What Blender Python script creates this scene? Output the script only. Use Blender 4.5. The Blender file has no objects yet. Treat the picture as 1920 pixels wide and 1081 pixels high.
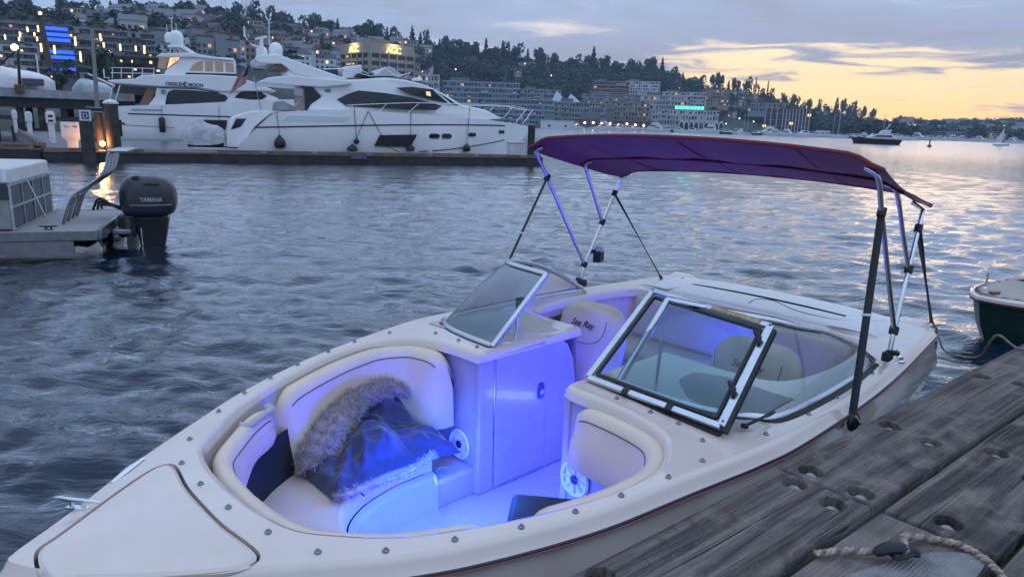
import bpy, bmesh, math, random
import numpy as np
from mathutils import Vector, Matrix, geometry, noise as mnoise
random.seed(7); rng = np.random.default_rng(7)
sc = bpy.context.scene
COL = sc.collection
# ------------------------------------------------------------------ camera
FPX = 1330.0; CH = 2.05; ROLL = math.atan(0.033); PITCH = math.atan(308.3 / FPX)
_A = Vector((1, 0, 0)); _B = Vector((0, -math.sin(PITCH), -math.cos(PITCH))); _F = Vector((0, math.cos(PITCH), -math.sin(PITCH)))
_X = _A * math.cos(ROLL) - _B * math.sin(ROLL); _D = _A * math.sin(ROLL) + _B * math.cos(ROLL)
cam = bpy.data.cameras.new('camera'); camo = bpy.data.objects.new('camera', cam); COL.objects.link(camo)
camo.matrix_world = Matrix.Translation((0, 0, CH)) @ Matrix(((_X.x, -_D.x, -_F.x), (_X.y, -_D.y, -_F.y), (_X.z, -_D.z, -_F.z))).to_4x4()
cam.sensor_width = 36.0; cam.lens = FPX / 1920 * 36; cam.clip_start = 0.05; cam.clip_end = 9000
sc.camera = camo
sc.view_settings.view_transform = 'Standard'; sc.view_settings.look = 'None'
sc.view_settings.exposure = 0.50; sc.view_settings.gamma = 1.0
sc.cycles.max_bounces = 5; sc.cycles.diffuse_bounces = 3; sc.cycles.glossy_bounces = 3; sc.cycles.use_adaptive_sampling = True; sc.cycles.adaptive_threshold = 0.02; sc.cycles.transparent_max_bounces = 12
# photograph pixel (1920 wide) -> real place, used only to read distances and sizes off the photograph
def ray(x, y): return _X * (x - 960) + _D * (y - 540.5) + _F * FPX
def atz(x, y, z):
    d = ray(x, y); return Vector((0, 0, CH)) + d * ((z - CH) / d.z)
def aty(x, y, Y):
    d = ray(x, y); return Vector((0, 0, CH)) + d * (Y / d.y)
def azim(x):
    d = ray(x, 232 + (x - 960) * 0.033); return math.atan2(d.x, d.y)
# ------------------------------------------------------------------ world and sun
SUN_AZ = azim(1760)            # clockwise from +Y
SUN_EL = math.radians(0.8)
class NT:
    def __init__(s, tree): s.t = tree; s.n = tree.nodes; s.l = tree.links
    def node(s, ty, **kw):
        nd = s.n.new(ty)
        for k, v in kw.items():
            if k in nd.inputs: s.put(nd.inputs[k], v)
            else: setattr(nd, k, v)
        return nd
    def put(s, sock, v):
        if isinstance(v, bpy.types.NodeSocket): s.l.new(v, sock)
        else: sock.default_value = v
    def math(s, op, a, b=0.0, c=0.0, clamp=False):
        nd = s.n.new('ShaderNodeMath'); nd.operation = op; nd.use_clamp = clamp
        for i, v in enumerate((a, b, c)): s.put(nd.inputs[i], v)
        return nd.outputs[0]
    def mix(s, f, a, b):
        nd = s.n.new('ShaderNodeMix'); nd.data_type = 'RGBA'; s.put(nd.inputs[0], f); s.put(nd.inputs[6], a); s.put(nd.inputs[7], b)
        return nd.outputs[2]
    def ramp(s, f, stops, interp='LINEAR'):
        nd = s.n.new('ShaderNodeValToRGB'); nd.color_ramp.interpolation = interp; s.put(nd.inputs[0], f)
        el = nd.color_ramp.elements
        while len(el) < len(stops): el.new(0.5)
        for e, (p, c) in zip(el, stops): e.position = p; e.color = c if len(c) == 4 else (*c, 1)
        return nd.outputs[0]
    def rng(s, v, a, b, c, d, smooth=True):
        nd = s.n.new('ShaderNodeMapRange'); nd.interpolation_type = 'SMOOTHSTEP' if smooth else 'LINEAR'; nd.clamp = True
        for i, q in enumerate((v, a, b, c, d)): s.put(nd.inputs[i], q)
        return nd.outputs[0]
    def noise(s, vec, scale, detail=4, rough=0.5, dist=0.0, dim='3D'):
        nd = s.n.new('ShaderNodeTexNoise'); nd.noise_dimensions = dim
        if vec is not None: s.put(nd.inputs['Vector'], vec)
        s.put(nd.inputs['Scale'], scale); nd.inputs['Detail'].default_value = detail; nd.inputs['Roughness'].default_value = rough; nd.inputs['Distortion'].default_value = dist
        return nd.outputs[0]
    def comb(s, x, y, z):
        nd = s.n.new('ShaderNodeCombineXYZ')
        for i, v in enumerate((x, y, z)): s.put(nd.inputs[i], v)
        return nd.outputs[0]
    def sep(s, v):
        nd = s.n.new('ShaderNodeSeparateXYZ'); s.l.new(v, nd.inputs[0]); return nd.outputs
world = bpy.data.worlds.new('World'); sc.world = world; world.use_nodes = True
def build_world():
    w = NT(world.node_tree); w.n.clear()
    out = w.node('ShaderNodeOutputWorld'); bg = w.node('ShaderNodeBackground')
    tc = w.node('ShaderNodeTexCoord').outputs['Generated']
    nrm = w.node('ShaderNodeVectorMath', operation='NORMALIZE'); w.l.new(tc, nrm.inputs[0])
    x, y, z = w.sep(nrm.outputs[0])
    sky = w.node('ShaderNodeTexSky'); sky.sky_type = 'NISHITA'; sky.sun_disc = False
    sky.sun_elevation = SUN_EL; sky.sun_rotation = SUN_AZ; sky.air_density = 1.2; sky.dust_density = 2.5; sky.ozone_density = 1.6
    sv = w.node('ShaderNodeVectorMath', operation='SCALE'); w.l.new(sky.outputs[0], sv.inputs[0]); sv.inputs['Scale'].default_value = 0.12
    zc = w.math('MAXIMUM', z, 0.0)
    # angle from the sun's bearing: 1 at the sun, 0 away
    sx, sy = math.sin(SUN_AZ), math.cos(SUN_AZ)
    c = w.math('ADD', w.math('MULTIPLY', x, sx), w.math('MULTIPLY', y, sy))
    hl = w.math('SQRT', w.math('MAXIMUM', w.math('SUBTRACT', 1.0, w.math('MULTIPLY', z, z)), 1e-4))
    ca = w.math('DIVIDE', c, hl)
    near = w.rng(ca, 0.78, 0.985, 0, 1)
    # cloud layer laid on a plane overhead so that it foreshortens towards the horizon
    k = w.math('DIVIDE', 1.0, w.math('ADD', zc, 0.045))
    px = w.math('MULTIPLY', x, k); py = w.math('MULTIPLY', y, k)
    # rotate so that streaks lie across the view of the sunset
    ca_, sa_ = math.cos(0.25), math.sin(0.25)
    qx = w.math('ADD', w.math('MULTIPLY', px, ca_), w.math('MULTIPLY', py, -sa_)); qy = w.math('ADD', w.math('MULTIPLY', px, sa_), w.math('MULTIPLY', py, ca_))
    v1 = w.comb(w.math('MULTIPLY', qx, 0.55), w.math('MULTIPLY', qy, 0.5), 3.7)
    v2 = w.comb(w.math('MULTIPLY', qx, 0.9), w.math('MULTIPLY', qy, 1.1), 9.1)
    n1 = w.noise(v1, 0.55, 4, 0.55, 0.4); n2 = w.noise(v2, 1.3, 5, 0.6, 0.7)
    # thickness of the overcast
    th = w.math('ADD', w.math('MULTIPLY', n1, 0.55), w.math('MULTIPLY', n2, 0.45))
    # opening in the overcast low over the sunset
    low = w.rng(z, 0.14, 0.055, 0, 1)
    gap = w.math('MULTIPLY', near, low)
    cover = w.rng(w.math('SUBTRACT', th, w.math('MULTIPLY', gap, 0.22)), 0.31, 0.43, 0, 1)
    # colours of the clouds: slate blue, paler where thin
    cl = w.ramp(th, [(0.36, (0.43, 0.50, 0.61)), (0.45, (0.275, 0.385, 0.58)), (0.53, (0.258, 0.342, 0.51)), (0.61, (0.24, 0.275, 0.365))])
    # underlit by the sunset
    warm = w.math('MULTIPLY', w.rng(ca, 0.5, 0.97, 0, 1), w.rng(z, 0.26, 0.04, 0, 1))
    cl = w.mix(w.math('MULTIPLY', warm, 0.7), cl, (0.34, 0.31, 0.33, 1))
    # clear sky behind the clouds
    clear = w.mix(w.rng(z, 0.0, 0.22, 0, 1), (0.46, 0.52, 0.63, 1), (0.29, 0.40, 0.61, 1))
    glow = w.ramp(w.rng(z, -0.01, 0.17, 0, 1, False), [(0.0, (1.35, 0.66, 0.14)), (0.18, (1.38, 0.82, 0.22)), (0.38, (1.22, 0.85, 0.36)), (0.64, (1.0, 0.76, 0.46)), (1.0, (0.62, 0.62, 0.60))])
    clear = w.mix(near, clear, glow)
    addn = w.node('ShaderNodeMix'); addn.data_type = 'RGBA'; addn.blend_type = 'ADD'; addn.inputs[0].default_value = 0.08
    w.l.new(clear, addn.inputs[6]); w.l.new(sv.outputs[0], addn.inputs[7])
    col = w.mix(cover, addn.outputs[2], cl)
    # a low veil on the skyline and nothing but dull water-coloured air below it
    col = w.mix(w.rng(z, -0.02, -0.08, 0, 1), col, (0.10, 0.12, 0.15, 1))
    # overcast: brighter overhead than at the horizon (CIE overcast sky)
    w.l.new(col, bg.inputs[0]); w.l.new(w.math('ADD', 1.0, w.math('MULTIPLY', zc, 0.95)), bg.inputs[1])
    w.l.new(bg.outputs[0], out.inputs[0])
build_world()
world.cycles.sampling_method = 'MANUAL'; world.cycles.sample_map_resolution = 256
sun = bpy.data.lights.new('sun', 'SUN'); sun.energy = 0.04; sun.angle = math.radians(10); sun.color = (1.0, 0.74, 0.5)
suno = bpy.data.objects.new('sun', sun); COL.objects.link(suno)
_sd = Vector((math.sin(SUN_AZ) * math.cos(SUN_EL), math.cos(SUN_AZ) * math.cos(SUN_EL), math.sin(SUN_EL)))
suno.rotation_euler = _sd.to_track_quat('Z', 'Y').to_euler()
# ------------------------------------------------------------------ helpers
def link(name, data, parent=None):
    o = bpy.data.objects.new(name, data); COL.objects.link(o)
    if parent is not None: o.parent = parent
    return o
def tag(o, label=None, cat=None, group=None, kind=None):
    if label: o['label'] = label
    if cat: o['category'] = cat
    if group: o['group'] = group
    if kind: o['kind'] = kind
    return o
def thing(name, label, cat, loc=(0, 0, 0), rz=0.0, group=None):
    o = link(name, None); o.location = loc; o.rotation_euler = (0, 0, rz); o.empty_display_size = 0.1
    return tag(o, label, cat, group)
def copy_tree(o, parent=None):
    c = o.copy(); COL.objects.link(c); c.parent = parent
    for ch in o.children: copy_tree(ch, c)
    return c
def crs(pts, n=8, closed=False):
    P = [np.array(p, float) for p in pts]; m = len(P); out = []
    for i in range(m if closed else m - 1):
        p1, p2 = P[i], P[(i + 1) % m]
        p0 = P[i - 1] if (closed or i > 0) else 2 * p1 - p2
        p3 = P[(i + 2) % m] if (closed or i + 2 < m) else 2 * p2 - p1
        for k in range(n):
            t = k / n
            out.append(0.5 * ((2 * p1) + (p2 - p0) * t + (2 * p0 - 5 * p1 + 4 * p2 - p3) * t * t + (3 * p1 - p0 - 3 * p2 + p3) * t ** 3))
    if not closed: out.append(P[-1])
    return out
def resample(pts, n):
    P = np.array([list(p) for p in pts], float); d = np.r_[0, np.cumsum(np.linalg.norm(np.diff(P, axis=0), axis=1))]
    t = np.linspace(0, d[-1], n); return np.stack([np.interp(t, d, P[:, i]) for i in range(P.shape[1])], 1)
class MB:
    def __init__(s): s.v = []; s.f = []; s.mi = []
    def add(s, v, f, M=None):
        b = len(s.v)
        for p in v:
            p = Vector(p)
            s.v.append(tuple(M @ p) if M else tuple(p))
        s.f += [tuple(i + b for i in q) for q in f]; return s
    def box(s, c, d, rz=0.0, M=None, tap=1.0):
        hx, hy, hz = d[0] / 2, d[1] / 2, d[2] / 2; T = Matrix.Translation(c) @ Matrix.Rotation(rz, 4, 'Z')
        if M: T = T @ M
        v = [(-hx, -hy, -hz), (hx, -hy, -hz), (hx, hy, -hz), (-hx, hy, -hz), (-hx * tap, -hy * tap, hz), (hx * tap, -hy * tap, hz), (hx * tap, hy * tap, hz), (-hx * tap, hy * tap, hz)]
        return s.add(v, [(0, 3, 2, 1), (4, 5, 6, 7), (0, 1, 5, 4), (1, 2, 6, 5), (2, 3, 7, 6), (3, 0, 4, 7)], T)
    def box2(s, a, b):
        return s.box([(a[i] + b[i]) / 2 for i in range(3)], [abs(b[i] - a[i]) for i in range(3)])
    def loft(s, rings, closed=True, cap0=False, cap1=False, loop=False):
        n = len(rings[0]); b = len(s.v); m = len(rings)
        for r in rings: s.v += [tuple(float(q) for q in p) for p in r]
        for i in range(m if loop else m - 1):
            j = (i + 1) % m
            for k in range(n if closed else n - 1):
                l = (k + 1) % n; s.f.append((b + i * n + k, b + i * n + l, b + j * n + l, b + j * n + k))
        if cap0: s.f.append(tuple(b + k for k in range(n))[::-1])
        if cap1: s.f.append(tuple(b + (m - 1) * n + k for k in range(n)))
        return s
    def tube(s, pts, r, n=8, closed=False, flat=None):
        P = [Vector(p) for p in pts]; m = len(P); rings = []; up = None
        for i in range(m):
            a = P[i - 1] if (i > 0 or closed) else P[i]; c = P[(i + 1) % m] if (i < m - 1 or closed) else P[i]
            t = (c - a).normalized() if (c - a).length > 1e-9 else Vector((0, 0, 1))
            if up is None: up = Vector((0, 0, 1)) if abs(t.z) < 0.9 else Vector((1, 0, 0))
            sd = t.cross(up)
            if sd.length < 1e-6: sd = t.orthogonal()
            sd.normalize(); up = sd.cross(t).normalized()
            rr = r[i] if isinstance(r, (list, tuple, np.ndarray)) else r
            fx, fy = (1, 1) if flat is None else flat
            rings.append([P[i] + sd * (math.cos(2 * math.pi * k / n) * rr * fx) + up * (math.sin(2 * math.pi * k / n) * rr * fy) for k in range(n)])
        return s.loft(rings, True, not closed, not closed, closed)
    def lathe(s, prof, n=16, M=None):
        b = len(s.v); m = len(prof)
        v = [(r * math.cos(2 * math.pi * k / n), r * math.sin(2 * math.pi * k / n), z) for r, z in prof for k in range(n)]
        f = [(i * n + k, i * n + (k + 1) % n, (i + 1) * n + (k + 1) % n, (i + 1) * n + k) for i in range(m - 1) for k in range(n)]
        if prof[0][0] > 1e-6: f.append(tuple(range(n))[::-1])
        if prof[-1][0] > 1e-6: f.append(tuple((m - 1) * n + k for k in range(n)))
        return s.add(v, f, M)
    def sphere(s, c, r, n=12, sc=(1, 1, 1), M=None):
        m = n // 2 + 1; prof = [(math.sin(math.pi * i / m), -math.cos(math.pi * i / m)) for i in range(m + 1)]
        T = Matrix.Translation(c) @ (M if M else Matrix()) @ Matrix.Diagonal((r * sc[0], r * sc[1], r * sc[2], 1))
        prof[0] = (1e-4, -1); prof[-1] = (1e-4, 1)
        return s.lathe(prof, n, T)
    def prism(s, poly, z0, z1):          # polygon in XY, extruded in Z
        n = len(poly); return s.add([(p[0], p[1], z0) for p in poly] + [(p[0], p[1], z1) for p in poly],
            [tuple(range(n))[::-1], tuple(range(n, 2 * n))] + [(i, (i + 1) % n, n + (i + 1) % n, n + i) for i in range(n)])
    def slab(s, poly, y0, y1):           # polygon in XZ, extruded in Y
        n = len(poly); return s.add([(p[0], y0, p[1]) for p in poly] + [(p[0], y1, p[1]) for p in poly],
            [tuple(range(n)), tuple(range(n, 2 * n))[::-1]] + [(i, n + i, n + (i + 1) % n, (i + 1) % n) for i in range(n)])
    def mesh(s, name):
        me = bpy.data.meshes.new(name); me.from_pydata(s.v, [], s.f); me.validate()
        return me
    def build(s, name, mat, parent=None, smooth=None, bevel=0.0, seg=2, fix=True):
        me = s.mesh(name)
        if fix:
            bm = bmesh.new(); bm.from_mesh(me); bmesh.ops.recalc_face_normals(bm, faces=bm.faces); bm.to_mesh(me); bm.free()
        if mat is not None: me.materials.append(mat)
        if smooth is not None:
            me.shade_smooth()
            if smooth < 180: me.set_sharp_from_angle(angle=math.radians(smooth))
        o = link(name, me, parent)
        if bevel:
            md = o.modifiers.new('bevel', 'BEVEL'); md.width = bevel; md.segments = seg; md.limit_method = 'ANGLE'; md.angle_limit = math.radians(40)
            me.shade_smooth(); me.set_sharp_from_angle(angle=math.radians(50)); md.harden_normals = False
        return o
MATS = {}
def mat(name, col=(0.5, 0.5, 0.5), rough=0.5, metal=0.0, var=0.0, vscale=5.0, bump=0.0, bscale=60.0, coat=0.0, emit=None, estr=0.0, spec=0.5, stretch=None, sheen=0.0, dirt=0.0, rvar=0.0):
    if name in MATS: return MATS[name]
    m = bpy.data.materials.new(name); m.use_nodes = True; MATS[name] = m
    t = NT(m.node_tree); b = m.node_tree.nodes['Principled BSDF']
    b.inputs['Base Color'].default_value = (*col, 1); b.inputs['Roughness'].default_value = rough; b.inputs['Metallic'].default_value = metal
    b.inputs['Specular IOR Level'].default_value = spec; b.inputs['Coat Weight'].default_value = coat; b.inputs['Sheen Weight'].default_value = sheen
    if emit: b.inputs['Emission Color'].default_value = (*emit, 1); b.inputs['Emission Strength'].default_value = estr
    vec = t.node('ShaderNodeTexCoord').outputs['Object']
    if stretch:
        mp = t.node('ShaderNodeMapping'); t.l.new(vec, mp.inputs[0]); mp.inputs['Scale'].default_value = stretch; vec = mp.outputs[0]
    if var:
        n = t.noise(vec, vscale, 5, 0.6)
        f = t.rng(n, 0.3, 0.7, 0, 1)
        a = tuple(max(0, c * (1 - var)) for c in col) + (1,); c2 = tuple(min(1, c * (1 + var)) for c in col) + (1,)
        cc = t.mix(f, a, c2)
        if dirt:
            n2 = t.noise(vec, vscale * 0.3, 6, 0.7); cc = t.mix(t.math('MULTIPLY', t.rng(n2, 0.5, 0.75, 0, 1), dirt), cc, (0.12, 0.11, 0.10, 1))
        t.l.new(cc, b.inputs['Base Color'])
    if rvar:
        n3 = t.noise(vec, vscale * 0.7, 5, 0.65); t.l.new(t.rng(n3, 0.25, 0.75, max(0.02, rough - rvar), rough + rvar), b.inputs['Roughness'])
    if bump:
        bp = t.node('ShaderNodeBump'); bp.inputs['Strength'].default_value = bump; bp.inputs['Distance'].default_value = 0.6 / bscale
        t.l.new(t.noise(vec, bscale, 4, 0.6), bp.inputs['Height']); t.l.new(bp.outputs[0], b.inputs['Normal'])
    return m
def glassmat(name, tint=(0.75, 0.9, 0.9), rough=0.0, trans=0.85):
    # thin pane: mostly clear, mirror-like at a slant
    m = bpy.data.materials.new(name); m.use_nodes = True; t = NT(m.node_tree); t.n.clear()
    out = t.node('ShaderNodeOutputMaterial'); tr = t.node('ShaderNodeBsdfTransparent'); tr.inputs[0].default_value = (*tint, 1)
    gl = t.node('ShaderNodeBsdfGlossy'); gl.inputs['Roughness'].default_value = rough; gl.inputs[0].default_value = (1, 1, 1, 1)
    fr = t.node('ShaderNodeFresnel'); fr.inputs[0].default_value = 1.5
    mx = t.node('ShaderNodeMixShader'); t.l.new(t.math('ADD', fr.outputs[0], 1 - trans - 0.1 if trans < 0.9 else 0.0, clamp=True), mx.inputs[0]); t.l.new(tr.outputs[0], mx.inputs[1]); t.l.new(gl.outputs[0], mx.inputs[2])
    t.l.new(mx.outputs[0], out.inputs[0]); return m
def emat(name, col, s):
    if name in MATS: return MATS[name]
    m = bpy.data.materials.new(name); m.use_nodes = True; t = NT(m.node_tree); t.n.clear(); MATS[name] = m
    out = t.node('ShaderNodeOutputMaterial'); e = t.node('ShaderNodeEmission'); e.inputs[0].default_value = (*col, 1); e.inputs[1].default_value = s
    t.l.new(e.outputs[0], out.inputs[0]); return m
def sstep(a, b, x):
    t = np.clip((x - a) / (b - a), 0, 1); return t * t * (3 - 2 * t)
def fnoise(x, y, z=0.0): return mnoise.noise(Vector((x, y, z)))
# ------------------------------------------------------------------ water
def build_water():
    na, nr = 520, 820
    az = np.radians(np.linspace(-58, 58, na)); r = np.geomspace(0.9, 3600, nr)
    A, Rr = np.meshgrid(az, r); X = Rr * np.sin(A); Y = Rr * np.cos(A) - 0.3
    sp = np.maximum(Rr * (math.log(4000) / nr), Rr * math.radians(116) / na)
    Z = np.zeros_like(X); g = np.random.default_rng(3)
    wd = math.radians(64)                      # crests run across the view
    for i in range(110):
        lam = 0.115 * (9.0 ** g.random()); lam = lam if i % 5 else lam * 1.6
        k = 2 * math.pi / lam; th = wd + g.normal(0, 0.75)
        amp = 0.0052 * lam ** 0.72 * g.uniform(0.5, 1.25)
        fade = np.clip((lam / sp - 2.2) / 2.5, 0, 1)
        ph = k * (X * math.cos(th) + Y * math.sin(th)) + g.uniform(0, 6.28) + 0.7 * np.sin(0.23 * X + g.uniform(0, 6)) + 0.7 * np.sin(0.19 * Y + g.uniform(0, 6))
        Z += amp * fade * (np.sin(ph) + 0.22 * np.sin(2 * ph + 1.57))
    gust = 0.75 + 0.35 * np.sin(0.11 * X + 1.3) * np.sin(0.07 * Y + 0.4) + 0.15 * np.sin(0.31 * X - 0.17 * Y)
    Z *= gust
    V = np.stack([X, Y, Z], -1).reshape(-1, 3)
    i = np.arange(nr - 1)[:, None] * na + np.arange(na - 1)[None]; F = np.stack([i, i + 1, i + na + 1, i + na], -1).reshape(-1, 4)
    me = bpy.data.meshes.new('lake_water'); me.vertices.add(len(V)); me.vertices.foreach_set('co', V.ravel())
    me.loops.add(F.size); me.loops.foreach_set('vertex_index', F.ravel()); me.polygons.add(len(F)); me.polygons.foreach_set('loop_start', np.arange(0, F.size, 4)); me.polygons.foreach_set('loop_total', np.full(len(F), 4))
    me.update(calc_edges=True); me.shade_smooth()
    m = bpy.data.materials.new('lake_water'); m.use_nodes = True; t = NT(m.node_tree); t.n.clear()
    out = t.node('ShaderNodeOutputMaterial'); df = t.node('ShaderNodeBsdfDiffuse'); gl = t.node('ShaderNodeBsdfGlossy'); mx = t.node('ShaderNodeMixShader'); fr = t.node('ShaderNodeFresnel')
    df.inputs[0].default_value = (0.006, 0.018, 0.034, 1); gl.inputs[0].default_value = (0.97, 0.98, 1, 1); gl.inputs['Roughness'].default_value = 0.03; fr.inputs[0].default_value = 1.36
    geo = t.node('ShaderNodeNewGeometry').outputs['Position']
    mp = t.node('ShaderNodeMapping'); t.l.new(geo, mp.inputs[0]); mp.inputs['Rotation'].default_value = (0, 0, 0.35); mp.inputs['Scale'].default_value = (0.55, 1.5, 1)
    n1 = t.noise(mp.outputs[0], 3.6, 5, 0.62, 0.6); n2 = t.noise(mp.outputs[0], 0.9, 4, 0.6, 0.5)
    n3 = t.noise(mp.outputs[0], 0.16, 4, 0.6, 0.5); ln = t.node('ShaderNodeVectorMath', operation='LENGTH'); t.l.new(geo, ln.inputs[0]); far = t.rng(ln.outputs['Value'], 25, 220, 0, 1)
    t.l.new(t.rng(ln.outputs['Value'], 20, 160, .03, .17), gl.inputs['Roughness'])
    h = t.math('ADD', t.math('ADD', t.math('MULTIPLY', n1, 0.042), t.math('MULTIPLY', n2, 0.11)), t.math('MULTIPLY', t.math('MULTIPLY', n3, far), 0.55))
    bp = t.node('ShaderNodeBump'); bp.inputs['Strength'].default_value = 0.6; bp.inputs['Distance'].default_value = 1.0
    t.l.new(h, bp.inputs['Height'])
    for nd in (df, gl, fr): t.l.new(bp.outputs[0], nd.inputs['Normal'])
    t.l.new(t.math('MINIMUM', t.math('MULTIPLY', t.math('POWER', fr.outputs[0], 1.28), 3.0), .84), mx.inputs[0]); t.l.new(df.outputs[0], mx.inputs[1]); t.l.new(gl.outputs[0], mx.inputs[2]); t.l.new(mx.outputs[0], out.inputs[0])
    me.materials.append(m); o = link('lake_water', me); tag(o, kind='structure')
    # the rest of the lake behind the camera
    q = MB(); q.add([(-3600, -600, -0.25), (3600, -600, -0.25), (3600, 3600, -0.25), (-3600, 3600, -0.25)], [(0, 1, 2, 3)])
    o = q.build('lake_bed', mat('lake_deep', (0.010, 0.022, 0.033), 0.06)); tag(o, kind='structure')
build_water()
# ------------------------------------------------------------------ bowrider in the foreground
BTH = math.radians(44); BS0, BT0 = 5.05, 2.29
def b2w(x, y, z):
    s = BS0 - x; t = BT0 - y
    return (s * math.cos(BTH) - t * math.sin(BTH), s * math.sin(BTH) + t * math.cos(BTH), z)
GEL = mat('white_gelcoat', (0.74, 0.605, 0.515), 0.13, var=0.035, vscale=4.0, coat=0.6, rvar=0.09, dirt=.10)
LINER = mat('shaded_liner_gelcoat', (0.44, 0.39, 0.355), 0.28, var=0.03, vscale=4.0, coat=0.2, rvar=0.06)  # same white gelcoat as the deck, darkened: cockpit shade put into the colour
VINYL = mat('cream_vinyl', (0.76, 0.60, 0.47), 0.48, var=0.05, vscale=6, bump=0.12, bscale=420, rvar=0.08)
SEATV = mat('seat_vinyl', (0.62, 0.48, 0.39), 0.5, var=0.05, vscale=5, bump=0.15, bscale=380, rvar=0.08)
PIPING = mat('dark_piping', (0.09, 0.08, 0.08), 0.5)
BLACK = mat('black_rubber', (0.012, 0.012, 0.014), 0.55, bump=0.15, bscale=200)
CHROME = mat('polished_steel', (0.78, 0.79, 0.81), 0.12, 1.0, rvar=0.06, vscale=20)
ALU = mat('anodised_aluminium', (0.60, 0.61, 0.63), 0.28, 1.0, rvar=0.1, vscale=14, var=0.05)
SNAPM = mat('snap_metal', (0.25, 0.25, 0.27), 0.35, 1.0)
boat = thing('bowrider_boat', 'white open-bow motorboat with maroon bimini and glowing blue cockpit lights beside the dock', 'boat', b2w(0, 0, 0), math.pi + BTH)
def ze(x): return float(np.interp(x, [2.6, 3.0, 3.5, 4.0, 4.9], [.86, .845, .81, .775, .75]))
WT = [(0, .985), (.53, 1.045), (1.1, 1.105), (1.65, 1.14), (2.3, 1.15), (2.6, 1.13), (2.85, 1.085), (3.1, 1.035), (3.4, .965), (3.75, .83), (4.0, .69), (4.365, .43), (4.53, .29), (4.7, .145), (4.8, .06), (4.86, 0)]
WT = [(x, y + .025 if y > 0 else 0) for x, y in WT]
half = crs(WT, 6)
hx = np.array([p[0] for p in half]); hw = np.array([p[1] for p in half])
def wid(x): return float(np.interp(x, hx, hw))
outline = [(p[0], p[1]) for p in half] + [(p[0], -p[1]) for p in half[::-1][1:]]     # port, bow, starboard
outline = [tuple(q) for q in resample(outline, 220)]
def offs(poly, d, closed=True):
    # move a counter-clockwise/clockwise polyline sideways (left of its direction)
    P = np.array(poly, float); n = len(P); out = []
    for i in range(n):
        a = P[i - 1] if (closed or i > 0) else P[i]; c = P[(i + 1) % n] if (closed or i < n - 1) else P[i]
        t = c - a; t = t / (np.linalg.norm(t) + 1e-9); out.append((P[i][0] - t[1] * d, P[i][1] + t[0] * d))
    return out
# port -> bow -> starboard -> closes along the transom; its left side points outboard, so minus is inboard
def ring(poly, d, fz, sx=1.0, sy=1.0, closed=True):
    q = offs(poly, d, closed); return [(p[0] * sx, p[1] * sy, fz(p[0])) for p in q]
def zdk(x, y):
    w = max(wid(min(max(x, 0), 4.85)), 0.05); c = max(0, 1 - (y / w) ** 2)
    return ze(x) + 0.028 * c
# --- opening in the deck: bow cockpit, walk-through, main cockpit
OPH = [(2.70, .30), (2.70, .58), (2.745, .81), (2.85, .925), (3.0, .985), (3.15, .980), (3.3, .950), (3.5, .880), (3.7, .785), (3.9, .665), (4.05, .52), (4.15, .39), (4.2, .2), (4.213, 0)]
oph = crs(OPH, 5)
bowop = [(p[0], p[1]) for p in oph] + [(p[0], -p[1]) for p in oph[::-1][1:-3]]          # port aft -> bow -> starboard aft
bowop = [tuple(q) for q in resample(bowop, 150)]
WALK_P, WALK_S = .255, -.375
ckp = crs([(1.93, .255), (1.92, .62), (1.86, .82), (1.7, .90), (1.4, .93), (1.1, .92), (.85, .88), (.74, .78), (.70, .5), (.70, 0)], 5)
cock = [(p[0], p[1]) for p in ckp] + [(p[0], -p[1]) for p in ckp[::-1][1:-5]] + [(1.92, -.62), (1.93, -.375)]
hole = bowop + [(2.70, -.36), (2.66, WALK_S), (2.3, WALK_S)] + cock[::-1] + [(2.3, WALK_P), (2.66, WALK_P), (2.69, .265)]
hatch_o = crs([(4.765, .10), (4.70, .16), (4.53, .33), (4.37, .475), (4.30, .50), (4.265, .44), (4.29, .2), (4.295, 0), (4.29, -.2), (4.265, -.44), (4.30, -.50), (4.37, -.475), (4.53, -.33), (4.70, -.16), (4.765, -.10), (4.785, 0)], 5, True)
hatch_o = [(p[0] if p[0] < 4.5 else 4.5 + (p[0] - 4.5) * .95, p[1] * .78 + .075) for p in hatch_o]
def inpoly(x, y, P):
    c = False; n = len(P); j = n - 1
    for i in range(n):
        if (P[i][1] > y) != (P[j][1] > y) and x < (P[j][0] - P[i][0]) * (y - P[i][1]) / (P[j][1] - P[i][1]) + P[i][0]: c = not c
        j = i
    return c
def sheet(outer, holes, zf, step):
    vs = []; es = []
    for P in [outer] + holes:
        b = len(vs); vs += [Vector((p[0], p[1])) for p in P]; es += [(b + i, b + (i + 1) % len(P)) for i in range(len(P))]
    xs = [p[0] for p in outer]; ys = [p[1] for p in outer]
    allp = np.array([(v.x, v.y) for v in vs])
    for x in np.arange(min(xs), max(xs), step):
        for y in np.arange(min(ys), max(ys), step):
            if inpoly(x, y, outer) and not any(inpoly(x, y, h) for h in holes) and np.min((allp[:, 0] - x) ** 2 + (allp[:, 1] - y) ** 2) > (step * .45) ** 2: vs.append(Vector((x, y)))
    r = geometry.delaunay_2d_cdt(vs, es, [], 0, 1e-5); V, Fc = r[0], r[2]
    mb = MB(); keep = []
    for f in Fc:
        cx = sum(V[i].x for i in f) / len(f); cy = sum(V[i].y for i in f) / len(f)
        if inpoly(cx, cy, outer) and not any(inpoly(cx, cy, h) for h in holes): keep.append(tuple(f))
    mb.add([(v.x, v.y, zf(v.x, v.y)) for v in V], keep); return mb
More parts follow.
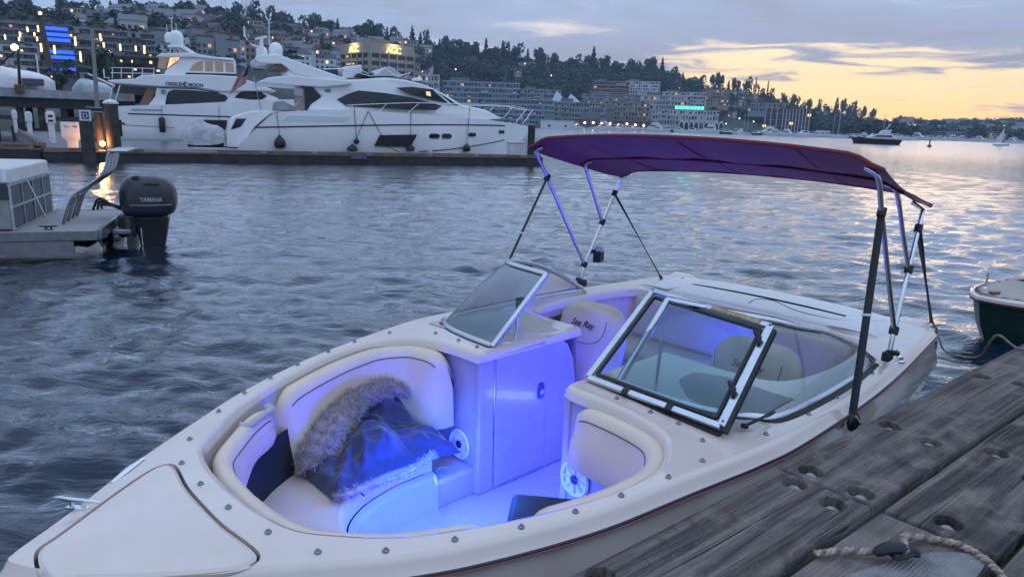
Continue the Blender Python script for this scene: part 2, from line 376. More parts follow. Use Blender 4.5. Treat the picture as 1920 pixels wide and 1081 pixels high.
def deck():
    inner = offs(outline, -0.028)
    mb = sheet([p for p in inner], [hole, hatch_o], zdk, 0.07)
    rings = [[(p[0], p[1], zdk(*p)) for p in inner], ring(outline, -.012, lambda x: ze(x) - .004), ring(outline, -.002, lambda x: ze(x) - .014), ring(outline, .008, lambda x: ze(x) - .032), ring(outline, .022, lambda x: ze(x) - .042)]
    mb.loft(rings)
    # groove round the hatch and rolled lip of the opening
    mb.loft([[(p[0], p[1], zdk(*p)) for p in hatch_o], [(p[0], p[1], zdk(*p) - .03) for p in hatch_o]])
    hh = offs(hole, 0.0)
    # direction: port aft -> bow -> starboard: left is outboard, so the opening lies to the right
    mb.loft([[(p[0], p[1], zdk(*p)) for p in hole], [(q[0], q[1], zdk(*p) - .006) for p, q in zip(hole, offs(hole, -.016))], [(q[0], q[1], zdk(*p) - .022) for p, q in zip(hole, offs(hole, -.028))], [(q[0], q[1], zdk(*p) - .055) for p, q in zip(hole, offs(hole, -.033))]])
    return mb.build('deck', GEL, boat, smooth=45)
deck()
mb = MB(); hi = offs(hatch_o, -0.013 if True else 0)
# hatch outline runs clockwise/ccw? choose the inward side by area
def area(P): return 0.5 * sum(P[i][0] * P[(i + 1) % len(P)][1] - P[(i + 1) % len(P)][0] * P[i][1] for i in range(len(P)))
sgn = 1 if area(hatch_o) > 0 else -1
hi = offs(hatch_o, .011 * sgn); hi2 = offs(hatch_o, .022 * sgn)
mb = sheet(hi2, [], lambda x, y: zdk(x, y) + .004, .09)
mb.loft([[(p[0], p[1], zdk(*p) + .004) for p in hi2], [(p[0], p[1], zdk(*p) - .002) for p in hi], [(p[0], p[1], zdk(*p) - .03) for p in hi]])
mb.build('bow_hatch', GEL, boat, smooth=50)
mb = MB(); mb.loft([[(p[0], p[1], zdk(*p) - .026) for p in offs(hatch_o, -.02 * sgn)], [(p[0], p[1], zdk(*p) - .026) for p in offs(hatch_o, .03 * sgn)]]); mb.build('hatch_gasket', BLACK, boat)
# hull
zr = lambda x: ze(x) - .058
mb = MB()
mb.loft([ring(outline, .012, zr), ring(outline, .030, lambda x: ze(x) - .13), ring(outline, .050, lambda x: ze(x) - .22), ring(outline, .03, lambda x: ze(x) - .30, .995, .99), ring(outline, -.002, lambda x: .36, .98, .97), ring(outline, -.01, lambda x: .18, .95, .94), ring(outline, -.02, lambda x: .10, .94, .88), ring(outline, -.05, lambda x: -.12, .88, .62), ring(outline, -.06, lambda x: -.3, .8, .12)], cap1=True)
hullo = mb.build('hull', GEL, boat, smooth=35)
mb = MB(); mb.loft([ring(outline, .010, lambda x: ze(x) - .041), ring(outline, .030, lambda x: ze(x) - .043), ring(outline, .034, lambda x: ze(x) - .050), ring(outline, .030, lambda x: ze(x) - .056), ring(outline, .010, lambda x: ze(x) - .059)], loop=True)
mb.build('rub_rail', mat('rub_rail_vinyl', (0.035, 0.016, 0.020), 0.4), boat, smooth=40)
mb = MB(); mb.loft([ring(outline, .0305, lambda x: ze(x) - .0465), ring(outline, .0375, lambda x: ze(x) - .0495), ring(outline, .0315, lambda x: ze(x) - .0535)], loop=True)
mb.build('rub_rail_insert', mat('red_insert', (0.16, 0.03, 0.04), 0.4), boat, smooth=60)
# snaps along the deck
smb = MB(); smb.lathe([(.011, -.002), (.011, .002), (.008, .005), (.0045, .006), (.0045, .010), (.001, .012)], 10)
sme = None
snaps = [(4.245, -.27), (4.145, -.47), (4.255, -.06), (4.244, .15), (4.205, .357), (4.135, .54), (3.98, .67), (3.797, .775), (3.606, .873), (3.422, .938), (3.241, .985), (3.03, 1.03), (2.705, .965), (2.841, 1.05), (3.95, -.67), (3.785, -.783), (3.618, -.866), (3.442, -.932), (3.237, -.985), (3.055, -1.02), (2.83, -1.01), (2.66, -.8), (2.655, -.6), (2.66, -.44), (2.655, .5), (2.655, .68), (2.655, .82), (2.45, 1.1), (2.1, 1.118), (1.8, 1.116), (1.5, 1.105), (1.3, 1.092), (.8, 1.04), (2.1, -1.118), (1.7, -1.11)]
for i, (x, y) in enumerate(snaps):
    if sme is None: o = smb.build('snap', SNAPM, boat, smooth=40); sme = o.data
    else: o = link('snap', sme, boat)
    o.location = (x, y, zdk(x, y) + .002)
# --- interior of the bow
def path_n(poly):
    P = np.array(poly, float); T = np.gradient(P, axis=0); T /= np.linalg.norm(T, axis=1)[:, None] + 1e-9
    return P, np.stack([T[:, 1], -T[:, 0]], 1)       # right of the direction = inboard for bowop
BP, BN = path_n(bowop)
nb = len(BP)
ZS = .37; ZF = .06
def wall_pt(i, d, dz): 
    p = BP[i] + BN[i] * d; return (p[0], p[1], ze(BP[i][0]) + .02 + dz)
LR = [i for i in range(nb) if BP[i][0] > 2.80]
mb = MB(); mb.loft([[wall_pt(i, .030, -.05) for i in LR], [wall_pt(i, .045, -.13) for i in LR], [wall_pt(i, .10, -.26) for i in LR], [(wall_pt(i, .16, 0)[0], wall_pt(i, .16, 0)[1], ZS - .03) for i in LR]], closed=False)
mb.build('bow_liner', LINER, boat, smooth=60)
def cushion(name, i0, i1, d0, top, bot, thick, m=VINYL, taper=7, piping=True, arch=None, lean=.05, rise=.21):
    rings = []; pip = []; n = i1 - i0
    for k, i in enumerate(range(i0, i1 + 1)):
        e = min(k, n - k); q = math.sqrt(max(0.0, 1 - (1 - min(1, e / taper)) ** 2)) * .92 + .08
        zt = ze(BP[i][0]) + .02 + top; zb = (bot + (rise * (1 - sstep(2.75, 2.95, BP[i][0])))) if arch is None else bot + arch * sstep(.30, .78, abs(2 * k / n - 1))
        zt = zb + (zt - zb) * (0.55 + .45 * q); th = thick * q; L = lean
        sec = [(d0, zb), (d0, zt - .03), (d0 + .012, zt - .008), (d0 + th * .45, zt), (d0 + th * .9, zt - .012), (d0 + th * 1.06, zt - .045), (d0 + th * 1.0 + .012, zt - .10), (d0 + th + L * .6, (zt + zb) / 2), (d0 + th + L, zb + .03), (d0 + th + L - .01, zb)]
        r = []
        for d, z in sec:
            p = BP[i] + BN[i] * d; r.append((p[0], p[1], z))
        rings.append(r); p = BP[i] + BN[i] * (d0 + th * 1.07); pip.append((p[0], p[1], zt - .047))
    mb = MB(); mb.loft(rings, True, True, True); o = mb.build(name, m, boat, smooth=70)
    if piping:
        mb = MB(); mb.tube(pip[2:-2], .0032, 5); mb.build('piping', PIPING, o, smooth=60)
    return o
# index along the opening: 0 port aft ... nb/2 bow ... nb-1 starboard aft
dist = np.abs(np.arange(nb) - nb // 2)
cushion('bow_backrest', nb // 2 - 31, nb // 2 + 31, .055, -.055, ZS - .01, .07, arch=.215, taper=5, lean=.02)
cushion('starboard_backrest', nb // 2 + 32, nb - 3, .035, -.045, ZS - .02, .09, lean=.07, taper=4, rise=.07)
cushion('port_backrest', 1, nb // 2 - 32, .018, -.035, ZS - .02, .075, lean=.05, taper=4)
# black sheet painted for the shade inside the storage opening under the bow backrest
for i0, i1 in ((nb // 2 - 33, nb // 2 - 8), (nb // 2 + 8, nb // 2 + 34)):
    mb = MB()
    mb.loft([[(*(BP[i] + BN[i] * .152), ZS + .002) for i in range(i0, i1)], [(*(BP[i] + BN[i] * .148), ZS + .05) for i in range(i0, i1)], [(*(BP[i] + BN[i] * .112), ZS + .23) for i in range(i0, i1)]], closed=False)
    mb.build('recess_shade_sheet', mat('recess_shade', (0.012, 0.013, 0.016), 0.9), boat)
# floor well and seats
well = crs([(2.98, .40), (3.1, .40), (3.24, .39), (3.45, .325), (3.6, .20), (3.67, 0), (3.6, -.20), (3.45, -.325), (3.24, -.39), (3.1, -.40), (2.98, -.40)], 6)
well = [(p[0], p[1]) for p in well]
so = [(*(BP[i] + BN[i] * .15),) for i in range(0, nb)]
so = [tuple(q) for q in so if q[0] > 2.985]; so = [(2.98, so[0][1])] + so + [(2.98, so[-1][1])]
wl = offs(well, .05, False); wl[0] = (2.98, .45); wl[-1] = (2.98, -.45)
seatpoly = so + wl[::-1]
def seatz(x, y): return ZS + .008 * math.sin(x * 9) * math.sin(y * 8)
mb = sheet(seatpoly, [], seatz, .06)
wo = offs(well, .05, False); wo[0] = (2.98, .45); wo[-1] = (2.98, -.45)
def wr(d, z): 
    q = offs(well, d, False); q[0] = (2.98, .40 + d); q[-1] = (2.98, -.40 - d); return [(p[0], p[1], z) for p in q]
mb.loft([[(p[0], p[1], seatz(*p)) for p in wo], wr(.032, ZS - .004), wr(.016, ZS - .018), wr(.008, ZS - .045), wr(.008, ZS - .09)], closed=False)
o = mb.build('bow_seat', SEATV, boat, smooth=60)
mb = MB(); mb.tube([(3.98, -.12, ZS + .004), (3.93, -.03, ZS + .009), (3.80, .0, ZS + .009), (3.70, .0, ZS + .008), (3.655, 0, ZS - .03)], .0035, 5); mb.build('seam_piping', PIPING, o); mb = MB(); mb.tube([(3.48, -.62, ZS + .008), (3.46, -.45, ZS + .009), (3.47, -.27, ZS + .004)], .0035, 5); mb.build('seam_piping', PIPING, o)
mb = MB(); mb.loft([wr(.0, ZS - .09), wr(-.005, ZS - .095), wr(-.03, ZS - .10), wr(-.04, ZS - .12), wr(-.052, ZF + .02), wr(-.07, ZF)], closed=False)
mb.build('seat_riser', LINER, boat, smooth=60)
for sd in (1, -1):
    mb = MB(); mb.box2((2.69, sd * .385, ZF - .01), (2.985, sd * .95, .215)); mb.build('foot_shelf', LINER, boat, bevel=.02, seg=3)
    mb = MB(); mb.slab([(2.975, .2), (2.975, ZS - .03), (2.985, ZS - .008), (3.0, ZS - .001), (3.02, ZS - .01), (3.02, .2)], sd * .42, sd * .86); mb.build('seat_end', SEATV, boat, smooth=60)
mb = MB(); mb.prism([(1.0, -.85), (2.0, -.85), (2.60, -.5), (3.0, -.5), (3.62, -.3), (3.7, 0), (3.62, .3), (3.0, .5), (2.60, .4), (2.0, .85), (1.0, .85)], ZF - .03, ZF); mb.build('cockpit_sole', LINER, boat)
# bulkheads and consoles
def bulk(name, y0, y1):
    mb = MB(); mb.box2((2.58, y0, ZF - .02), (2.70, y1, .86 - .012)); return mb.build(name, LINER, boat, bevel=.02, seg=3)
bulk('starboard_bulkhead', -.96, -.385); bulk('port_bulkhead', .235, .96)
def side_wall(name, y0, y1):
    P = [(2.71, ZF), (2.71, .82), (2.66, .858), (2.18, .878), (2.10, .862), (2.02, .80), (1.965, .70), (1.935, .55), (1.92, .35), (1.92, ZF)]
    mb = MB(); mb.slab(P, y0, y1); return mb.build(name, LINER, boat, bevel=.012, seg=3)
side_wall('starboard_console_side', -.395, -.352); pcs = side_wall('port_console_side', .236, .282)
mb = MB(); mb.slab([(2.595, ZF + .02), (2.6, .845), (2.225, .858), (2.2, ZF + .02)], -.353, -.344)
door = mb.build('console_door', LINER, boat, bevel=.004)
mb = MB(); mb.slab([(2.597, ZF + .02), (2.604, .846), (2.612, .846), (2.605, ZF + .02)], -.354, -.349); mb.build('hinge', mat('hinge_line', (0.5, 0.5, 0.5), 0.3, 1.0), door)
mb = MB(); lp = crs([(2.275, .60), (2.275, .53), (2.25, .515), (2.225, .53), (2.225, .60), (2.25, .615)], 4, True); mb.slab([(p[0], p[1]) for p in lp], -.346, -.338)
lt = mb.build('latch', mat('latch_plastic', (0.06, 0.06, 0.10), 0.35), door, bevel=.003)
mb = MB(); mb.lathe([(.019, 0), (.019, .006), (.012, .006), (.012, .002), (.001, .002)], 14, Matrix.Translation((2.25, -.338, .565)) @ Matrix.Rotation(-math.pi / 2, 4, 'X')); mb.build('latch_ring', CHROME, lt, smooth=40)
# speakers
def speaker(x, y, z):
    T = Matrix.Translation((x, y, z)) @ Matrix.Rotation(math.pi / 2, 4, 'Y')
    mb = MB(); mb.lathe([(.062, 0), (.085, .004), (.088, .012), (.080, .018), (.070, .014), (.068, .008)], 28, T)
    sp = mb.build('speaker', mat('speaker_white', (0.75, 0.75, 0.76), 0.35), boat, smooth=40)
    mb = MB(); mb.lathe([(.069, .004), (.03, -.002 + .004), (.001, .003)], 24, T); mb.build('cone', mat('speaker_cone', (0.006, 0.006, 0.01), 0.7), sp, smooth=60)
    mb = MB(); mb.lathe([(.022, .006), (.022, .016), (.015, .019), (.001, .02)], 18, T); mb.build('dust_cap', mat('speaker_cap', (0.03, 0.03, 0.05), 0.3), sp, smooth=40)
    mb = MB()
    for k in range(8):
        a = 2 * math.pi * k / 8
        for dd in (-.085, .085):
            c = Vector((.046 * math.cos(a + dd), .046 * math.sin(a + dd), .012)); mb.box((0, 0, 0), (.046, .0036, .005), 0, T @ Matrix.Translation(c) @ Matrix.Rotation(a, 4, 'Z'))
    mb.build('grille', mat('speaker_white', (0.75, 0.75, 0.76), 0.35), sp)
speaker(2.70, -.515, .31); speaker(2.70, .33, .44)
# cup holder beside the starboard seat
mb = MB(); mb.lathe([(.052, .004), (.052, .010), (.044, .010), (.040, -.05), (.001, -.05)], 24, Matrix.Translation((2.86, -.455, .212)))
mb.build('cup_holder', LINER, boat, smooth=40)
# grab handles
def handle(sd):
    i = nb // 2 + sd * 27; p = BP[i] + BN[i] * .075; t = BP[i + sd * 6] - BP[i - sd * 6]; t = t / np.linalg.norm(t); n = BN[i]
    a = Vector((p[0], p[1], ze(p[0]) - .055)); T = Vector((t[0], t[1], 0)) * sd; N = Vector((n[0], n[1], 0))
    pts = crs([a - T * .11, a - T * .095 + N * .03, a - T * .04 + N * .045 + Vector((0, 0, .012)), a + T * .04 + N * .045 + Vector((0, 0, .012)), a + T * .095 + N * .03, a + T * .11], 4)
    mb = MB(); mb.tube(pts, [.017 + .006 * abs(2 * k / (len(pts) - 1) - 1) for k in range(len(pts))], 10, flat=(1.0, .8)); mb.build('grab_handle', mat('handle_tan', (0.48, 0.42, 0.36), 0.45), boat, smooth=60)
handle(1)
# bow cleat on the starboard edge
def cleat(x, y, ang, s=1.0, parent=boat, z=None):
    z = zdk(x, y) if z is None else z
    T = Matrix.Translation((x, y, z)) @ Matrix.Rotation(ang, 4, 'Z') @ Matrix.Scale(s, 4)
    mb = MB(); mb.box((0, 0, .006), (.12, .035, .012), 0, None)
    mb.tube([(-.035, 0, .008), (-.032, 0, .045)], .012, 8); mb.tube([(.035, 0, .008), (.032, 0, .045)], .012, 8)
    mb.tube([(-.13, 0, .052), (-.10, 0, .056), (-.04, 0, .05), (.04, 0, .05), (.10, 0, .056), (.13, 0, .052)], [.006, .010, .014, .014, .010, .006], 8)
    mb.v = [tuple(T @ Vector(v)) for v in mb.v]
    return mb.build('cleat', CHROME, parent, smooth=45)
cleat(4.60, -.20, math.radians(135 - 6), .62)
mb = MB(); mb.tube([(4.47, -.315, ze(4.5) + .01), (4.40, -.375, ze(4.4) + .012), (4.33, -.43, ze(4.3) + .01)], [.008, .014, .008], 8, flat=(1, .5)); mb.build('navigation_light', CHROME, boat, smooth=50)
# --- windshield
GLASS = glassmat('windshield_glass', (0.60, 0.75, 0.80), 0.0, .93)
def ws_paths(sd, dx=0.0):
    base = [(2.60 - dx, sd * .385, .885), (2.585 - dx, sd * .6, .88), (2.54 - dx, sd * .83, .872), (2.44 - dx, sd * .99, .868), (2.25, sd * 1.055, .868), (1.9, sd * 1.075, .868), (1.5, sd * 1.065, .868), (1.14, sd * 1.03, .868)]
    top = [(2.20 - dx * .6, sd * .385, 1.235), (2.185 - dx * .6, sd * .55, 1.235), (2.14 - dx * .6, sd * .73, 1.228), (2.05 - dx * .5, sd * .865, 1.215), (1.90, sd * .93, 1.185), (1.68, sd * .975, 1.13), (1.40, sd * 1.01, 1.02), (1.13, sd * 1.028, .885)]
    return crs(base, 6), crs(top, 6)
def windshield(name, sd, dx=0.0):
    b, t = ws_paths(sd, dx)
    mb = MB(); mb.tube(b, .023, 8, flat=(.8, 1.0)); mb.tube(t, .017, 8, flat=(1.2, .9)); mb.tube([b[0], t[0]], .018, 8)
    fr = mb.build(name, ALU, boat, smooth=50)
    mb = MB(); mb.tube([(p[0] + (.01 if abs(p[1]) < .95 else 0), p[1] + (sd * .018 if abs(p[1]) > .9 else 0), p[2] - .010) for p in b], .022, 6, flat=(1.2, .75)); mb.build('gasket', BLACK, fr, smooth=60)
    mb = MB(); mb.tube([(p[0] - .004, p[1], p[2] - .017) for p in t[:30]], .006, 6); mb.build('trim', BLACK, fr, smooth=60)
    mb = MB(); k = 6; rows = [[tuple(np.array(p) * (1 - u) + np.array(q) * u + np.array([0.02, sd * .012, 0]) * math.sin(math.pi * u)) for p, q in zip(b, t)] for u in np.linspace(0, 1, k)]
    mb.loft(rows, False); mb.build('glass', GLASS, fr, smooth=180)
    return fr
wss = windshield('starboard_windshield', -1); windshield('port_windshield', 1, .10)
# support strut behind the starboard pane
mb = MB(); mb.tube([(2.36, -.45, .87), (2.36, -.45, 1.06)], .008, 8); mb.lathe([(.024, 0), (.024, .008), (.012, .014)], 12, Matrix.Translation((2.36, -.45, .875))); mb.build('strut', CHROME, wss, smooth=50)
mb = MB(); mb.box((2.345, -.44, 1.075), (.05, .035, .07)); mb.build('clamp_block', BLACK, wss, bevel=.008)
mb = MB(); mb.tube([(2.36, .50, .87), (2.34, .50, 1.1)], .008, 8); mb.build('strut', CHROME, boat, smooth=50)
# walk-through pane swung open in front of the port windshield
A0, A1, B0, B1 = [np.array(q) for q in ((2.60, .285, .905), (2.615, .99, .905), (2.055, .235, 1.235), (2.195, .945, 1.235))]
def lerp4(u, v): return (A0 * (1 - u) + A1 * u) * (1 - v) + (B0 * (1 - u) + B1 * u) * v
def bar(mb, p, q, w, n, th=.022):
    p, q = Vector(p), Vector(q); d = (q - p).normalized(); s_ = d.cross(n).normalized() * (w / 2); m = n.normalized() * (th / 2)
    r = lambda c: [c + s_ + m, c - s_ + m, c - s_ - m, c + s_ - m]
    mb.loft([r(p), r(q)], True, True, True)
PN = Vector(A1 - A0).cross(Vector(B0 - A0)).normalized()
mb = MB()
for p, q, w in ((A0, A1, .028), (B0, B1, .028), (A0, B0, .030), (A1, B1, .034)): bar(mb, p, q, w, PN)
pane = mb.build('open_pane_frame', ALU, boat, bevel=.003)
mb = MB(); inn = [lerp4(.045, .055), lerp4(.95, .055), lerp4(.95, .94), lerp4(.045, .94)]
for k in range(4): bar(mb, inn[k], inn[(k + 1) % 4], .014, PN, .014)
off = PN * .018
for p, q, w in ((A0 - np.array([0, 0, .03]), A1 - np.array([0, 0, .03]), .03), (A1 + np.array([.012, .02, -.012]), B1 + np.array([.012, .02, -.012]), .03)): bar(mb, p, q, w, PN, .02)
mb.build('gasket', BLACK, pane)
mb = MB(); mb.add([tuple(Vector(q)) for q in (A0, A1, B1, B0)], [(0, 1, 2, 3)]); mb.build('glass', GLASS, pane)
for u in (.33, .66):
    mb = MB(); bar(mb, lerp4(u - .008, -.03), lerp4(u - .008, .03), .03, PN, .03); mb.build('hinge', BLACK, pane)
for v in (.30, .82):
    mb = MB(); c = Vector(lerp4(.985, v)); d = Vector(B1 - A1).normalized(); s_ = d.cross(PN)
    mb.tube([c - PN * -.02 - d * .02, c + PN * .03, c + PN * .035 - s_ * .03 + d * .03], [.012, .014, .008], 8); mb.build('latch', BLACK, pane, smooth=50)
for u, v in ((0, 0), (1, 0), (1, .04), (0, 1), (1, 1)):
    mb = MB(); mb.sphere(Vector(lerp4(u, v)) + PN * .012, .006, 8); mb.build('screw', SNAPM, pane)
mb = MB(); bar(mb, lerp4(.55, 1.0) + np.array(PN) * .0125, lerp4(.93, 1.0) + np.array(PN) * .0125, .026, PN, .004); mb.build('wood_shim', mat('worn_wood', (0.42, 0.28, 0.15), 0.7, var=.3, vscale=60), pane)
# pull tab on the port deck
mb = MB(); mb.tube(crs([(2.50, 1.035, .895), (2.44, 1.05, .905), (2.36, 1.045, .90), (2.27, 1.04, .895)], 3), .010, 6, flat=(1, .35)); mb.lathe([(.016, 0), (.016, .012), (.006, .016)], 10, Matrix.Translation((2.50, 1.03, .885))); mb.build('cover_strap', BLACK, boat, smooth=60)
# --- dashes, seats and trim of the main cockpit
def dash(sd):
    y0, y1 = (-.385, -1.0) if sd < 0 else (.36, 1.0)
    xs = [2.56, 2.45, 2.32, 2.2, 2.08, 2.0, 1.95]; zz = [.885, .89, .905, .935, .94, .90, .80]
    mb = MB(); rows = []
    for x, z in zip(xs, zz):
        row = []
        for u in np.linspace(0, 1, 14):
            y = y0 + (y1 - y0) * u; hump = math.sin(math.pi * min(1, max(0, (u - .1) / .8))) ** 1.5
            row.append((x, y, .868 + (z - .868) * (.25 + .75 * hump) * (1.0 if sd < 0 else .35)))
        rows.append(row)
    rows.append([(1.94, p[1], .45) for p in rows[-1]])
    mb.loft(rows, False); return mb.build('dash', mat('dash_vinyl', (0.50, 0.45, 0.40), 0.55, var=.05, bump=.15, bscale=300), boat, smooth=70)
dash(-1); dash(1)
def bucket(x, y, name_lab):
    rows = []; Wd = .27
    # backrest: rounded shell, leaning aft
    prof = [(.40, .80), (.55, .95), (.70, 1.0), (.82, .98), (.90, .88), (.945, .70), (.965, .45)]
    mb = MB()
    for z, w in prof:
        lean = (z - .40) * .20; n = 9; r = []
        for k in range(n):
            a = math.pi * k / (n - 1); r.append((x - lean + .055 * math.sin(a) * (1 if w > .5 else .8) - .05 * (1 - math.sin(a)), y + Wd * w * math.cos(a), z))
        for k in range(n):
            a = math.pi * k / (n - 1); r.append((x - lean - .075 - .02 * math.sin(a), y - Wd * w * math.cos(a), z))
        rows.append(r)
    mb.loft(rows, True, True, True); st = mb.build('seat_back', SEATV, boat, smooth=75)
    md = st.modifiers.new('sub', 'SUBSURF'); md.levels = 1; md.render_levels = 2
    mb = MB(); mb.prism([(p[0], p[1]) for p in crs([(x - .03, y - .24), (x + .08, y - .25), (x + .11, y - .15), (x + .11, y + .15), (x + .08, y + .25), (x - .03, y + .24)], 4, True)], .38, .47); mb.build('seat_cushion', SEATV, st, bevel=.03, seg=3)
    mb = MB(); mb.lathe([(.16, ZF), (.15, ZF + .02), (.05, ZF + .03), (.05, .38)], 16, Matrix.Translation((x + .0, y, 0))); mb.build('pedestal', ALU, st, smooth=40)
    # stitched panel line and the script lettering
    pts = [(x - (z - .40) * .20 + .062, y + yy, z) for yy, z in ((-.19, .90), (-.17, .80), (-.08, .745), (.08, .745), (.17, .80), (.19, .90))]
    mb = MB(); mb.tube(crs(pts, 4), .0025, 5); mb.build('stitch', PIPING, st)
    return st
def text(body, size, M, m, parent, name='lettering', ext=.0008, shear=0.0, align='CENTER', bold=0.0):
    cu = bpy.data.curves.new(name, 'FONT'); cu.body = body; cu.size = size; cu.extrude = ext; cu.align_x = align; cu.shear = shear; cu.offset = bold; cu.resolution_u = 3
    tmp = bpy.data.objects.new('tmp', cu); COL.objects.link(tmp); dg = bpy.context.evaluated_depsgraph_get(); me = bpy.data.meshes.new_from_object(tmp.evaluated_get(dg)); bpy.data.objects.remove(tmp)
    me.materials.clear(); me.materials.append(m); o = link(name, me, parent); o.matrix_local = M; return o
def facing(p, fx, up=(0, 0, 1)):
    n = Vector(fx).normalized(); u = Vector(up); s_ = u.cross(n).normalized(); u = n.cross(s_); return Matrix.Translation(p) @ Matrix((s_, u, n)).transposed().to_4x4()
s1 = bucket(1.80, -.47, ''); s2 = bucket(1.72, .60, '')
for s_, x, y in ((s1, 1.80, -.47), (s2, 1.72, .60)):
    text('Sea Ray', .058, facing((x - .45 * .20 + .062, y, .835), (1, 0, .2)), mat('script_brown', (0.05, 0.03, 0.03), 0.5), s_, shear=.4, bold=.0006)
# inner sides of the cockpit, dark trim swoosh and aft bench
ck = [tuple(q) for q in resample(cock, 90)]
mb = MB(); co = offs(ck, .02, False); co2 = offs(ck, .07, False)
mb.loft([[(p[0], p[1], zdk(*p) - .03) for p in ck], [(p[0], p[1], .66) for p in co], [(p[0], p[1], .45) for p in co2], [(p[0], p[1], ZF) for p in co2]], closed=False)
mb.build('cockpit_liner', VINYL, boat, smooth=60)
for sd in (-1, 1):
    mb = MB(); mb.slab([(1.92, .70), (1.75, .755), (1.4, .775), (1.05, .76), (.98, .745), (1.05, .73), (1.4, .725), (1.75, .70), (1.88, .665)], sd * .865, sd * .905)
    mb.build('trim_swoosh', mat('burgundy_trim', (0.035, 0.012, 0.02), 0.4), boat)
mb = MB(); mb.box2((.72, -.80, ZF), (1.12, .80, .44)); mb.build('bench_base', LINER, boat, bevel=.02)
mb = MB(); mb.box2((.74, -.82, .443), (1.16, .82, .53)); mb.build('bench_cushion', SEATV, boat, bevel=.035, seg=3)
mb = MB(); mb.box((.76, 0, .68), (.12, 1.6, .30), 0, Matrix.Rotation(-.15, 4, 'Y')); mb.build('bench_back', SEATV, boat, bevel=.04, seg=3)
mb = MB(); mb.box((1.35, -.72, .62), (.28, .10, .26), .2, Matrix.Rotation(.3, 4, 'Y')); mb.build('side_pillow', mat('rose_vinyl', (0.45, 0.28, 0.26), 0.5), boat, bevel=.04, seg=3)
# fan-like control handle seen through the glass
mb = MB(); mb.tube([(1.25, -.62, .46), (1.25, -.62, .60)], .010, 6); mb.tube([(1.33, -.66, .60), (1.25, -.62, .605), (1.18, -.56, .60)], [.004, .014, .004], 6); mb.build('throttle_lever', BLACK, boat, smooth=50)
# stern: sun pad, transom step
pad = crs([(.66, -.80), (.68, 0), (.66, .80), (.55, .88), (.2, .86), (.06, .76), (.03, 0), (.06, -.76), (.2, -.86), (.55, -.88)], 6, True)
sg = 1 if area(pad) > 0 else -1
rr = lambda d, z: [(p[0], p[1], z + (.03 * (1 - (p[1] / .95) ** 2))) for p in offs(pad, d * sg)]
mb = MB(); mb.loft([rr(0, .84), rr(.004, .858), rr(.02, .870), rr(.06, .876), rr(.2, .879), rr(.30, .879)], cap1=True); sp_ = mb.build('sun_pad', mat('pad_white', (.72, .70, .67), .45, var=.04, vscale=4, bump=.12, bscale=300), boat, smooth=60)
mb = MB(); mb.tube(crs([(.60, .02, .910), (.45, .0, .911), (.40, .10, .911), (.52, .32, .907), (.50, .56, .898), (.33, .70, .890)], 5), .0022, 5); mb.build('cord', PIPING, sp_)
mb = MB(); mb.loft([[(p[0], p[1], .50) for p in ((.05, .93), (-.20, .90), (-.34, .70), (-.36, 0), (-.34, -.70), (-.20, -.90), (.05, -.93))], [(p[0], p[1], .60) for p in ((.05, .95), (-.20, .92), (-.36, .72), (-.38, 0), (-.36, -.72), (-.20, -.92), (.05, -.95))]], True, True, True); mb.build('swim_platform', GEL, boat, bevel=.03, seg=3)
mb = MB(); mb.slab([(.12, .55), (.12, .86), (.02, .90), (-.06, .86), (-.20, .66), (-.24, .55)], .78, .985); mb.build('stern_quarter', GEL, boat, bevel=.04, seg=4); mb = MB(); mb.slab([(.12, .55), (.12, .86), (.02, .90), (-.06, .86), (-.20, .66), (-.24, .55)], -.985, -.78); mb.build('stern_quarter', GEL, boat, bevel=.04, seg=4)
mb = MB(); mb.tube([(.02, .985, .875), (-.09, .99, .83), (-.21, .975, .68), (-.25, .96, .56)], .012, 8); mb.build('stern_trim', CHROME, boat, smooth=60)
cleat(.95, 1.045, 0.05, .55); 
mb = MB(); mb.lathe([(.03, 0), (.03, .008), (.018, .014), (.018, .03), (.001, .034)], 14, Matrix.Translation((.93, 1.10, ze(1) - .012))); mb.build('fuel_cap', CHROME, boat, smooth=40)
# --- bimini
CANV = mat('maroon_canvas', (0.17, 0.022, 0.045), 0.85, var=.22, vscale=30, bump=.5, bscale=500, sheen=.15)
def canopy():
    n, m = 41, 13; top = []
    for j in range(m):
        v = j / (m - 1); x = 1.64 - .95 * v
        row = []
        for i in range(n):
            u = -1 + 2 * i / (n - 1); a = abs(u)
            ze_ = 1.905 - .215 * v - .02 * math.sin(math.pi * v); cr = .105 - .01 * v
            drop = a ** 2.2 * .55 + sstep(.86, 1.0, a) * .45
            z = ze_ + cr * (1 - drop); y = u * (1.12 - .05 * v)
            z += -.016 * abs(math.sin(v * math.pi * 2)) * (1 - a * .6) + .004 * math.sin(u * 14 + v * 5) + .006 * fnoise(u * 5, v * 7, 2.2) + .005 * fnoise(u * 2 + v * 6, v * 3, 5.1) * (1 if a > .6 else .4)
            sc_ = .03 * math.sin(math.pi * (u + 1) / 2) ** 2
            row.append((x + (sc_ if j == 0 else (-sc_ if j == m - 1 else 0)), y, z))
        top.append(row)
    mb = MB(); bot = [[(p[0], p[1], p[2] - .006) for p in r] for r in top]
    mb.loft(top, False); mb.loft([r[::-1] for r in bot], False)
    edge = lambda R: R[0] + [r[-1] for r in R[1:]] + R[-1][::-1][1:] + [r[0] for r in R[::-1][1:-1]]
    mb.loft([edge(top), edge(bot)])
    return mb.build('bimini_canopy', CANV, boat, smooth=60)
can = canopy()
mb = MB()
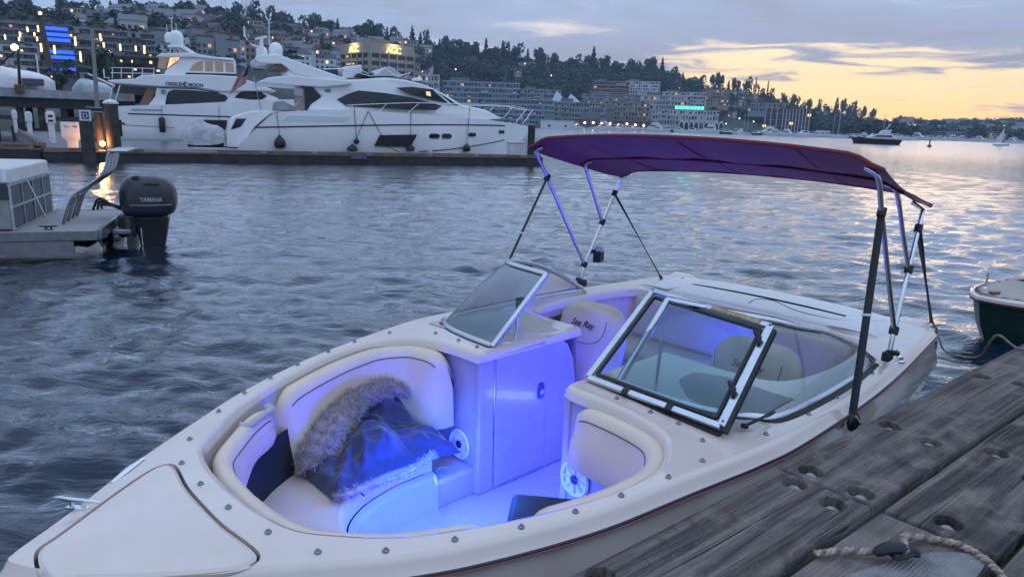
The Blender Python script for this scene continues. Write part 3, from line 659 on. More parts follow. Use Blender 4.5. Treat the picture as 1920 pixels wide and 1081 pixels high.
for j, x in ((0, 1.64), (1, .70)):
    pts = []
    for i in range(41):
        u = -1 + 2 * i / 40; v = 0.0 if j == 0 else 1.0; a = abs(u); drop = a ** 2.2 * .55 + sstep(.86, 1, a) * .45
        pts.append((x + (.03 if j == 0 else -.03) * math.sin(math.pi * (u + 1) / 2) ** 2, u * (1.12 - .05 * v), 1.905 - .215 * v + (.105 - .01 * v) * (1 - drop) - .003))
    mb.tube(pts, .011, 8)
mb.build('hem', mat('maroon_hem', (0.20, 0.03, 0.035), 0.8, bump=.4, bscale=300), can, smooth=60)
def canopy_z(u, v):
    a = abs(u); return 1.905 - .215 * v - .02 * math.sin(math.pi * v) + (.105 - .01 * v) * (1 - (a ** 2.2 * .55 + sstep(.86, 1.0, a) * .45))
for v in (.5,):
    mb = MB(); mb.tube([(1.64 - .95 * v, u * (1.12 - .05 * v), canopy_z(u, v) - .012) for u in np.linspace(-.97, .97, 33)], .014, 8, flat=(1.6, .5)); mb.build('bow_pocket', mat('maroon_hem', (0.20, 0.03, 0.035), 0.8), can, smooth=60)
for u in (-.62, 0.0, .62):
    mb = MB(); mb.tube([(1.64 - .95 * v, u * (1.12 - .05 * v), canopy_z(u, v) - .016 * abs(math.sin(v * math.pi * 2)) * (1 - abs(u) * .6) - .008) for v in np.linspace(.02, .98, 21)], .005, 6, flat=(1.4, .6)); mb.build('seam', mat('maroon_hem', (0.20, 0.03, 0.035), 0.8), can, smooth=60)
PIV = lambda sd: Vector((1.05, sd * 1.085, 1.045))
for sd in (1, -1):
    P = PIV(sd); F1 = Vector((1.60, sd * 1.085, 1.865)); R1 = Vector((.74, sd * 1.04, 1.665))
    mb = MB(); mb.tube(crs([P, P + Vector((.03, 0, .05)), P + (F1 - P) * .3 + Vector((.0, 0, .0)), P + (F1 - P) * .8, F1, F1 + Vector((.0, -sd * .06, .04))], 5), .0125, 10); mb.build('front_bow_tube', ALU, can, smooth=60)
    mb = MB(); mb.tube([P + Vector((.02, 0, -.14)), P, P + (R1 - P) * .5, R1, R1 + Vector((0, -sd * .06, .035))], .0125, 10); mb.build('rear_bow_tube', CHROME, can, smooth=60)
    m0 = P + (R1 - P) * .50; m1 = Vector((1.16, sd * 1.03, 1.775))
    mb = MB(); mb.tube(crs([m0, m0 + (m1 - m0) * .5, m1, m1 + Vector((0, -sd * .06, .035))], 4), .0115, 10); mb.build('middle_bow_tube', ALU, can, smooth=60)
    for q, r_ in ((P, .024), (m0, .022), (P + (F1 - P) * .80, .021), (P + (R1 - P) * .84, .021)):
        mb = MB(); d = (R1 - P).normalized(); mb.tube([q - d * .022, q + d * .022], r_, 10); mb.build('clamp', BLACK, can, smooth=50, bevel=.003)
    mb = MB(); mb.box((P.x + .02, P.y - sd * .005, .905), (.075, .04, .05)); mb.box((P.x + .02, P.y + sd * .02, .93), (.03, .06, .025)); mb.build('deck_mount', BLACK, can, bevel=.006)
    fs = P + (F1 - P) * .80; ff = Vector((1.86, sd * 1.215, .83)) if sd > 0 else Vector((1.95, sd * 1.13, .88))
    mb = MB(); d = ff - fs; mb.tube([fs + d * u for u in np.linspace(0, 1, 9)], .020 if sd > 0 else .015, 8, flat=(.9, .18)); st = mb.build('strap', BLACK, can, smooth=60)
    mb = MB(); c = fs + d * (.52 if sd > 0 else .45); mb.tube([c - d * .006, c + d * .006], .024 if sd > 0 else .018, 8, flat=(.95, .3)); mb.build('buckle', mat('buckle_grey', (.55, .6, .6), .3, .6), st)
    rs = P + (R1 - P) * .84; rf = Vector((-.03, sd * .98, .86)) if sd > 0 else Vector((.25, sd * .93, .86))
    mb = MB(); d = rf - rs; mb.tube([rs + d * u for u in np.linspace(0, 1, 7)], [.018, .017, .012, .008, .008, .010, .013], 8, flat=(.9, .25)); st = mb.build('strap', BLACK, can, smooth=60)
    mb = MB(); mb.tube([rf - d * .04, rf], .016, 8, flat=(1, .6)); mb.build('snap_hook', BLACK, st)
# rubber foot where the front strap is tied on the port side
mb = MB(); mb.sphere((1.855, 1.222, .795), .052, 14, (1.0, .42, .85)); o = mb.build('strap_pad', BLACK, boat, smooth=60)
mb = MB(); mb.tube(crs([(1.875, 1.236, .83), (1.855, 1.25, .80), (1.835, 1.245, .785), (1.865, 1.252, .81)], 4), .006, 6); mb.build('cord_knot', mat('grey_cord', (.35, .34, .33), .8), o)
# --- blue lamps under the coamings (switched on in the photograph)
LED = emat('blue_led', (0.06, 0.14, 1.0), 1.6)
def lamp(name, loc, energy, size, rot, col=(0.02, 0.03, 1.0), sy=None):
    l = bpy.data.lights.new(name, 'AREA'); l.energy = energy; l.size = size; l.color = col
    if sy: l.shape = 'RECTANGLE'; l.size_y = sy
    o = link(name, l, boat); o.location = loc; o.rotation_euler = rot; return o
def aim(d): return Vector(d).normalized().to_track_quat('-Z', 'Y').to_euler()
mb = MB(); mb.tube([(p[0], p[1], ZS - .097) for p in offs(well, -.002, False)], .003, 6); mb.build('led_strip', LED, boat)
lamp('led_lamp', (3.22, .29, .27), 15.0, .5, aim((-.55, -1, .35)), sy=.05)
lamp('led_lamp', (3.15, .0, .62), 13.0, .5, aim((-.1, -.1, -1)), (0.02, 0.14, 1.0), sy=.3)
lamp('led_lamp', (3.05, -.30, .25), 6.0, .25, aim((-.9, .75, .25)), sy=.05)
lamp('led_lamp', (2.05, .10, .35), 7.0, .3, aim((.6, -.6, .2)), sy=.05)
lamp('led_lamp', (1.75, -.45, .55), 7.5, .4, aim((-.15, -.12, 1)), sy=.1).data.spread = math.radians(110)
lamp('led_lamp', (1.25, .3, .58), 12.0, .8, aim((.2, -.5, .5)), sy=.1)
# ------------------------------------------------------------------ dock in the foreground
DTH = math.radians(39.6); DZ = 0.94; DK_ = 1.11
dockT = Matrix.Rotation(DTH, 4, 'Z')
def woodmat(name, base, dark, lines, strength, swirl=.25):
    m = bpy.data.materials.new(name); m.use_nodes = True; t = NT(m.node_tree); b = m.node_tree.nodes['Principled BSDF']
    oc = t.node('ShaderNodeTexCoord').outputs['Object']; inf = t.node('ShaderNodeObjectInfo').outputs['Random']
    off = t.comb(t.math('MULTIPLY', inf, 37.0), t.math('MULTIPLY', inf, 11.0), t.math('MULTIPLY', inf, 5.0))
    va = t.node('ShaderNodeVectorMath', operation='ADD'); t.l.new(oc, va.inputs[0]); t.l.new(off, va.inputs[1]); P = va.outputs[0]
    def mapped(sc):
        mp = t.node('ShaderNodeMapping'); t.l.new(P, mp.inputs[0]); mp.inputs['Scale'].default_value = sc; return mp.outputs[0]
    # growth rings: contours of a field drawn out along the board, with knots
    n = t.noise(mapped((swirl * 2.2, 4.2, 1.0)), 1.0, 2, 0.4, 0.25)
    gr = t.math('SINE', t.math('MULTIPLY', n, lines)); gr01 = t.rng(gr, -.7, .9, 0, 1)
    fb = t.noise(mapped((.8, 44, 8)), 2.0, 6, 0.72, 0.15); f1 = t.rng(fb, .36, .64, 0, 1)
    f2 = t.rng(t.noise(mapped((2.5, 120, 8)), 2.0, 3, 0.7), .35, .65, 0, 1)
    f = t.math('ADD', t.math('MULTIPLY', gr01, strength), t.math('ADD', t.math('MULTIPLY', f1, (1 - strength) * .65), t.math('MULTIPLY', f2, (1 - strength) * .35)))
    c = t.mix(f, (*dark, 1), (*base, 1))
    pt = t.noise(P, 4.0, 6, 0.7, 0.4); c = t.mix(t.math('MULTIPLY', t.rng(pt, .48, .66, 0, 1), .45), c, (base[0] * 1.5, base[1] * 1.46, base[2] * 1.42, 1))
    br = t.noise(mapped((.8, 3, 1)), 1.7, 4, .6, .4); c = t.mix(t.math('MULTIPLY', t.rng(br, .45, .7, 0, 1), .35), c, (.15, .095, .06, 1))
    st = t.noise(P, 2.1, 5, 0.65, 0.6); c = t.mix(t.math('MULTIPLY', t.rng(st, .56, .66, 0, 1), .55), c, (dark[0] * .6, dark[1] * .6, dark[2] * .6, 1))
    cr = t.rng(t.noise(mapped((.55, 34, 3)), 2.0, 4, .6, .15), .655, .685, 0, 1); c = t.mix(t.math('MULTIPLY', cr, .9), c, (.010, .009, .009, 1))
    sp = t.rng(t.noise(P, 90, 2, .5), .66, .74, 0, 1); c = t.mix(t.math('MULTIPLY', sp, .5), c, (.30, .29, .28, 1))
    t.l.new(c, b.inputs['Base Color']); b.inputs['Roughness'].default_value = 0.8; b.inputs['Specular IOR Level'].default_value = .3
    h = t.math('SUBTRACT', t.math('ADD', t.math('MULTIPLY', gr01, .9 * strength), t.math('MULTIPLY', f1, .7)), t.math('MULTIPLY', cr, 1.5))
    bp = t.node('ShaderNodeBump'); bp.inputs['Strength'].default_value = 1.0; bp.inputs['Distance'].default_value = .004; t.l.new(h, bp.inputs['Height']); t.l.new(bp.outputs[0], b.inputs['Normal'])
    return m
W1 = woodmat('weathered_plank', (.245, .198, .17), (.036, .029, .027), 60, .36, .16)
W2 = woodmat('grooved_plank', (.24, .195, .163), (.026, .021, .020), 74, .5, .24)
dock = thing('wooden_dock', 'weathered grey timber dock with bolt holes running along the lower right corner', 'dock', (0, 0, 0), DTH)
dock.scale = (DK_, DK_, 1)
WASH = mat('dirty_washer', (.28, .26, .24), .8, var=.4, vscale=90, bump=.6, bscale=150)
def plank(s0, s1, t0, t1, holes=(), m=W1, zt=DZ, th=.085):
    L, Wd = s1 - s0, t1 - t0; cx, cy = (s0 + s1) / 2, (t0 + t1) / 2
    wob = lambda x, y: .004 * fnoise(x * 3 + s0, y * 6 + t0, 1.7)
    e = .007
    outer = []
    for k in range(25): outer.append((-L / 2 + e + (L - 2 * e) * k / 24, -Wd / 2 + e + .003 * fnoise(k * .9 + s0, t0)))
    for k in range(1, 5): outer.append((L / 2 - e, -Wd / 2 + e + (Wd - 2 * e) * k / 5))
    for k in range(25): outer.append((L / 2 - e - (L - 2 * e) * k / 24, Wd / 2 - e + .003 * fnoise(k * .9 + s0, t1)))
    for k in range(1, 5): outer.append((-L / 2 + e, Wd / 2 - e - (Wd - 2 * e) * k / 5))
    hs = [[(hx_ - cx + r * (1 + .05 * math.sin(3 * a)) * math.cos(a), hy_ - cy + r * math.sin(a)) for a in np.linspace(0, 2 * math.pi, 18, endpoint=False)] for hx_, hy_, r in holes]
    mb = sheet(outer, hs, wob, .075)
    o2 = [(p[0] * (1 + 2 * e / L), p[1] * (1 + 2 * e / Wd)) for p in outer]
    mb.loft([[(p[0], p[1], wob(*p)) for p in outer], [(q[0] * .3 + p[0] * .7, q[1] * .3 + p[1] * .7, -.0025) for p, q in zip(outer, o2)], [(p[0], p[1], -.009) for p in o2], [(p[0], p[1], -th) for p in o2]], cap1=True)
    for h in hs:
        c = np.mean(h, axis=0); mb.loft([[(p[0], p[1], wob(*p)) for p in h], [(c[0] + (p[0] - c[0]) * .95, c[1] + (p[1] - c[1]) * .95, -.006) for p in h], [(c[0] + (p[0] - c[0]) * .92, c[1] + (p[1] - c[1]) * .92, -.034) for p in h]])
    o = mb.build('plank', m, dock, smooth=40); o.location = (cx, cy, zt)
    for h in hs:
        c = np.mean(h, axis=0); b = MB(); b.lathe([(.036, -.036), (.034, -.031), (.016, -.030), (.016, -.018), (.012, -.014), (.001, -.013)], 14, Matrix.Translation((c[0], c[1], 0)))
        b.build('bolt', WASH, o, smooth=40)
    return o
hr = .038
plank(-1.6, 1.918, .726, 1.008, [(1.87, .928, hr), (1.845, .801, hr), (1.085, .960, hr), (.5, .80, hr)])
plank(1.926, 5.2, .727, 1.012, [(1.985, .939, hr), (1.975, .782, hr), (2.545, .95, hr), (2.527, .809, hr), (3.443, .95, hr), (3.475, .811, hr), (4.3, .94, hr), (4.3, .80, hr)])
plank(-1.6, 1.926, .428, .706, [(.9, .6, hr)], W1, DZ - .004); plank(1.936, 2.945, .424, .706, [(2.01, .566, hr), (2.50, .50, hr), (2.62, .64, hr)], W2, DZ - .002); plank(2.958, 5.2, .428, .706, [(3.05, .6, hr), (3.9, .5, hr)], W2, DZ - .006)
plank(-1.6, 2.4, .132, .411, [], W1, DZ - .003); plank(2.41, 5.2, .132, .411, [], W1, DZ - .005)
plank(-1.6, 1.2, -.165, .114, [], W1, DZ - .002); plank(1.21, 5.2, -.165, .114, [], W1, DZ - .004)
plank(-1.6, 5.2, -.46, -.175, [], W1, DZ); plank(-1.6, 5.2, -.755, -.47, [], W1, DZ - .003)
for s_ in (-1.2, -.1, .95, 1.92, 2.9, 3.9, 5.0):
    mb = MB(); mb.box((s_, .13, DZ - .20), (.14, 1.7, .22)); mb.build('joist', mat('wet_timber', (.03, .028, .026), .8, var=.3, vscale=8), dock)
for s_, t_ in ((-1.0, .75), (1.5, -.6), (4.8, .70), (4.8, -.6)):
    mb = MB(); mb.tube([(s_, t_, -1.0), (s_, t_, DZ - .31)], .15, 14); mb.build('pile', mat('wet_timber', (.03, .028, .026), .8), dock, smooth=50)
def dk(s_, t_, z): return tuple(dockT @ Vector((s_ * DK_, t_ * DK_, z)))
# rope lying on the dock: three twisted strands
ROPEM = mat('braided_rope', (.40, .31, .23), .9, var=.35, vscale=70, bump=.8, bscale=260)
def rope(name, pts, r, label, turns=22.0, m=ROPEM, cat='rope', flecks=None):
    P = resample([list(p) for p in crs(pts, 8)], 160); root = thing(name, label, cat, tuple(P[0]))
    for q in range(3):
        c = []; L = 0; up = Vector((0, 0, 1))
        for i in range(len(P)):
            t = Vector(P[min(i + 1, len(P) - 1)]) - Vector(P[max(i - 1, 0)]); t.normalize(); s_ = t.cross(up); s_ = s_.normalized() if s_.length > 1e-4 else Vector((1, 0, 0)); u = s_.cross(t)
            L += np.linalg.norm(P[i] - P[i - 1]) if i else 0; a = L * turns * 2 * math.pi + q * 2.094
            c.append(Vector(P[i]) - Vector(P[0]) + s_ * (math.cos(a) * r * .5) + u * (math.sin(a) * r * .5))
        mb = MB(); mb.tube(c, r * .56, 6); mb.build('strand', (flecks if (flecks and q == 2) else m), root, smooth=60)
    return root
FLECK = mat('dark_strand', (.20, .16, .13), .9, var=.6, vscale=160, bump=.8, bscale=260)
zt = DZ + .012
rope('mooring_rope', [dk(1.56, .70, zt), dk(1.615, .668, zt + .004), dk(1.66, .632, zt + .004), dk(1.70, .59, zt + .012), dk(1.705, .555, zt + .028), dk(1.74, .575, zt + .035), dk(1.80, .592, zt + .014), dk(1.86, .56, zt), dk(1.895, .50, zt), dk(1.87, .43, zt), dk(1.80, .36, zt), dk(1.72, .30, zt)], .0105, 'pale braided rope with dark flecks curling over the corner of the dock', flecks=FLECK)
root = thing('rope_clip', 'small black clip holding the pale rope on the dock boards', 'clip', dk(1.70, .585, DZ), DTH)
mb = MB(); mb.tube(crs([(-.05, .02, .03), (-.02, .0, .045), (.02, -.03, .04), (.04, -.055, .03)], 4), [.011, .016, .017, .018, .018, .018, .018, .018, .018, .018, .017, .014, .011], 8, flat=(1, .8)); mb.build('clip_body', BLACK, root, smooth=50)
mb = MB(); mb.tube(crs([(-.03, -.02, .03), (.0, -.05, .04), (.04, -.03, .03), (.03, .02, .03)], 4, True), .005, 6, closed=True); mb.build('clip_ring', BLACK, root, smooth=50)
# net-like anti-slip mat under the rope
m_ = mat('net_mat', (.30, .28, .265), .9, var=.3, vscale=12)
t_ = NT(m_.node_tree); b_ = m_.node_tree.nodes['Principled BSDF']; oc_ = t_.node('ShaderNodeTexCoord').outputs['Object']
sx_, sy_, sz_ = t_.sep(oc_); hgt = t_.math('MULTIPLY', t_.math('SINE', t_.math('MULTIPLY', t_.math('ADD', sx_, sy_), 340.)), t_.math('SINE', t_.math('MULTIPLY', t_.math('SUBTRACT', sx_, sy_), 340.)))
bp_ = t_.node('ShaderNodeBump'); bp_.inputs['Strength'].default_value = 1.0; bp_.inputs['Distance'].default_value = .004; t_.l.new(hgt, bp_.inputs['Height']); t_.l.new(bp_.outputs[0], b_.inputs['Normal'])
mb = MB(); mb.prism([(p[0], p[1]) for p in crs([(1.50, .62), (1.66, .585), (1.80, .54), (1.885, .47), (1.86, .432), (1.3, .432), (1.3, .60)], 4, True)], 0, .004)
o = mb.build('net_mat', m_); o.matrix_world = dockT @ Matrix.Diagonal((DK_, DK_, 1, 1)) @ Matrix.Translation((0, 0, DZ + .002)); tag(o, 'rough net-textured mat on the dock board beneath the pale rope', 'mat')
# stern line of the bowrider to the dock
rope('stern_line', [b2w(-.18, .99, .76), b2w(-.20, 1.05, .66), b2w(-.10, 1.25, .70), dk(3.95, 1.06, 1.02), dk(4.05, .98, DZ + .01), dk(4.3, .86, DZ + .012)], .007, 'thin tan line from the stern of the white boat to the dock', turns=30, m=mat('tan_line', (.30, .24, .19), .9, var=.3, vscale=80))
# ------------------------------------------------------------------ blanket on the starboard bow seat
def bthing(name, label, cat):
    o = thing(name, label, cat, b2w(0, 0, 0), math.pi + BTH); return o
bl_ = bthing('blanket', 'navy fleece-lined blanket heaped on the bow seat of the white boat', 'blanket')
NAVY = mat('navy_nylon', (.034, .036, .085), .85, var=.25, vscale=14, bump=.5, bscale=55, sheen=.35)
FLEECE = mat('grey_fleece', (.44, .36, .36), .95, var=.25, vscale=25, sheen=.4)
def blob_xy(u, v):
    # u runs bow->stern, v runs from the well outboard up the backrest
    x = 3.60 - .74 * u; y = -.31 - .56 * v - .07 * math.sin(u * 3.1) * (1 - v)
    return x, y
def blob_z(u, v):
    x, y = blob_xy(u, v)
    e = min(u, 1 - u) / .16; ev = min(v / .14, (1 - v) / .10); ed = max(0, min(1, e, ev)); ed = math.sqrt(1 - (1 - ed) ** 2)
    base = ZS + .012 + sstep(.45, 1.0, v) * .13
    h = .145 * math.sin(math.pi * (.15 + .7 * u)) ** .8 * (.45 + .65 * math.sin(math.pi * min(1, .12 + v * .95)))
    f = fnoise(u * 2.6 + v * 1.2, v * 2.0 - u * 1.4, 4.2) * .09 + (1 - abs(fnoise(u * 4.5 - v * 3.0, v * 3.2 + u * 2, 8.3))) ** 3 * .05 - .03 + (1 - abs(fnoise(u * 8 + v * 5, v * 6 - u * 3, 2.3))) ** 4 * .018 + .008 * fnoise(u * 22, v * 22, 1)
    return base + ed * max(0, h + f - .02)
n_, m__ = 64, 52
mb = MB(); mb.loft([[(*blob_xy(i / (n_ - 1), j / (m__ - 1)), blob_z(i / (n_ - 1), j / (m__ - 1))) for i in range(n_)] for j in range(m__)], False)
o = mb.build('quilted_shell', NAVY, bl_, smooth=180); md = o.modifiers.new('sub', 'SUBSURF'); md.levels = 1; md.render_levels = 1
def fleece(name, path, rads, seed, nt, hl=.024):
    g = np.random.default_rng(seed); P = resample([list(p) for p in crs(path, 6)], 40); R = np.interp(np.linspace(0, 1, 40), np.linspace(0, 1, len(rads)), rads)
    mb = MB(); mb.tube([tuple(p) for p in P], [float(r * (1 + .10 * math.sin(k * 1.7))) for k, r in enumerate(R)], 14, flat=(1.0, .62)); o = mb.build(name, FLEECE, bl_, smooth=180)
    tb = MB(); me = o.data; vs = np.array([v.co for v in me.vertices]); nn = np.array([v.normal for v in me.vertices])
    for k in range(nt):
        i = g.integers(len(vs)); i2 = g.integers(14); p = vs[i] + g.normal(0, .010, 3); nv = nn[i] + g.normal(0, .45, 3); nv /= np.linalg.norm(nv) + 1e-6
        s_ = np.cross(nv, g.normal(0, 1, 3)); s_ /= np.linalg.norm(s_) + 1e-6; L = hl * g.uniform(.6, 1.3); w_ = .0017
        p = p - nv * .006
        q = p + nv * L * .6 + g.normal(0, .004, 3); e = p + nv * L + g.normal(0, .007, 3) - np.array([0, 0, .006])
        tb.add([tuple(p - s_ * w_), tuple(p + s_ * w_), tuple(q + s_ * w_ * .7), tuple(q - s_ * w_ * .7), tuple(e)], [(0, 1, 2, 3), (3, 2, 4)])
    f_ = tb.build('fleece_tufts', FLEECE, o, smooth=180, fix=False); tag(f_, kind='stuff')
fleece('fleece_lining', [(3.00, -.78, .60), (3.12, -.79, .625), (3.23, -.76, .615), (3.34, -.70, .575), (3.43, -.66, .53), (3.52, -.62, .475), (3.58, -.56, .43)], [.03, .05, .055, .065, .085, .10, .09, .045], 5, 16000)
fleece('fleece_trim', [(3.60, -.31, .40), (3.52, -.285, .405), (3.42, -.30, .40), (3.30, -.285, .40), (3.18, -.29, .405), (3.02, -.34, .415)], [.010, .017, .012, .007, .009, .007], 6, 2600, .008)
fleece('fleece_fold', [(3.16, -.85, .61), (3.06, -.84, .64), (2.97, -.79, .635), (2.92, -.72, .60)], [.025, .04, .04, .02], 9, 4500, .018)
# black bag on the port shelf
bag = bthing('bag', 'black zipped pouch lying on the port bow seat of the white boat', 'bag')
mb = MB(); mb.box((3.03, .47, ZS + .055), (.24, .34, .09), math.radians(40)); mb.build('pouch', mat('black_nylon', (.010, .010, .014), .6, bump=.3, bscale=300), bag, bevel=.025, seg=3)
mb = MB(); mb.tube(crs([(3.13, .42, ZS + .05), (3.18, .40, ZS + .06), (3.19, .37, ZS + .03), (3.15, .38, ZS + .015)], 4), .006, 6); mb.build('strap', BLACK, bag, smooth=60)
# phone holder clamped on the far rear tube of the bimini
hd = bthing('clip_on_holder', 'small black clip-on holder fixed to the far bimini tube', 'holder')
mb = MB(); mb.box((.93, -1.05, 1.10), (.09, .06, .085), .3); mb.build('pouch', BLACK, hd, bevel=.01)
mb = MB(); mb.tube([(.99, -1.09, 1.135), (.94, -1.06, 1.14)], .016, 8); mb.build('arm', BLACK, hd, smooth=50)
mb = MB(); mb.lathe([(.03, 0), (.033, .05), (.03, .05), (.027, .01), (.001, .01)], 14, Matrix.Translation((.93, -1.05, 1.12))); mb.build('cup', mat('clear_cup', (.5, .48, .46), .2), hd, smooth=40)
# ------------------------------------------------------------------ green launch at the right edge
gb = thing('green_launch', 'dark green hulled launch with planked foredeck at the right edge', 'boat', (4.77, 7.07, -.30), math.radians(192)); gb.scale = (1.1, 1.1, 1.0)
# local x points to the bow, the bow tip is the origin
gw = crs([(0, 0), (-.10, .17), (-.35, .40), (-.8, .66), (-1.5, .88), (-2.5, .98), (-3.6, .95), (-4.6, .85)], 6)
gout = [(p[0], p[1]) for p in gw] + [(p[0], -p[1]) for p in gw[::-1][:-1]]
gz = lambda x: .80 - .10 * min(1, -x / 3.)
def gring(sx, sy, f, ox=0): return [(p[0] * sx + ox, p[1] * sy, f(p[0])) for p in gout]
mb = MB(); mb.loft([gring(1, 1, lambda x: gz(x) - .05), gring(.985, .95, lambda x: .5, -.06), gring(.95, .80, lambda x: .2, -.20), gring(.9, .6, lambda x: -.05, -.36), gring(.85, .2, lambda x: -.3, -.5)], cap1=True)
mb.build('hull', mat('green_hull', (.006, .030, .024), .2, coat=.4, rvar=.06), gb, smooth=40)
mb = MB(); mb.loft([gring(1.0, 1.0, lambda x: gz(x) - .05, .018), gring(1.0, 1.02, lambda x: gz(x) - .05, .03), gring(1.0, 1.02, lambda x: gz(x) - .01, .03), gring(.985, .97, gz), gring(.955, .90, lambda x: gz(x) + .012)]); mb.build('gunwale', GEL, gb, smooth=40)
mb = MB(); mb.loft([gring(1.002, 1.024, lambda x: gz(x) - .062, .03), gring(1.002, 1.028, lambda x: gz(x) - .050, .034), gring(1.002, 1.024, lambda x: gz(x) - .040, .03)]); mb.build('rub_strip', mat('maroon_rub', (.07, .02, .02), .4), gb, smooth=40)
def gwid(x): return float(np.interp(-x, [-p[0] for p in gw], [p[1] for p in gw]))
TEAK = mat('bleached_teak', (.42, .36, .30), .7, var=.25, vscale=8, stretch=(3, 30, 3))
for k in range(-8, 9):
    y = k * .075; xs_ = [x for x in np.linspace(-.10, -1.0, 30) if gwid(x) * .90 > abs(y) + .037]
    if len(xs_) < 2: continue
    mb = MB(); a, b = xs_[0], xs_[-1]; mb.box(((a + b) / 2, y, .785), (a - b, .069, .05)); mb.build('deck_plank', TEAK, gb)
mb = MB(); mb.prism([(p[0] * .97 - .02, p[1] * .9) for p in gout], .70, .742); mb.build('deck_caulk', BLACK, gb)
arc = [(-.80 - .55 * (1 - math.cos(a)) / 1.0, .56 * math.sin(a)) for a in np.linspace(-1.35, 1.35, 17)]
mb = MB(); mb.loft([[(p[0], p[1], .80) for p in arc], [(p[0] - .14, p[1] * .94, 1.10) for p in arc]], False); mb.build('windscreen', glassmat('smoked_glass', (.16, .17, .18), 0, .9), gb, smooth=180)
mb = MB(); mb.tube([(p[0] - .14, p[1] * .94, 1.105) for p in arc], .012, 6); mb.build('windscreen_frame', BLACK, gb, smooth=60)
mb = MB(); mb.tube([(-.30, -.24, .80), (-.30, -.24, .98)], .010, 8); mb.lathe([(.022, 0), (.02, .01), (.008, .02)], 10, Matrix.Translation((-.30, -.24, .805))); mb.build('bow_light_staff', CHROME, gb, smooth=50)
mb = MB(); mb.box((-.16, 0, .83), (.10, .05, .03)); mb.build('bow_chock', mat('bronze', (.30, .18, .10), .4, .8), gb, bevel=.01)
# ------------------------------------------------------------------ middle ground: pontoon boat
PT = math.radians(20)
ALUD = mat('dull_aluminium', (.26, .25, .25), .38, 1.0, var=.12, vscale=10, rvar=.1)
pb = thing('pontoon_boat', 'pontoon boat with white lounge and steel ladder rails left of centre', 'boat', (-5.72, 9.62, 0), PT)
# local: x aft, y away from the camera; origin at the near stern corner
PW = 2.45
mb = MB(); mb.box2((-5.2, .06, .38), (-.02, PW - .06, .43)); mb.build('deck', mat('grey_marine_vinyl', (.30, .29, .28), .8, var=.12, vscale=40, bump=.4, bscale=300), pb)
mb = MB(); mb.box2((-5.22, 0, .30), (0, .06, .445)); mb.build('near_deck_rim', ALUD, pb, bevel=.012)
mb = MB(); mb.box2((-5.22, PW - .06, .30), (0, PW, .445)); mb.build('far_deck_rim', ALUD, pb, bevel=.012)
mb = MB(); mb.box2((-.02, .06, .30), (.04, PW - .06, .447)); mb.build('stern_deck_rim', ALUD, pb, bevel=.012)
for y in (.38, PW - .38):
    prof = [(-5.0, .30), (-.25, .30), (-.08, .24), (.0, .10)]
    mb = MB(); mb.tube([(p[0], y, .08) for p in prof], [p[1] for p in prof], 20); mb.build('pontoon_tube', mat('float_aluminium', (.24, .22, .21), .22, 1.0, var=.15, vscale=6, rvar=.1), pb, smooth=50)
mb = MB(); mb.box2((-5.0, .02, .12), (-.3, .05, .30)); mb.build('skirt', ALUD, pb)
mb = MB(); mb.box2((.04, .75, .26), (.30, 1.70, .34)); mb.build('motor_pod', ALUD, pb, bevel=.02)
mb = MB(); mb.box2((.22, .85, -.1), (.28, 1.6, .48)); mb.build('transom_plate', mat('pod_dark', (.05, .05, .055), .5), pb)
# outboard motor
OUT = mat('outboard_charcoal', (.022, .024, .030), .25, coat=.3, rvar=.06)
ob = thing('outboard_motor', 'large charcoal outboard motor on the stern of the pontoon boat', 'outboard motor', (0, 0, 0), 0)
ob.location = Matrix.Translation((-5.72, 9.62, 0)) @ Matrix.Rotation(PT, 4, 'Z') @ Vector((.10, 1.22, -.02)); ob.rotation_euler = (0, 0, PT); ob.scale = (.86, .9, 1.06)
rings = []
for z, x0, x1, w in ((.47, .12, .80, .23), (.52, .04, .90, .27), (.62, .01, .95, .29), (.74, .0, .965, .29), (.86, .02, .95, .285), (.96, .07, .90, .265), (1.03, .15, .80, .22), (1.07, .28, .64, .13)):
    r = []; n = 24
    for k in range(n):
        a = 2 * math.pi * k / n; cx_, rx = (x0 + x1) / 2, (x1 - x0) / 2; c, s_ = math.cos(a), math.sin(a)
        r.append((cx_ + rx * math.copysign(abs(c) ** .75, c), w * math.copysign(abs(s_) ** .75, s_), z))
    rings.append(r)
mb = MB(); mb.loft(rings, True, True, True); o = mb.build('cowling', OUT, ob, smooth=60); md = o.modifiers.new('s', 'SUBSURF'); md.levels = 1; md.render_levels = 1
mb = MB(); mb.loft([[(p[0] + (.5 - p[0]) * .06, p[1] * .94, z) for p in rings[0]] for z in (.44, .475)], True, True, True); mb.build('lower_tray', mat('tray_black', (.012, .012, .014), .4), ob, smooth=50)
mb = MB(); mb.loft([[(.22, -.16, .45), (.80, -.14, .45), (.80, .14, .45), (.22, .16, .45)], [(.28, -.13, .20), (.74, -.11, .20), (.74, .11, .20), (.28, .13, .20)], [(.32, -.10, -.1), (.66, -.08, -.1), (.66, .08, -.1), (.32, .10, -.1)], [(.34, -.07, -.5), (.6, -.05, -.5), (.6, .05, -.5), (.34, .07, -.5)]], True, True, True); mb.build('midsection', mat('tray_black', (.012, .012, .014), .4), ob, bevel=.03, seg=3)
mb = MB(); mb.box2((-.02, -.20, .18), (.26, .20, .50)); mb.build('clamp_bracket', mat('tray_black', (.012, .012, .014), .4), ob, bevel=.03)
mb = MB(); mb.tube([(.34, -.125, .40), (.335, -.13, .22), (.34, -.12, .05)], .014, 8); mb.build('trim_ram', CHROME, ob, smooth=50)
text('YAMAHA', .085, facing((.56, -.296, .705), (0, -1, 0.03)), mat('decal_grey', (.42, .42, .44), .4), ob, bold=.002)
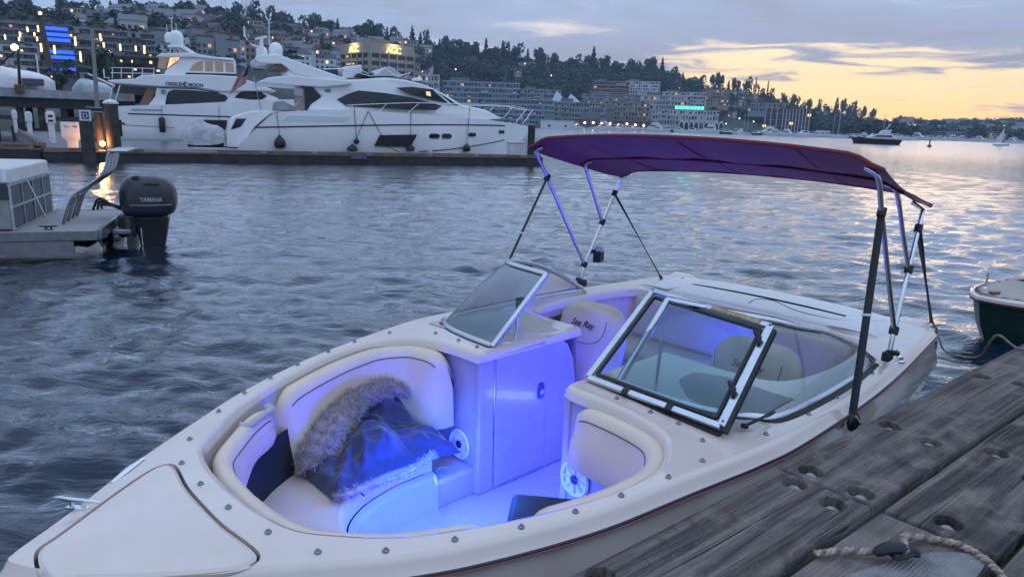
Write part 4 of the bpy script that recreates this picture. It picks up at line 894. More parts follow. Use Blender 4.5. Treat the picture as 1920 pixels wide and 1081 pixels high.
mb = MB(); mb.tube([(.22, -.294, .655), (.5, -.3, .65), (.88, -.245, .655)], .005, 6); mb.build('decal_stripe', mat('decal_grey', (.42, .42, .44), .4), ob)
mb = MB(); mb.slab([(.42, .93), (.50, .965), (.72, .955), (.66, .925)], -.272, -.20); mb.build('air_intake', BLACK, ob, bevel=.006)
HOSE = mat('hose_black', (.02, .02, .02), .5)
for k in range(3):
    mb = MB(); mb.tube(crs([(-.45 + .05 * k, .2 + .1 * k, .55), (-.3, .1 * k, .72 - .05 * k), (-.05, .05 * k - .1, .62), (.1, 0, .55)], 6), .022, 8); mb.build('rigging_hose', HOSE, ob, smooth=60)
# seat lounge with white cover, framed side panels
mb = MB(); mb.prism([(p[0], p[1]) for p in crs([(-4.9, .14), (-1.6, .14), (-1.10, .20), (-1.0, .45), (-1.0, 1.9), (-1.05, 2.2), (-1.5, 2.32), (-4.9, 2.32)], 4, True)], 1.05, 1.26); mb.build('lounge_cushion', mat('pale_vinyl', (.62, .60, .57), .5, var=.06, vscale=3, bump=.2, bscale=60), pb, bevel=.06, seg=4)
DGREY = mat('panel_dark', (.045, .045, .05), .5); LGREY = mat('panel_grey', (.26, .25, .25), .45, var=.2, vscale=7)
for i, (x0, x1) in enumerate(((-4.9, -3.6), (-3.56, -2.3), (-2.26, -1.02))):
    mb = MB(); mb.box2((x0, .13, .46), (x1, .16, .84)); mb.build('lower_panel', LGREY, pb)
    mb = MB(); mb.box2((x0, .13, .845), (x1, .16, 1.06)); mb.build('upper_panel', DGREY, pb)
for j in range(4):
    y0 = .17 + j * .52
    for z0, z1 in ((.47, .74), (.76, 1.02)):
        mb = MB(); mb.box2((-1.03, y0 + .03, z0), (-1.01, y0 + .49, z1)); mb.build('mesh_panel', mat('mesh_panel', (.10, .10, .105), .6, var=.3, vscale=50), pb)
    mb = MB(); mb.box2((-1.035, y0 - .015, .45), (-.995, y0 + .02, 1.05)); mb.build('fence_post', ALU, pb)
for z in (.45, .75, 1.04):
    mb = MB(); mb.box2((-1.03, .14, z - .015), (-.99, 2.30, z + .015)); mb.build('fence_rail', ALU, pb)
mb = MB(); mb.tube([(-.98, .9, 1.04), (-.80, .95, .46)], .014, 8); mb.build('brace', ALU, pb, smooth=50)
# ladder rails
for y, dx in ((.70, 0), (.98, .02), (1.28, .04), (1.56, .06)):
    mb = MB(); mb.tube(crs([(-.55, y, .44), (-.40, y, .82), (-.20, y, .98), (-.02, y, 1.12), (.06, y + .05, 1.28), (.10, y + .07, 1.44), (.18, y + .10, 1.48)], 5), .021, 8); mb.build('ladder_rail', CHROME, pb, smooth=60).data.materials[0] = mat('ladder_steel', (.36, .34, .33), .15, 1.0)
mb = MB(); mb.box2((.08, .75, 1.465), (.34, 1.70, 1.50)); mb.build('ladder_top_step', ALU, pb, bevel=.015)
for z, x in ((.82, -.40), (1.0, -.18), (1.25, .03)):
    mb = MB(); mb.tube([(x, .70, z), (x, 1.56, z)], .014, 8); mb.build('ladder_rung', CHROME, pb, smooth=60)
cleat(-.62, .22, 0.0, .9, pb, .43).data.materials[0] = BLACK
# ------------------------------------------------------------------ floating dock of the yachts
YH = math.radians(23.3); YD = Vector((math.cos(YH), math.sin(YH), 0)); YN = Vector((-math.sin(YH), math.cos(YH), 0))
D0 = Vector((-15.67, 30.2, 0))
PLANKB = mat('brown_dock_boards', (.17, .115, .09), .8, var=.3, vscale=2.5, stretch=(1, 8, 1), bump=.4, bscale=20)
DARKT = mat('dark_dock_timber', (.028, .026, .026), .75, var=.3, vscale=3)
fd = thing('floating_dock', 'long low timber dock floating alongside the large white yacht', 'dock', D0, YH)
LEN = 18.6
mb = MB(); mb.box2((-3.6, 0.05, -.2), (LEN, 2.7, .34)); mb.build('float', DARKT, fd, bevel=.03)
k = 0; x = -3.6
while x < LEN - .1:
    w_ = min(LEN - x, random.uniform(1.6, 3.2))
    for j in range(5):
        mb = MB(); mb.box2((x + .01, .02 + j * .54, .345), (x + w_ - .01, .54 + j * .54, .40 + random.uniform(0, .015))); mb.build('board', PLANKB, fd)
    if random.random() < .8:
        mb = MB(); mb.box2((x + .1, .03, .42), (x + w_ - .15, .20, .52 + random.uniform(-.02, .02))); mb.build('kerb_rail', PLANKB, fd, bevel=.01)
    x += w_
mb = MB(); mb.box((9.0, -.02, .30), (.75, .05, .18)); pl_ = mb.build('number_plate', mat('plate_blue', (.06, .09, .14), .5), fd)
for xx in (LEN - .5, LEN + .15):
    mb = MB(); mb.tube([(xx, 2.0 if xx > LEN else .5, -1), (xx, 2.0 if xx > LEN else .5, 2.0)], .18, 12); pile = mb.build('dock_pile', DARKT, None, smooth=50)
    pile.matrix_world = Matrix.Translation(D0) @ Matrix.Rotation(YH, 4, 'Z'); tag(pile, 'dark timber pile at the bow of the large yacht, ' + ('outer of the pair' if xx > LEN else 'inner of the pair'), 'pile', 'piles at the end of the yacht dock')
bx_ = thing('dock_box', 'pale plastic dock box at the end of the floating dock by the yacht bow', 'box', D0 + YD * (LEN - .9) + YN * 1.6 + Vector((0, 0, .41)), YH)
mb = MB(); mb.box((0, 0, .32), (.8, .6, .64)); mb.build('body', mat('box_white', (.6, .6, .6), .5, var=.1), bx_, bevel=.03)
mb = MB(); mb.box((0, 0, .68), (.86, .66, .07)); mb.build('lid', mat('box_white', (.6, .6, .6), .5), bx_, bevel=.02)
# ------------------------------------------------------------------ large white yacht
YWHITE = mat('yacht_white', (.84, .82, .80), .18, var=.03, vscale=.6, coat=.3, rvar=.05)
YGLASS = mat('yacht_dark_glass', (.012, .014, .018), .06, spec=.6, rvar=.02)
YSTRIPE = mat('yacht_stripe', (.02, .022, .03), .3)
class Yacht:
    def __init__(s, name, label, org, hd):
        s.root = thing(name, label, 'yacht', org, hd); s.o = Vector(org); s.R = Matrix.Rotation(-hd, 3, 'Z'); s.c = s.R @ (Vector((0, 0, CH)) - s.o)
    def p(s, px, py, yo):          # photograph point on the fore-and-aft plane y = yo of the hull
        d = s.R @ ray(px, py); q = s.c + d * ((yo - s.c.y) / d.y); return (q.x, q.z)
    def P(s, pts, yo): return [s.p(a, b, yo) for a, b in pts]
def z2(pts): return [(400 + a / 2.909, 30 + b / 2.909) for a, b in pts]      # read from an enlargement of the photograph
def slabw(poly, hw, y_in=None):
    n = len(poly); mb = MB(); v = [(x, -hw(x, z), z) for x, z in poly] + [(x, hw(x, z), z) for x, z in poly]
    mb.add(v, [tuple(range(n)), tuple(range(n, 2 * n))[::-1]] + [(i, n + i, n + (i + 1) % n, (i + 1) % n) for i in range(n)]); return mb
def panel(poly, hw, side=-1, t=.03, out=.012):
    # thin panel following the side of a hull or cabin
    n = len(poly); mb = MB(); v = [(x, side * (hw(x, z) + out), z) for x, z in poly] + [(x, side * (hw(x, z) - t), z) for x, z in poly]
    mb.add(v, [tuple(range(n)), tuple(range(n, 2 * n))[::-1]] + [(i, n + i, n + (i + 1) % n, (i + 1) % n) for i in range(n)]); return mb
HB = 2.35
ya = Yacht('large_motor_yacht', 'large white motor yacht with swept radar arch moored at the floating dock', D0 + YN * (3.05 + HB), YH)
r_ = ya.root
bowx = ya.p(*z2([(1735, 605)])[0], 0)[0]; stx = ya.p(*z2([(130, 715)])[0], -HB)[0]; Lh = bowx - stx
def hwA(x, z=1.0):
    u = (x - stx) / Lh; f = 1.0 if u < .45 else max(0.03, 1 - ((u - .45) / .56) ** 2.1)
    f *= .93 + .07 * sstep(0, .15, u); g = min(1, .90 + .10 * max(0, z) / 2.0) if u < .6 else 1 - (1 - .70 * 1) * (1 - min(1, max(0, z) / 2.4)) * (u - .6) / .4
    return HB * f * g
sheer_px = z2([(330, 525), (500, 515), (720, 512), (1000, 527), (1300, 545), (1500, 563), (1640, 580)])
sh = ya.P(sheer_px, -HB) + [ya.p(*z2([(1735, 603)])[0], 0)]
shx = [p[0] for p in sh]; shz = [p[1] for p in sh]
stations = list(np.linspace(stx + .05, bowx - .02, 34)); rings = []
stem0 = ya.p(*z2([(1600, 745)])[0], 0)
for x in stations:
    u = (x - stx) / Lh; zt = float(np.interp(x, shx, shz)); 
    if x < shx[0]: zt = shz[0] - (shx[0] - x) / max(.1, shx[0] - stx) * (shz[0] - .55)
    zb = -.3
    if x > stem0[0]: zb = (x - stem0[0]) / (bowx - stem0[0]) * (shz[-1] - .05)
    zb = min(zb, zt - .04); zs = [zb + (zt - zb) * q for q in (0, .12, .3, .55, .8, 1.0)]
    rr_ = [(x, -hwA(x, z) * (.0 if (i == 0 and False) else (.82 if i == 0 else 1)), z) for i, z in enumerate(zs)]
    rings.append(rr_ + [(a, -b, c) for a, b, c in rr_[::-1]])
mb = MB(); mb.loft(rings, True, True, True); mb.build('hull', YWHITE, r_, smooth=50)
# stripe, portlights, boot stripe
def strip(pts, th, hw=hwA, m=YSTRIPE, name='hull_stripe', yo=-HB):
    P = [ya.p(*q, yo) for q in pts]; P = [tuple(q) for q in crs(P, 6)]
    poly = P + [(x, z - th) for x, z in P[::-1]]
    n = len(P); mb = MB()
    mb.loft([[(x, -(hw(x, z) + .015), z) for x, z in P], [(x, -(hw(x, z) + .015), z - th) for x, z in P], [(x, -(hw(x, z) - .03), z - th) for x, z in P]], False); return mb.build(name, m, r_)
strip(z2([(225, 604), (500, 599), (900, 592), (1200, 590), (1500, 593), (1640, 597)]), .07)
strip(z2([(1130, 738), (1300, 726), (1420, 712), (1550, 694), (1640, 678)]), .05)
def rrect(cx, cz, w, h, n=4):
    r = h * .49; P = []
    for sx, sz, a0 in ((1, 1, 0), (-1, 1, 90), (-1, -1, 180), (1, -1, 270)):
        for k in range(n): a = math.radians(a0 + 90 * k / (n - 1)); P.append((cx + sx * (w / 2 - r) + r * math.cos(a), cz + sz * (h / 2 - r) + r * math.sin(a)))
    return P
for a, b, w_, h_ in ((1211, 656, 53, 23), (1281, 656, 53, 23), (1434, 649, 43, 19), (1620, 635, 36, 16)):
    c = ya.p(*z2([(a, b)])[0], -HB); s_ = .0112
    panel(rrect(c[0], c[1], w_ * s_, h_ * s_), hwA, out=.05, t=.05).build('portlight', YGLASS, r_)
P = ya.P(z2([(370, 575), (410, 540), (750, 550), (710, 577)]), -HB); panel(P, hwA, out=.02).build('hull_recess_panel', mat('yacht_white_shade', (.66, .68, .71), .25), r_, bevel=.01)  # moulded recess as a flat panel; its shade is put into the greyer white
# superstructure
cab_hw = lambda x, z: hwA(x, 2.2) * (.90 if x < bowx - 6 else .84) - max(0, z - 2.2) * .16
P = ya.P(z2([(515, 518), (540, 480), (600, 440), (560, 400), (545, 378), (740, 345), (950, 333), (1060, 345), (1180, 375), (1290, 425), (1385, 482), (1530, 512), (1630, 560), (1500, 572), (1300, 556), (1000, 540), (720, 525)]), -HB)
slabw(P, cab_hw).build('cabin', YWHITE, r_, bevel=.10, seg=3)
P = ya.P(z2([(236, 362), (300, 335), (420, 322), (600, 340), (760, 352), (760, 372), (600, 388), (420, 378)]), -HB)
slabw(P, lambda x, z: HB * .93).build('flybridge_deck', YWHITE, r_, bevel=.05, seg=3)
P = ya.P(z2([(680, 455), (740, 425), (800, 405), (950, 420), (1100, 445), (1265, 490), (1225, 515), (1000, 508), (730, 490)]), -HB); sw = panel(P, cab_hw, out=.015).build('saloon_window', YGLASS, r_)
for a in (905, 1100):
    q = ya.P(z2([(a, 405), (a + 12, 405), (a + 12, 512), (a, 512)]), -HB); q = [(x, min(max(z, q[2][1]), q[0][1])) for x, z in q]
P = ya.P(z2([(1010, 390), (1100, 385), (1220, 400), (1300, 445), (1365, 488), (1290, 475), (1080, 425)]), -HB); panel(P, cab_hw, out=.017).build('windscreen', YGLASS, r_)
P = ya.P(z2([(1215, 402), (1228, 404), (1330, 484), (1312, 481)]), -HB); panel(P, cab_hw, out=.03).build('windscreen_pillar', YWHITE, r_)
P = ya.P(z2([(1175, 410), (1200, 412), (1202, 438), (1178, 432)]), -HB); panel(P, cab_hw, out=.024, t=.01).build('painted_reflection', mat('reflection_glow', (.4, .3, .2), .6, emit=(1., .72, .4), estr=.6), r_)  # glowing patch on the windscreen: a warm reflection painted on, no lamp
# aft cockpit: bulkhead, doors, pillar
P = ya.P(z2([(495, 388), (548, 386), (600, 440), (540, 482), (512, 520), (495, 520)]), -HB); slabw(P, lambda x, z: HB * .80).build('saloon_door', YGLASS, r_)
P = ya.P(z2([(430, 512), (492, 455), (492, 400), (500, 400), (503, 512)]), -HB); panel(P, lambda x, z: HB * .86, t=.08).build('cockpit_pillar', mat('teak_warm', (.30, .22, .16), .5), r_)
P = ya.P(z2([(335, 515), (340, 470), (365, 466), (430, 500), (430, 520)]), 0); slabw(P, lambda x, z: HB * .7).build('cockpit_sofa', mat('sofa_grey', (.35, .35, .36), .7), r_, bevel=.04)
# transom, garage, swim platform
P = ya.P(z2([(75, 640), (100, 560), (115, 545), (215, 516), (330, 516), (230, 600), (150, 720), (75, 715)]), -HB + .4)
slabw(P, lambda x, z: HB * .80).build('transom_house', YWHITE, r_, bevel=.06, seg=3)
P = ya.P(z2([(95, 620), (125, 560), (180, 560), (150, 605)]), -HB + .4); panel(P, lambda x, z: HB * .80, out=.015).build('transom_window', YGLASS, r_)
c0 = ya.p(*z2([(-110, 700)])[0], -HB)[0]; mb = MB(); mb.box2((c0, -HB * .85, .28), (stx + .7, HB * .85, .45)); mb.build('swim_platform', mat('platform_grey', (.42, .42, .43), .5), r_, bevel=.03)
# arch
P = ya.P(z2([(228, 240), (236, 212), (350, 207), (430, 238), (560, 285), (740, 348), (640, 352), (560, 340), (440, 318), (400, 282), (370, 262), (300, 262), (250, 256)]), -HB * .85)
for sd in (-1, 1): panel(P, lambda x, z: HB * .88 - (z - 4.2) * .14, side=sd, t=.28).build('radar_arch', YWHITE, r_, bevel=.05, seg=3)
P = ya.P(z2([(232, 236), (238, 214), (350, 210), (380, 225), (340, 250), (260, 252)]), -HB * .85); slabw(P, lambda x, z: HB * .72).build('arch_top', YWHITE, r_, bevel=.05)
def dome(px, py, r, yo, nm='satellite_dome'):
    x, z = ya.p(*z2([(px, py)])[0], yo); mb = MB(); mb.lathe([(r * .8, -r * 1.1), (r, -r * .8), (r, 0), (r * .92, r * .42), (r * .7, r * .74), (r * .38, r * .94), (.01, r)], 18, Matrix.Translation((x, yo, z))); mb.build(nm, YWHITE, r_, smooth=50)
dome(340, 182, .33, -.4); dome(264, 196, .28, .9)
def tubep(name, pts, r, yo, m=CHROME, n=6, par=None):
    mb = MB(); mb.tube([(q[0], yo if not isinstance(yo, list) else yo[i], q[1]) for i, q in enumerate([ya.p(*z, yo if not isinstance(yo, list) else yo[i]) for i, z in enumerate(z2(pts))])], r, n); return mb.build(name, m, par or r_, smooth=60)
tubep('radar_bar', [(228, 127), (292, 113)], .06, 0, YWHITE); tubep('radar_post', [(262, 122), (262, 170), (258, 200)], .10, 0, YWHITE)
tubep('antenna', [(303, 22), (305, 150)], .022, -.6, YWHITE, 5)
tubep('mast_light', [(168, 58), (170, 108), (186, 140), (215, 160), (250, 170)], .05, 0.3, YWHITE); tubep('mast_light_band', [(172, 115), (184, 138), (205, 155)], .055, 0.3, mat('band_red', (.35, .04, .04), .5))
# flybridge furniture
for pts, nm, w_, mm in (([(300, 300), (312, 275), (400, 272), (415, 300)], 'flybridge_sofa', .75, mat('sofa_tan', (.26, .20, .16), .7)), ([(590, 338), (600, 285), (660, 285), (670, 345)], 'helm_seat', .4, mat('seat_dark', (.03, .03, .035), .5)), ([(680, 345), (690, 285), (780, 275), (785, 345)], 'flybridge_console', .6, YWHITE), ([(735, 340), (760, 318), (845, 320), (840, 342)], 'console_screen', .75, mat('seat_dark', (.03, .03, .035), .5)), ([(860, 335), (900, 290), (930, 283), (985, 320), (1000, 335)], 'covered_tender', .6, mat('cover_grey', (.5, .5, .52), .7)), ([(1090, 352), (1095, 338), (1125, 338), (1130, 355)], 'searchlight', .2, YWHITE)):
    slabw(ya.P(z2(pts), 0), lambda x, z, w_=w_: HB * w_).build(nm, mm, r_, bevel=.05)
for pts in ([(690, 285), (860, 330)], [(600, 290), (790, 285), (850, 320)], [(860, 330), (935, 285), (1000, 330)], [(1000, 330), (1075, 310), (1045, 340)], [(700, 285), (770, 330)]):
    tubep('flybridge_rail', pts, .022, -HB * .75)
# bow rail
rail = z2([(720, 487), (900, 480), (1080, 474), (1260, 478), (1420, 482), (1560, 486), (1700, 492), (1790, 515)])
mb = MB(); mb.tube([(q[0], -max(.05, hwA(q[0], 2.2) * .93), q[1]) for q in ya.P(rail, -HB * .8)], .022, 6); mb.build('bow_rail', CHROME, r_, smooth=60)
mb = MB(); mb.tube([(q[0], max(.05, hwA(q[0], 2.2) * .93), q[1]) for q in ya.P(rail, -HB * .8)], .022, 6); mb.build('bow_rail', CHROME, r_, smooth=60)
for a, b in (((755, 485), (705, 525)), ((935, 478), (885, 528)), ((1110, 475), (1050, 528)), ((1260, 480), (1210, 530)), ((1400, 480), (1360, 540)), ((1550, 487), (1490, 552)), ((1670, 492), (1610, 555)), ((1760, 508), (1690, 578)), ((1800, 513), (1735, 590))):
    q = ya.P(z2([a, b]), -HB * .7); w0 = [max(.05, hwA(min(x, bowx - .2), 2.2) * .93) for x, z in q]
    mb = MB(); mb.tube([(q[0][0], -w0[0], q[0][1]), (q[1][0], -w0[1], q[1][1])], .018, 6); mb.build('stanchion', CHROME, r_, smooth=60)
q = ya.P(z2([(1700, 588), (1752, 590), (1748, 650), (1738, 655), (1735, 612), (1700, 600)]), 0); slabw(q, lambda x, z: .16).build('anchor', mat('anchor_steel', (.22, .22, .23), .4, .8), r_, bevel=.03)
# logo on the side and small fittings
q = ya.p(*z2([(632, 406)])[0], -HB); panel(rrect(q[0], q[1], .28, .13), cab_hw, out=.03).build('oval_badge', mat('badge_grey', (.12, .14, .17), .3, .6), r_)
# ensign on a staff
FLG = bpy.data.materials.new('ensign'); FLG.use_nodes = True
def flag():
    t = NT(FLG.node_tree); b = FLG.node_tree.nodes['Principled BSDF']; uv = t.node('ShaderNodeUVMap').outputs[0]; u, v, _ = t.sep(uv)
    st = t.math('GREATER_THAN', t.math('MODULO', t.math('MULTIPLY', v, 6.5), 1.0), .5); c = t.mix(st, (.42, .02, .03, 1), (.62, .60, .60, 1))
    can_ = t.math('MULTIPLY', t.math('LESS_THAN', u, .42), t.math('GREATER_THAN', v, .46)); c = t.mix(can_, c, (.03, .04, .12, 1)); t.l.new(c, b.inputs['Base Color']); b.inputs['Roughness'].default_value = .8
    o0 = ya.p(*z2([(192, 268)])[0], -.3); o1 = ya.p(*z2([(150, 425)])[0], -.3); h_ = o0[1] - o1[1]
    n, m = 16, 14; vs = []; uvs = []
    for j in range(m):
        for i in range(n):
            uu, vv = i / (n - 1), 1 - j / (m - 1); droop = uu * .55
            x = o0[0] + .06 - uu * .80 * (1 - .25 * vv) - (1 - vv) * .22; z = o0[1] - (1 - vv) * h_ * .62 - uu * h_ * .40; y = -.3 + .10 * math.sin(uu * 9 + vv * 3)
            vs.append((x, y, z)); uvs.append((uu, vv))
    fs = [(j * n + i, j * n + i + 1, (j + 1) * n + i + 1, (j + 1) * n + i) for j in range(m - 1) for i in range(n - 1)]
    me = bpy.data.meshes.new('flag'); me.from_pydata(vs, [], fs); ul = me.uv_layers.new(name='UVMap')
    for l in me.loops: ul.data[l.index].uv = uvs[l.vertex_index]
    me.materials.append(FLG); me.shade_smooth(); o = link('ensign_flag', me, r_)
    md = o.modifiers.new('thick', 'SOLIDIFY'); md.thickness = .006
    mb = MB(); mb.tube([(o0[0] + .08, -.3, o0[1] + .15), (o0[0] + .55, -.3, o1[1] - 1.0)], .022, 6); mb.build('flag_staff', CHROME, r_, smooth=60)
flag()
# fenders and their lines (hang from the yacht: things of their own)
FB = mat('fender_black', (.015, .016, .02), .5)
def fender(px, top, bot, w_, name='fender', lab='', ropetop=None, ball=False):
    xa, za = ya.p(*z2([(px, top)])[0], -HB - .2); xb, zb = ya.p(*z2([(px, bot)])[0], -HB - .2); y = -hwA(xa, 1.0) - w_ * .9
    h_ = za - zb; t = thing(name, lab, 'fender', Matrix.Translation(ya.o) @ Matrix.Rotation(YH, 4, 'Z') @ Vector((xa, y, zb)), YH, 'black fenders along the large yacht')
    mb = MB()
    if ball: mb.sphere((0, 0, h_ / 2), h_ / 2, 14)
    else: mb.lathe([(.01, 0), (w_ * .7, .02), (w_, h_ * .15), (w_, h_ * .5), (w_ * .65, h_ * .75), (w_ * .25, h_ * .92), (w_ * .2, h_), (.01, h_)], 14)
    mb.build('fender_body', FB, t, smooth=60)
    if ropetop:
        for rp in ropetop:
            q = ya.p(*z2([rp])[0], -HB - .05); mb = MB(); mb.tube([(0, 0, h_ * .95), (q[0] - xa, -hwA(q[0], 2.2) - .03 - y, q[1] - zb)], .016, 5); mb.build('fender_line', FB, t)
fender(362, 650, 722, .27, lab='big black teardrop fender at the stern quarter of the large yacht', ropetop=[(345, 520)])
fender(783, 667, 700, .2, lab='round black ball fender amidships on the large yacht', ball=True, ropetop=[(845, 520), (768, 485)])
fender(760, 700, 738, .26, lab='black fender just below the round ball fender amidships')
fender(1080, 700, 738, .22, lab='black fender right beside the slanted black panel', ropetop=[(1080, 500)])
fender(1402, 698, 742, .21, lab='black fender nearest the bow of the large yacht', ropetop=[(1418, 485)])
q = ya.P(z2([(910, 650), (1115, 647), (1080, 715), (880, 710)]), -HB - .1)
fp = thing('hanging_mat', 'slanted black rectangular panel hung on the side of the large yacht', 'panel', ya.o, YH)
panel(q, hwA, out=.14, t=-.09).build('sheet', FB, fp, bevel=.01)
tq = ya.p(*z2([(845, 520)])[0], -HB); mb = MB(); mb.tube([(tq[0], -hwA(tq[0], 2.2) - .04, tq[1]), (q[0][0] + .1, -hwA(q[0][0]) - .12, q[0][1])], .016, 5); mb.build('line', FB, fp)
mb = MB(); mb.tube([((q[2][0] + q[3][0]) / 2 - .3, -hwA(0) - .12, q[2][1]), ((q[2][0] + q[3][0]) / 2 + .2, -hwA(0) - .9, .45)], .016, 5); mb.build('line', FB, fp)
# covered dinghy on the swim platform
dg = thing('covered_dinghy', 'grey cloth covered dinghy on the swim platform of the large yacht', 'dinghy', ya.o, YH)
def z0(pts): return [(a / 3.275, b / 3.275) for a, b in pts]
top = ya.P(z0([(1105, 848), (1125, 800), (1170, 745), (1205, 722), (1235, 745), (1290, 765), (1330, 772), (1375, 800), (1400, 840)]), -1.2); bt = ya.P(z0([(1105, 852), (1130, 880), (1180, 890), (1230, 892), (1280, 892), (1320, 890), (1350, 885), (1385, 870), (1400, 850)]), -1.2)
rings = []
for (x1, zt_), (x2, zb_) in zip(top, bt):
    x = (x1 + x2) / 2; n = 14; e = [(1 - abs(2 * i / (n - 1) - 1)) for i in range(n)]; hwid = 1.05 if 0 < len(rings) < 8 else .5
    rings.append([(x, -hwid * math.cos(math.pi * i / (n - 1)) , zb_ + (zt_ - zb_) * max(0, math.sin(math.pi * i / (n - 1))) ** .7) for i in range(n)] )
rings = [[tuple(p) for p in crs([r[i] for r in rings], 4)] for i in range(14)]
rings = [[(a, b, c + .03 * fnoise(a * 5, b * 4, 2)) for a, b, c in r] for r in rings]
mb = MB(); mb.loft(rings, False); mb.build('cloth_cover', mat('cover_cloth', (.42, .42, .43), .75, var=.2, vscale=3, bump=.5, bscale=9), dg, smooth=180)
mb = MB(); mb.box2((top[0][0] + .3, -.9, .46), (top[-1][0] - .2, .9, .62)); mb.build('cradle', DARKT, dg)
# ------------------------------------------------------------------ second yacht behind, with its name on the side
BH = math.radians(21); HB2 = 2.6
yb0 = atz(226, 261, 0); BN2 = Vector((-math.sin(BH), math.cos(BH), 0))
yb = Yacht('pilothouse_yacht', 'white pilothouse yacht with its name on the upper deck moored behind', Vector((yb0.x, yb0.y, 0)) + BN2 * HB2, BH)
rb = yb.root; LB = 21.0; sB = yb.p(*z0([(655, 650)])[0], -HB2)[0]
def hwB(x, z=1.0):
    u = (x - sB) / LB; f = 1.0 if u < .5 else max(.03, 1 - ((u - .5) / .5) ** 2.2); return HB2 * f * min(1, .92 + .04 * max(0, z))
def PB(pts): return yb.P(z0(pts), -HB2)
shB = PB([(655, 655), (830, 648), (1100, 640), (1350, 628), (1570, 612)]); 
rings = []
for x in np.linspace(sB, sB + LB, 26):
    zt_ = float(np.interp(x, [p[0] for p in shB] + [sB + LB], [p[1] for p in shB] + [shB[-1][1] + .5])); u = (x - sB) / LB; zb_ = -.3 if u < .86 else (u - .86) / .14 * (zt_ - .1)
    rr_ = [(x, -hwB(x, zb_ + (zt_ - zb_) * q) * (.85 if q == 0 else 1), zb_ + (zt_ - zb_) * q) for q in (0, .15, .4, .7, 1)]; rings.append(rr_ + [(a, -b, c) for a, b, c in rr_[::-1]])
mb = MB(); mb.loft(rings, True, True, True); mb.build('hull', YWHITE, rb, smooth=50)
def pB(name, pts, m, hw=hwB, out=.015, t=.03, bevel=0): 
    o = panel(PB(pts), hw, out=out, t=t).build(name, m, rb, bevel=bevel); return o
hw1 = lambda x, z: hwB(x, 2) * .90
pB('hull_stripe', [(785, 694), (1430, 714), (1430, 722), (785, 702)], YSTRIPE); pB('lower_stripe', [(755, 764), (1070, 782), (1070, 788), (755, 770)], mat('stripe_grey', (.3, .33, .38), .4)); pB('stern_lettering_band', [(808, 668), (990, 672), (988, 682), (806, 678)], mat('stripe_grey', (.3, .33, .38), .4))
slabw(PB([(905, 650), (950, 590), (960, 525), (1350, 545), (1572, 545), (1700, 600), (1750, 640)]), hw1).build('main_cabin', YWHITE, rb, bevel=.06)
pB('saloon_window', [(1013, 640), (1022, 585), (1035, 560), (1070, 550), (1200, 555), (1330, 568), (1385, 585), (1400, 602), (1375, 630), (1320, 655), (1150, 655), (1013, 645)], YGLASS, hw1)
pB('forward_window', [(1440, 600), (1460, 575), (1492, 560), (1600, 562), (1640, 590), (1600, 618)], YGLASS, hw1)
slabw(PB([(655, 492), (830, 483), (868, 461), (1010, 455), (1290, 460), (1450, 470), (1560, 505), (1700, 560), (1572, 560), (1350, 562), (1200, 536), (960, 530), (680, 510)]), lambda x, z: HB2 * .98).build('upper_deck', YWHITE, rb, bevel=.06)
pB('painted_deck_shadow', [(965, 534), (1200, 541), (1345, 566), (1345, 572), (1200, 548), (965, 541)], YSTRIPE, hw1)  # dark strip painted for the shade under the upper deck
hw2 = lambda x, z: HB2 * .82 - max(0, z - 5.0) * .12
slabw(PB([(1003, 458), (1015, 430), (1060, 400), (1120, 345), (1190, 335), (1300, 345), (1430, 355), (1447, 376), (1452, 462)]), hw2).build('pilothouse', YWHITE, rb, bevel=.06)
slabw(PB([(952, 345), (985, 325), (1190, 322), (1215, 330), (1300, 345), (1440, 362), (1440, 372), (1300, 362), (1190, 350), (1000, 350)]), lambda x, z: HB2 * .85).build('hardtop', YWHITE, rb, bevel=.05)
for poly in ([(1158, 432), (1185, 395), (1215, 376), (1243, 372), (1246, 436)], [(1256, 372), (1306, 374), (1308, 438), (1258, 437)], [(1318, 375), (1368, 379), (1372, 440), (1320, 439)], [(1382, 382), (1430, 388), (1440, 443), (1388, 441)]):
    pB('pilothouse_window', poly, mat('pilothouse_glass', (.10, .11, .12), .08, emit=(1, .72, .45), estr=.10), hw2)
pB('pilothouse_base_line', [(1140, 444), (1452, 452), (1452, 466), (1135, 457)], YSTRIPE, hw2)
pB('aft_window', [(962, 418), (972, 352), (1030, 350), (1012, 420)], mat('pilothouse_glass', (.10, .11, .12), .08), hw2); pB('lit_aft_window', [(1022, 420), (1040, 352), (1098, 350), (1094, 365), (1045, 400)], mat('lit_curtain', (.5, .3, .2), .6, emit=(1, .55, .28), estr=.9), hw2)
for a in (1058, 1072, 1086): pB('curtain_fold', [(a, 356), (a + 4, 356), (a + 2, 385), (a - 2, 390)], mat('curtain_dark', (.2, .1, .06), .7), hw2, .022)
slabw(PB([(1020, 268), (1110, 265), (1140, 280), (1215, 330), (1180, 335), (1130, 300), (1100, 282), (1020, 278)]), lambda x, z: HB2 * .5).build('radar_arch', YWHITE, rb, bevel=.05)
def tubeB(name, pts, r, yo, m=CHROME):
    mb = MB(); mb.tube([(yb.p(*q, yo)[0], yo, yb.p(*q, yo)[1]) for q in z0(pts)], r, 6); return mb.build(name, m, rb, smooth=60)
tubeB('arch_strut', [(1045, 275), (1045, 325)], .05, -.8, YWHITE); tubeB('arch_strut', [(1100, 280), (1100, 325)], .05, -.8, YWHITE)
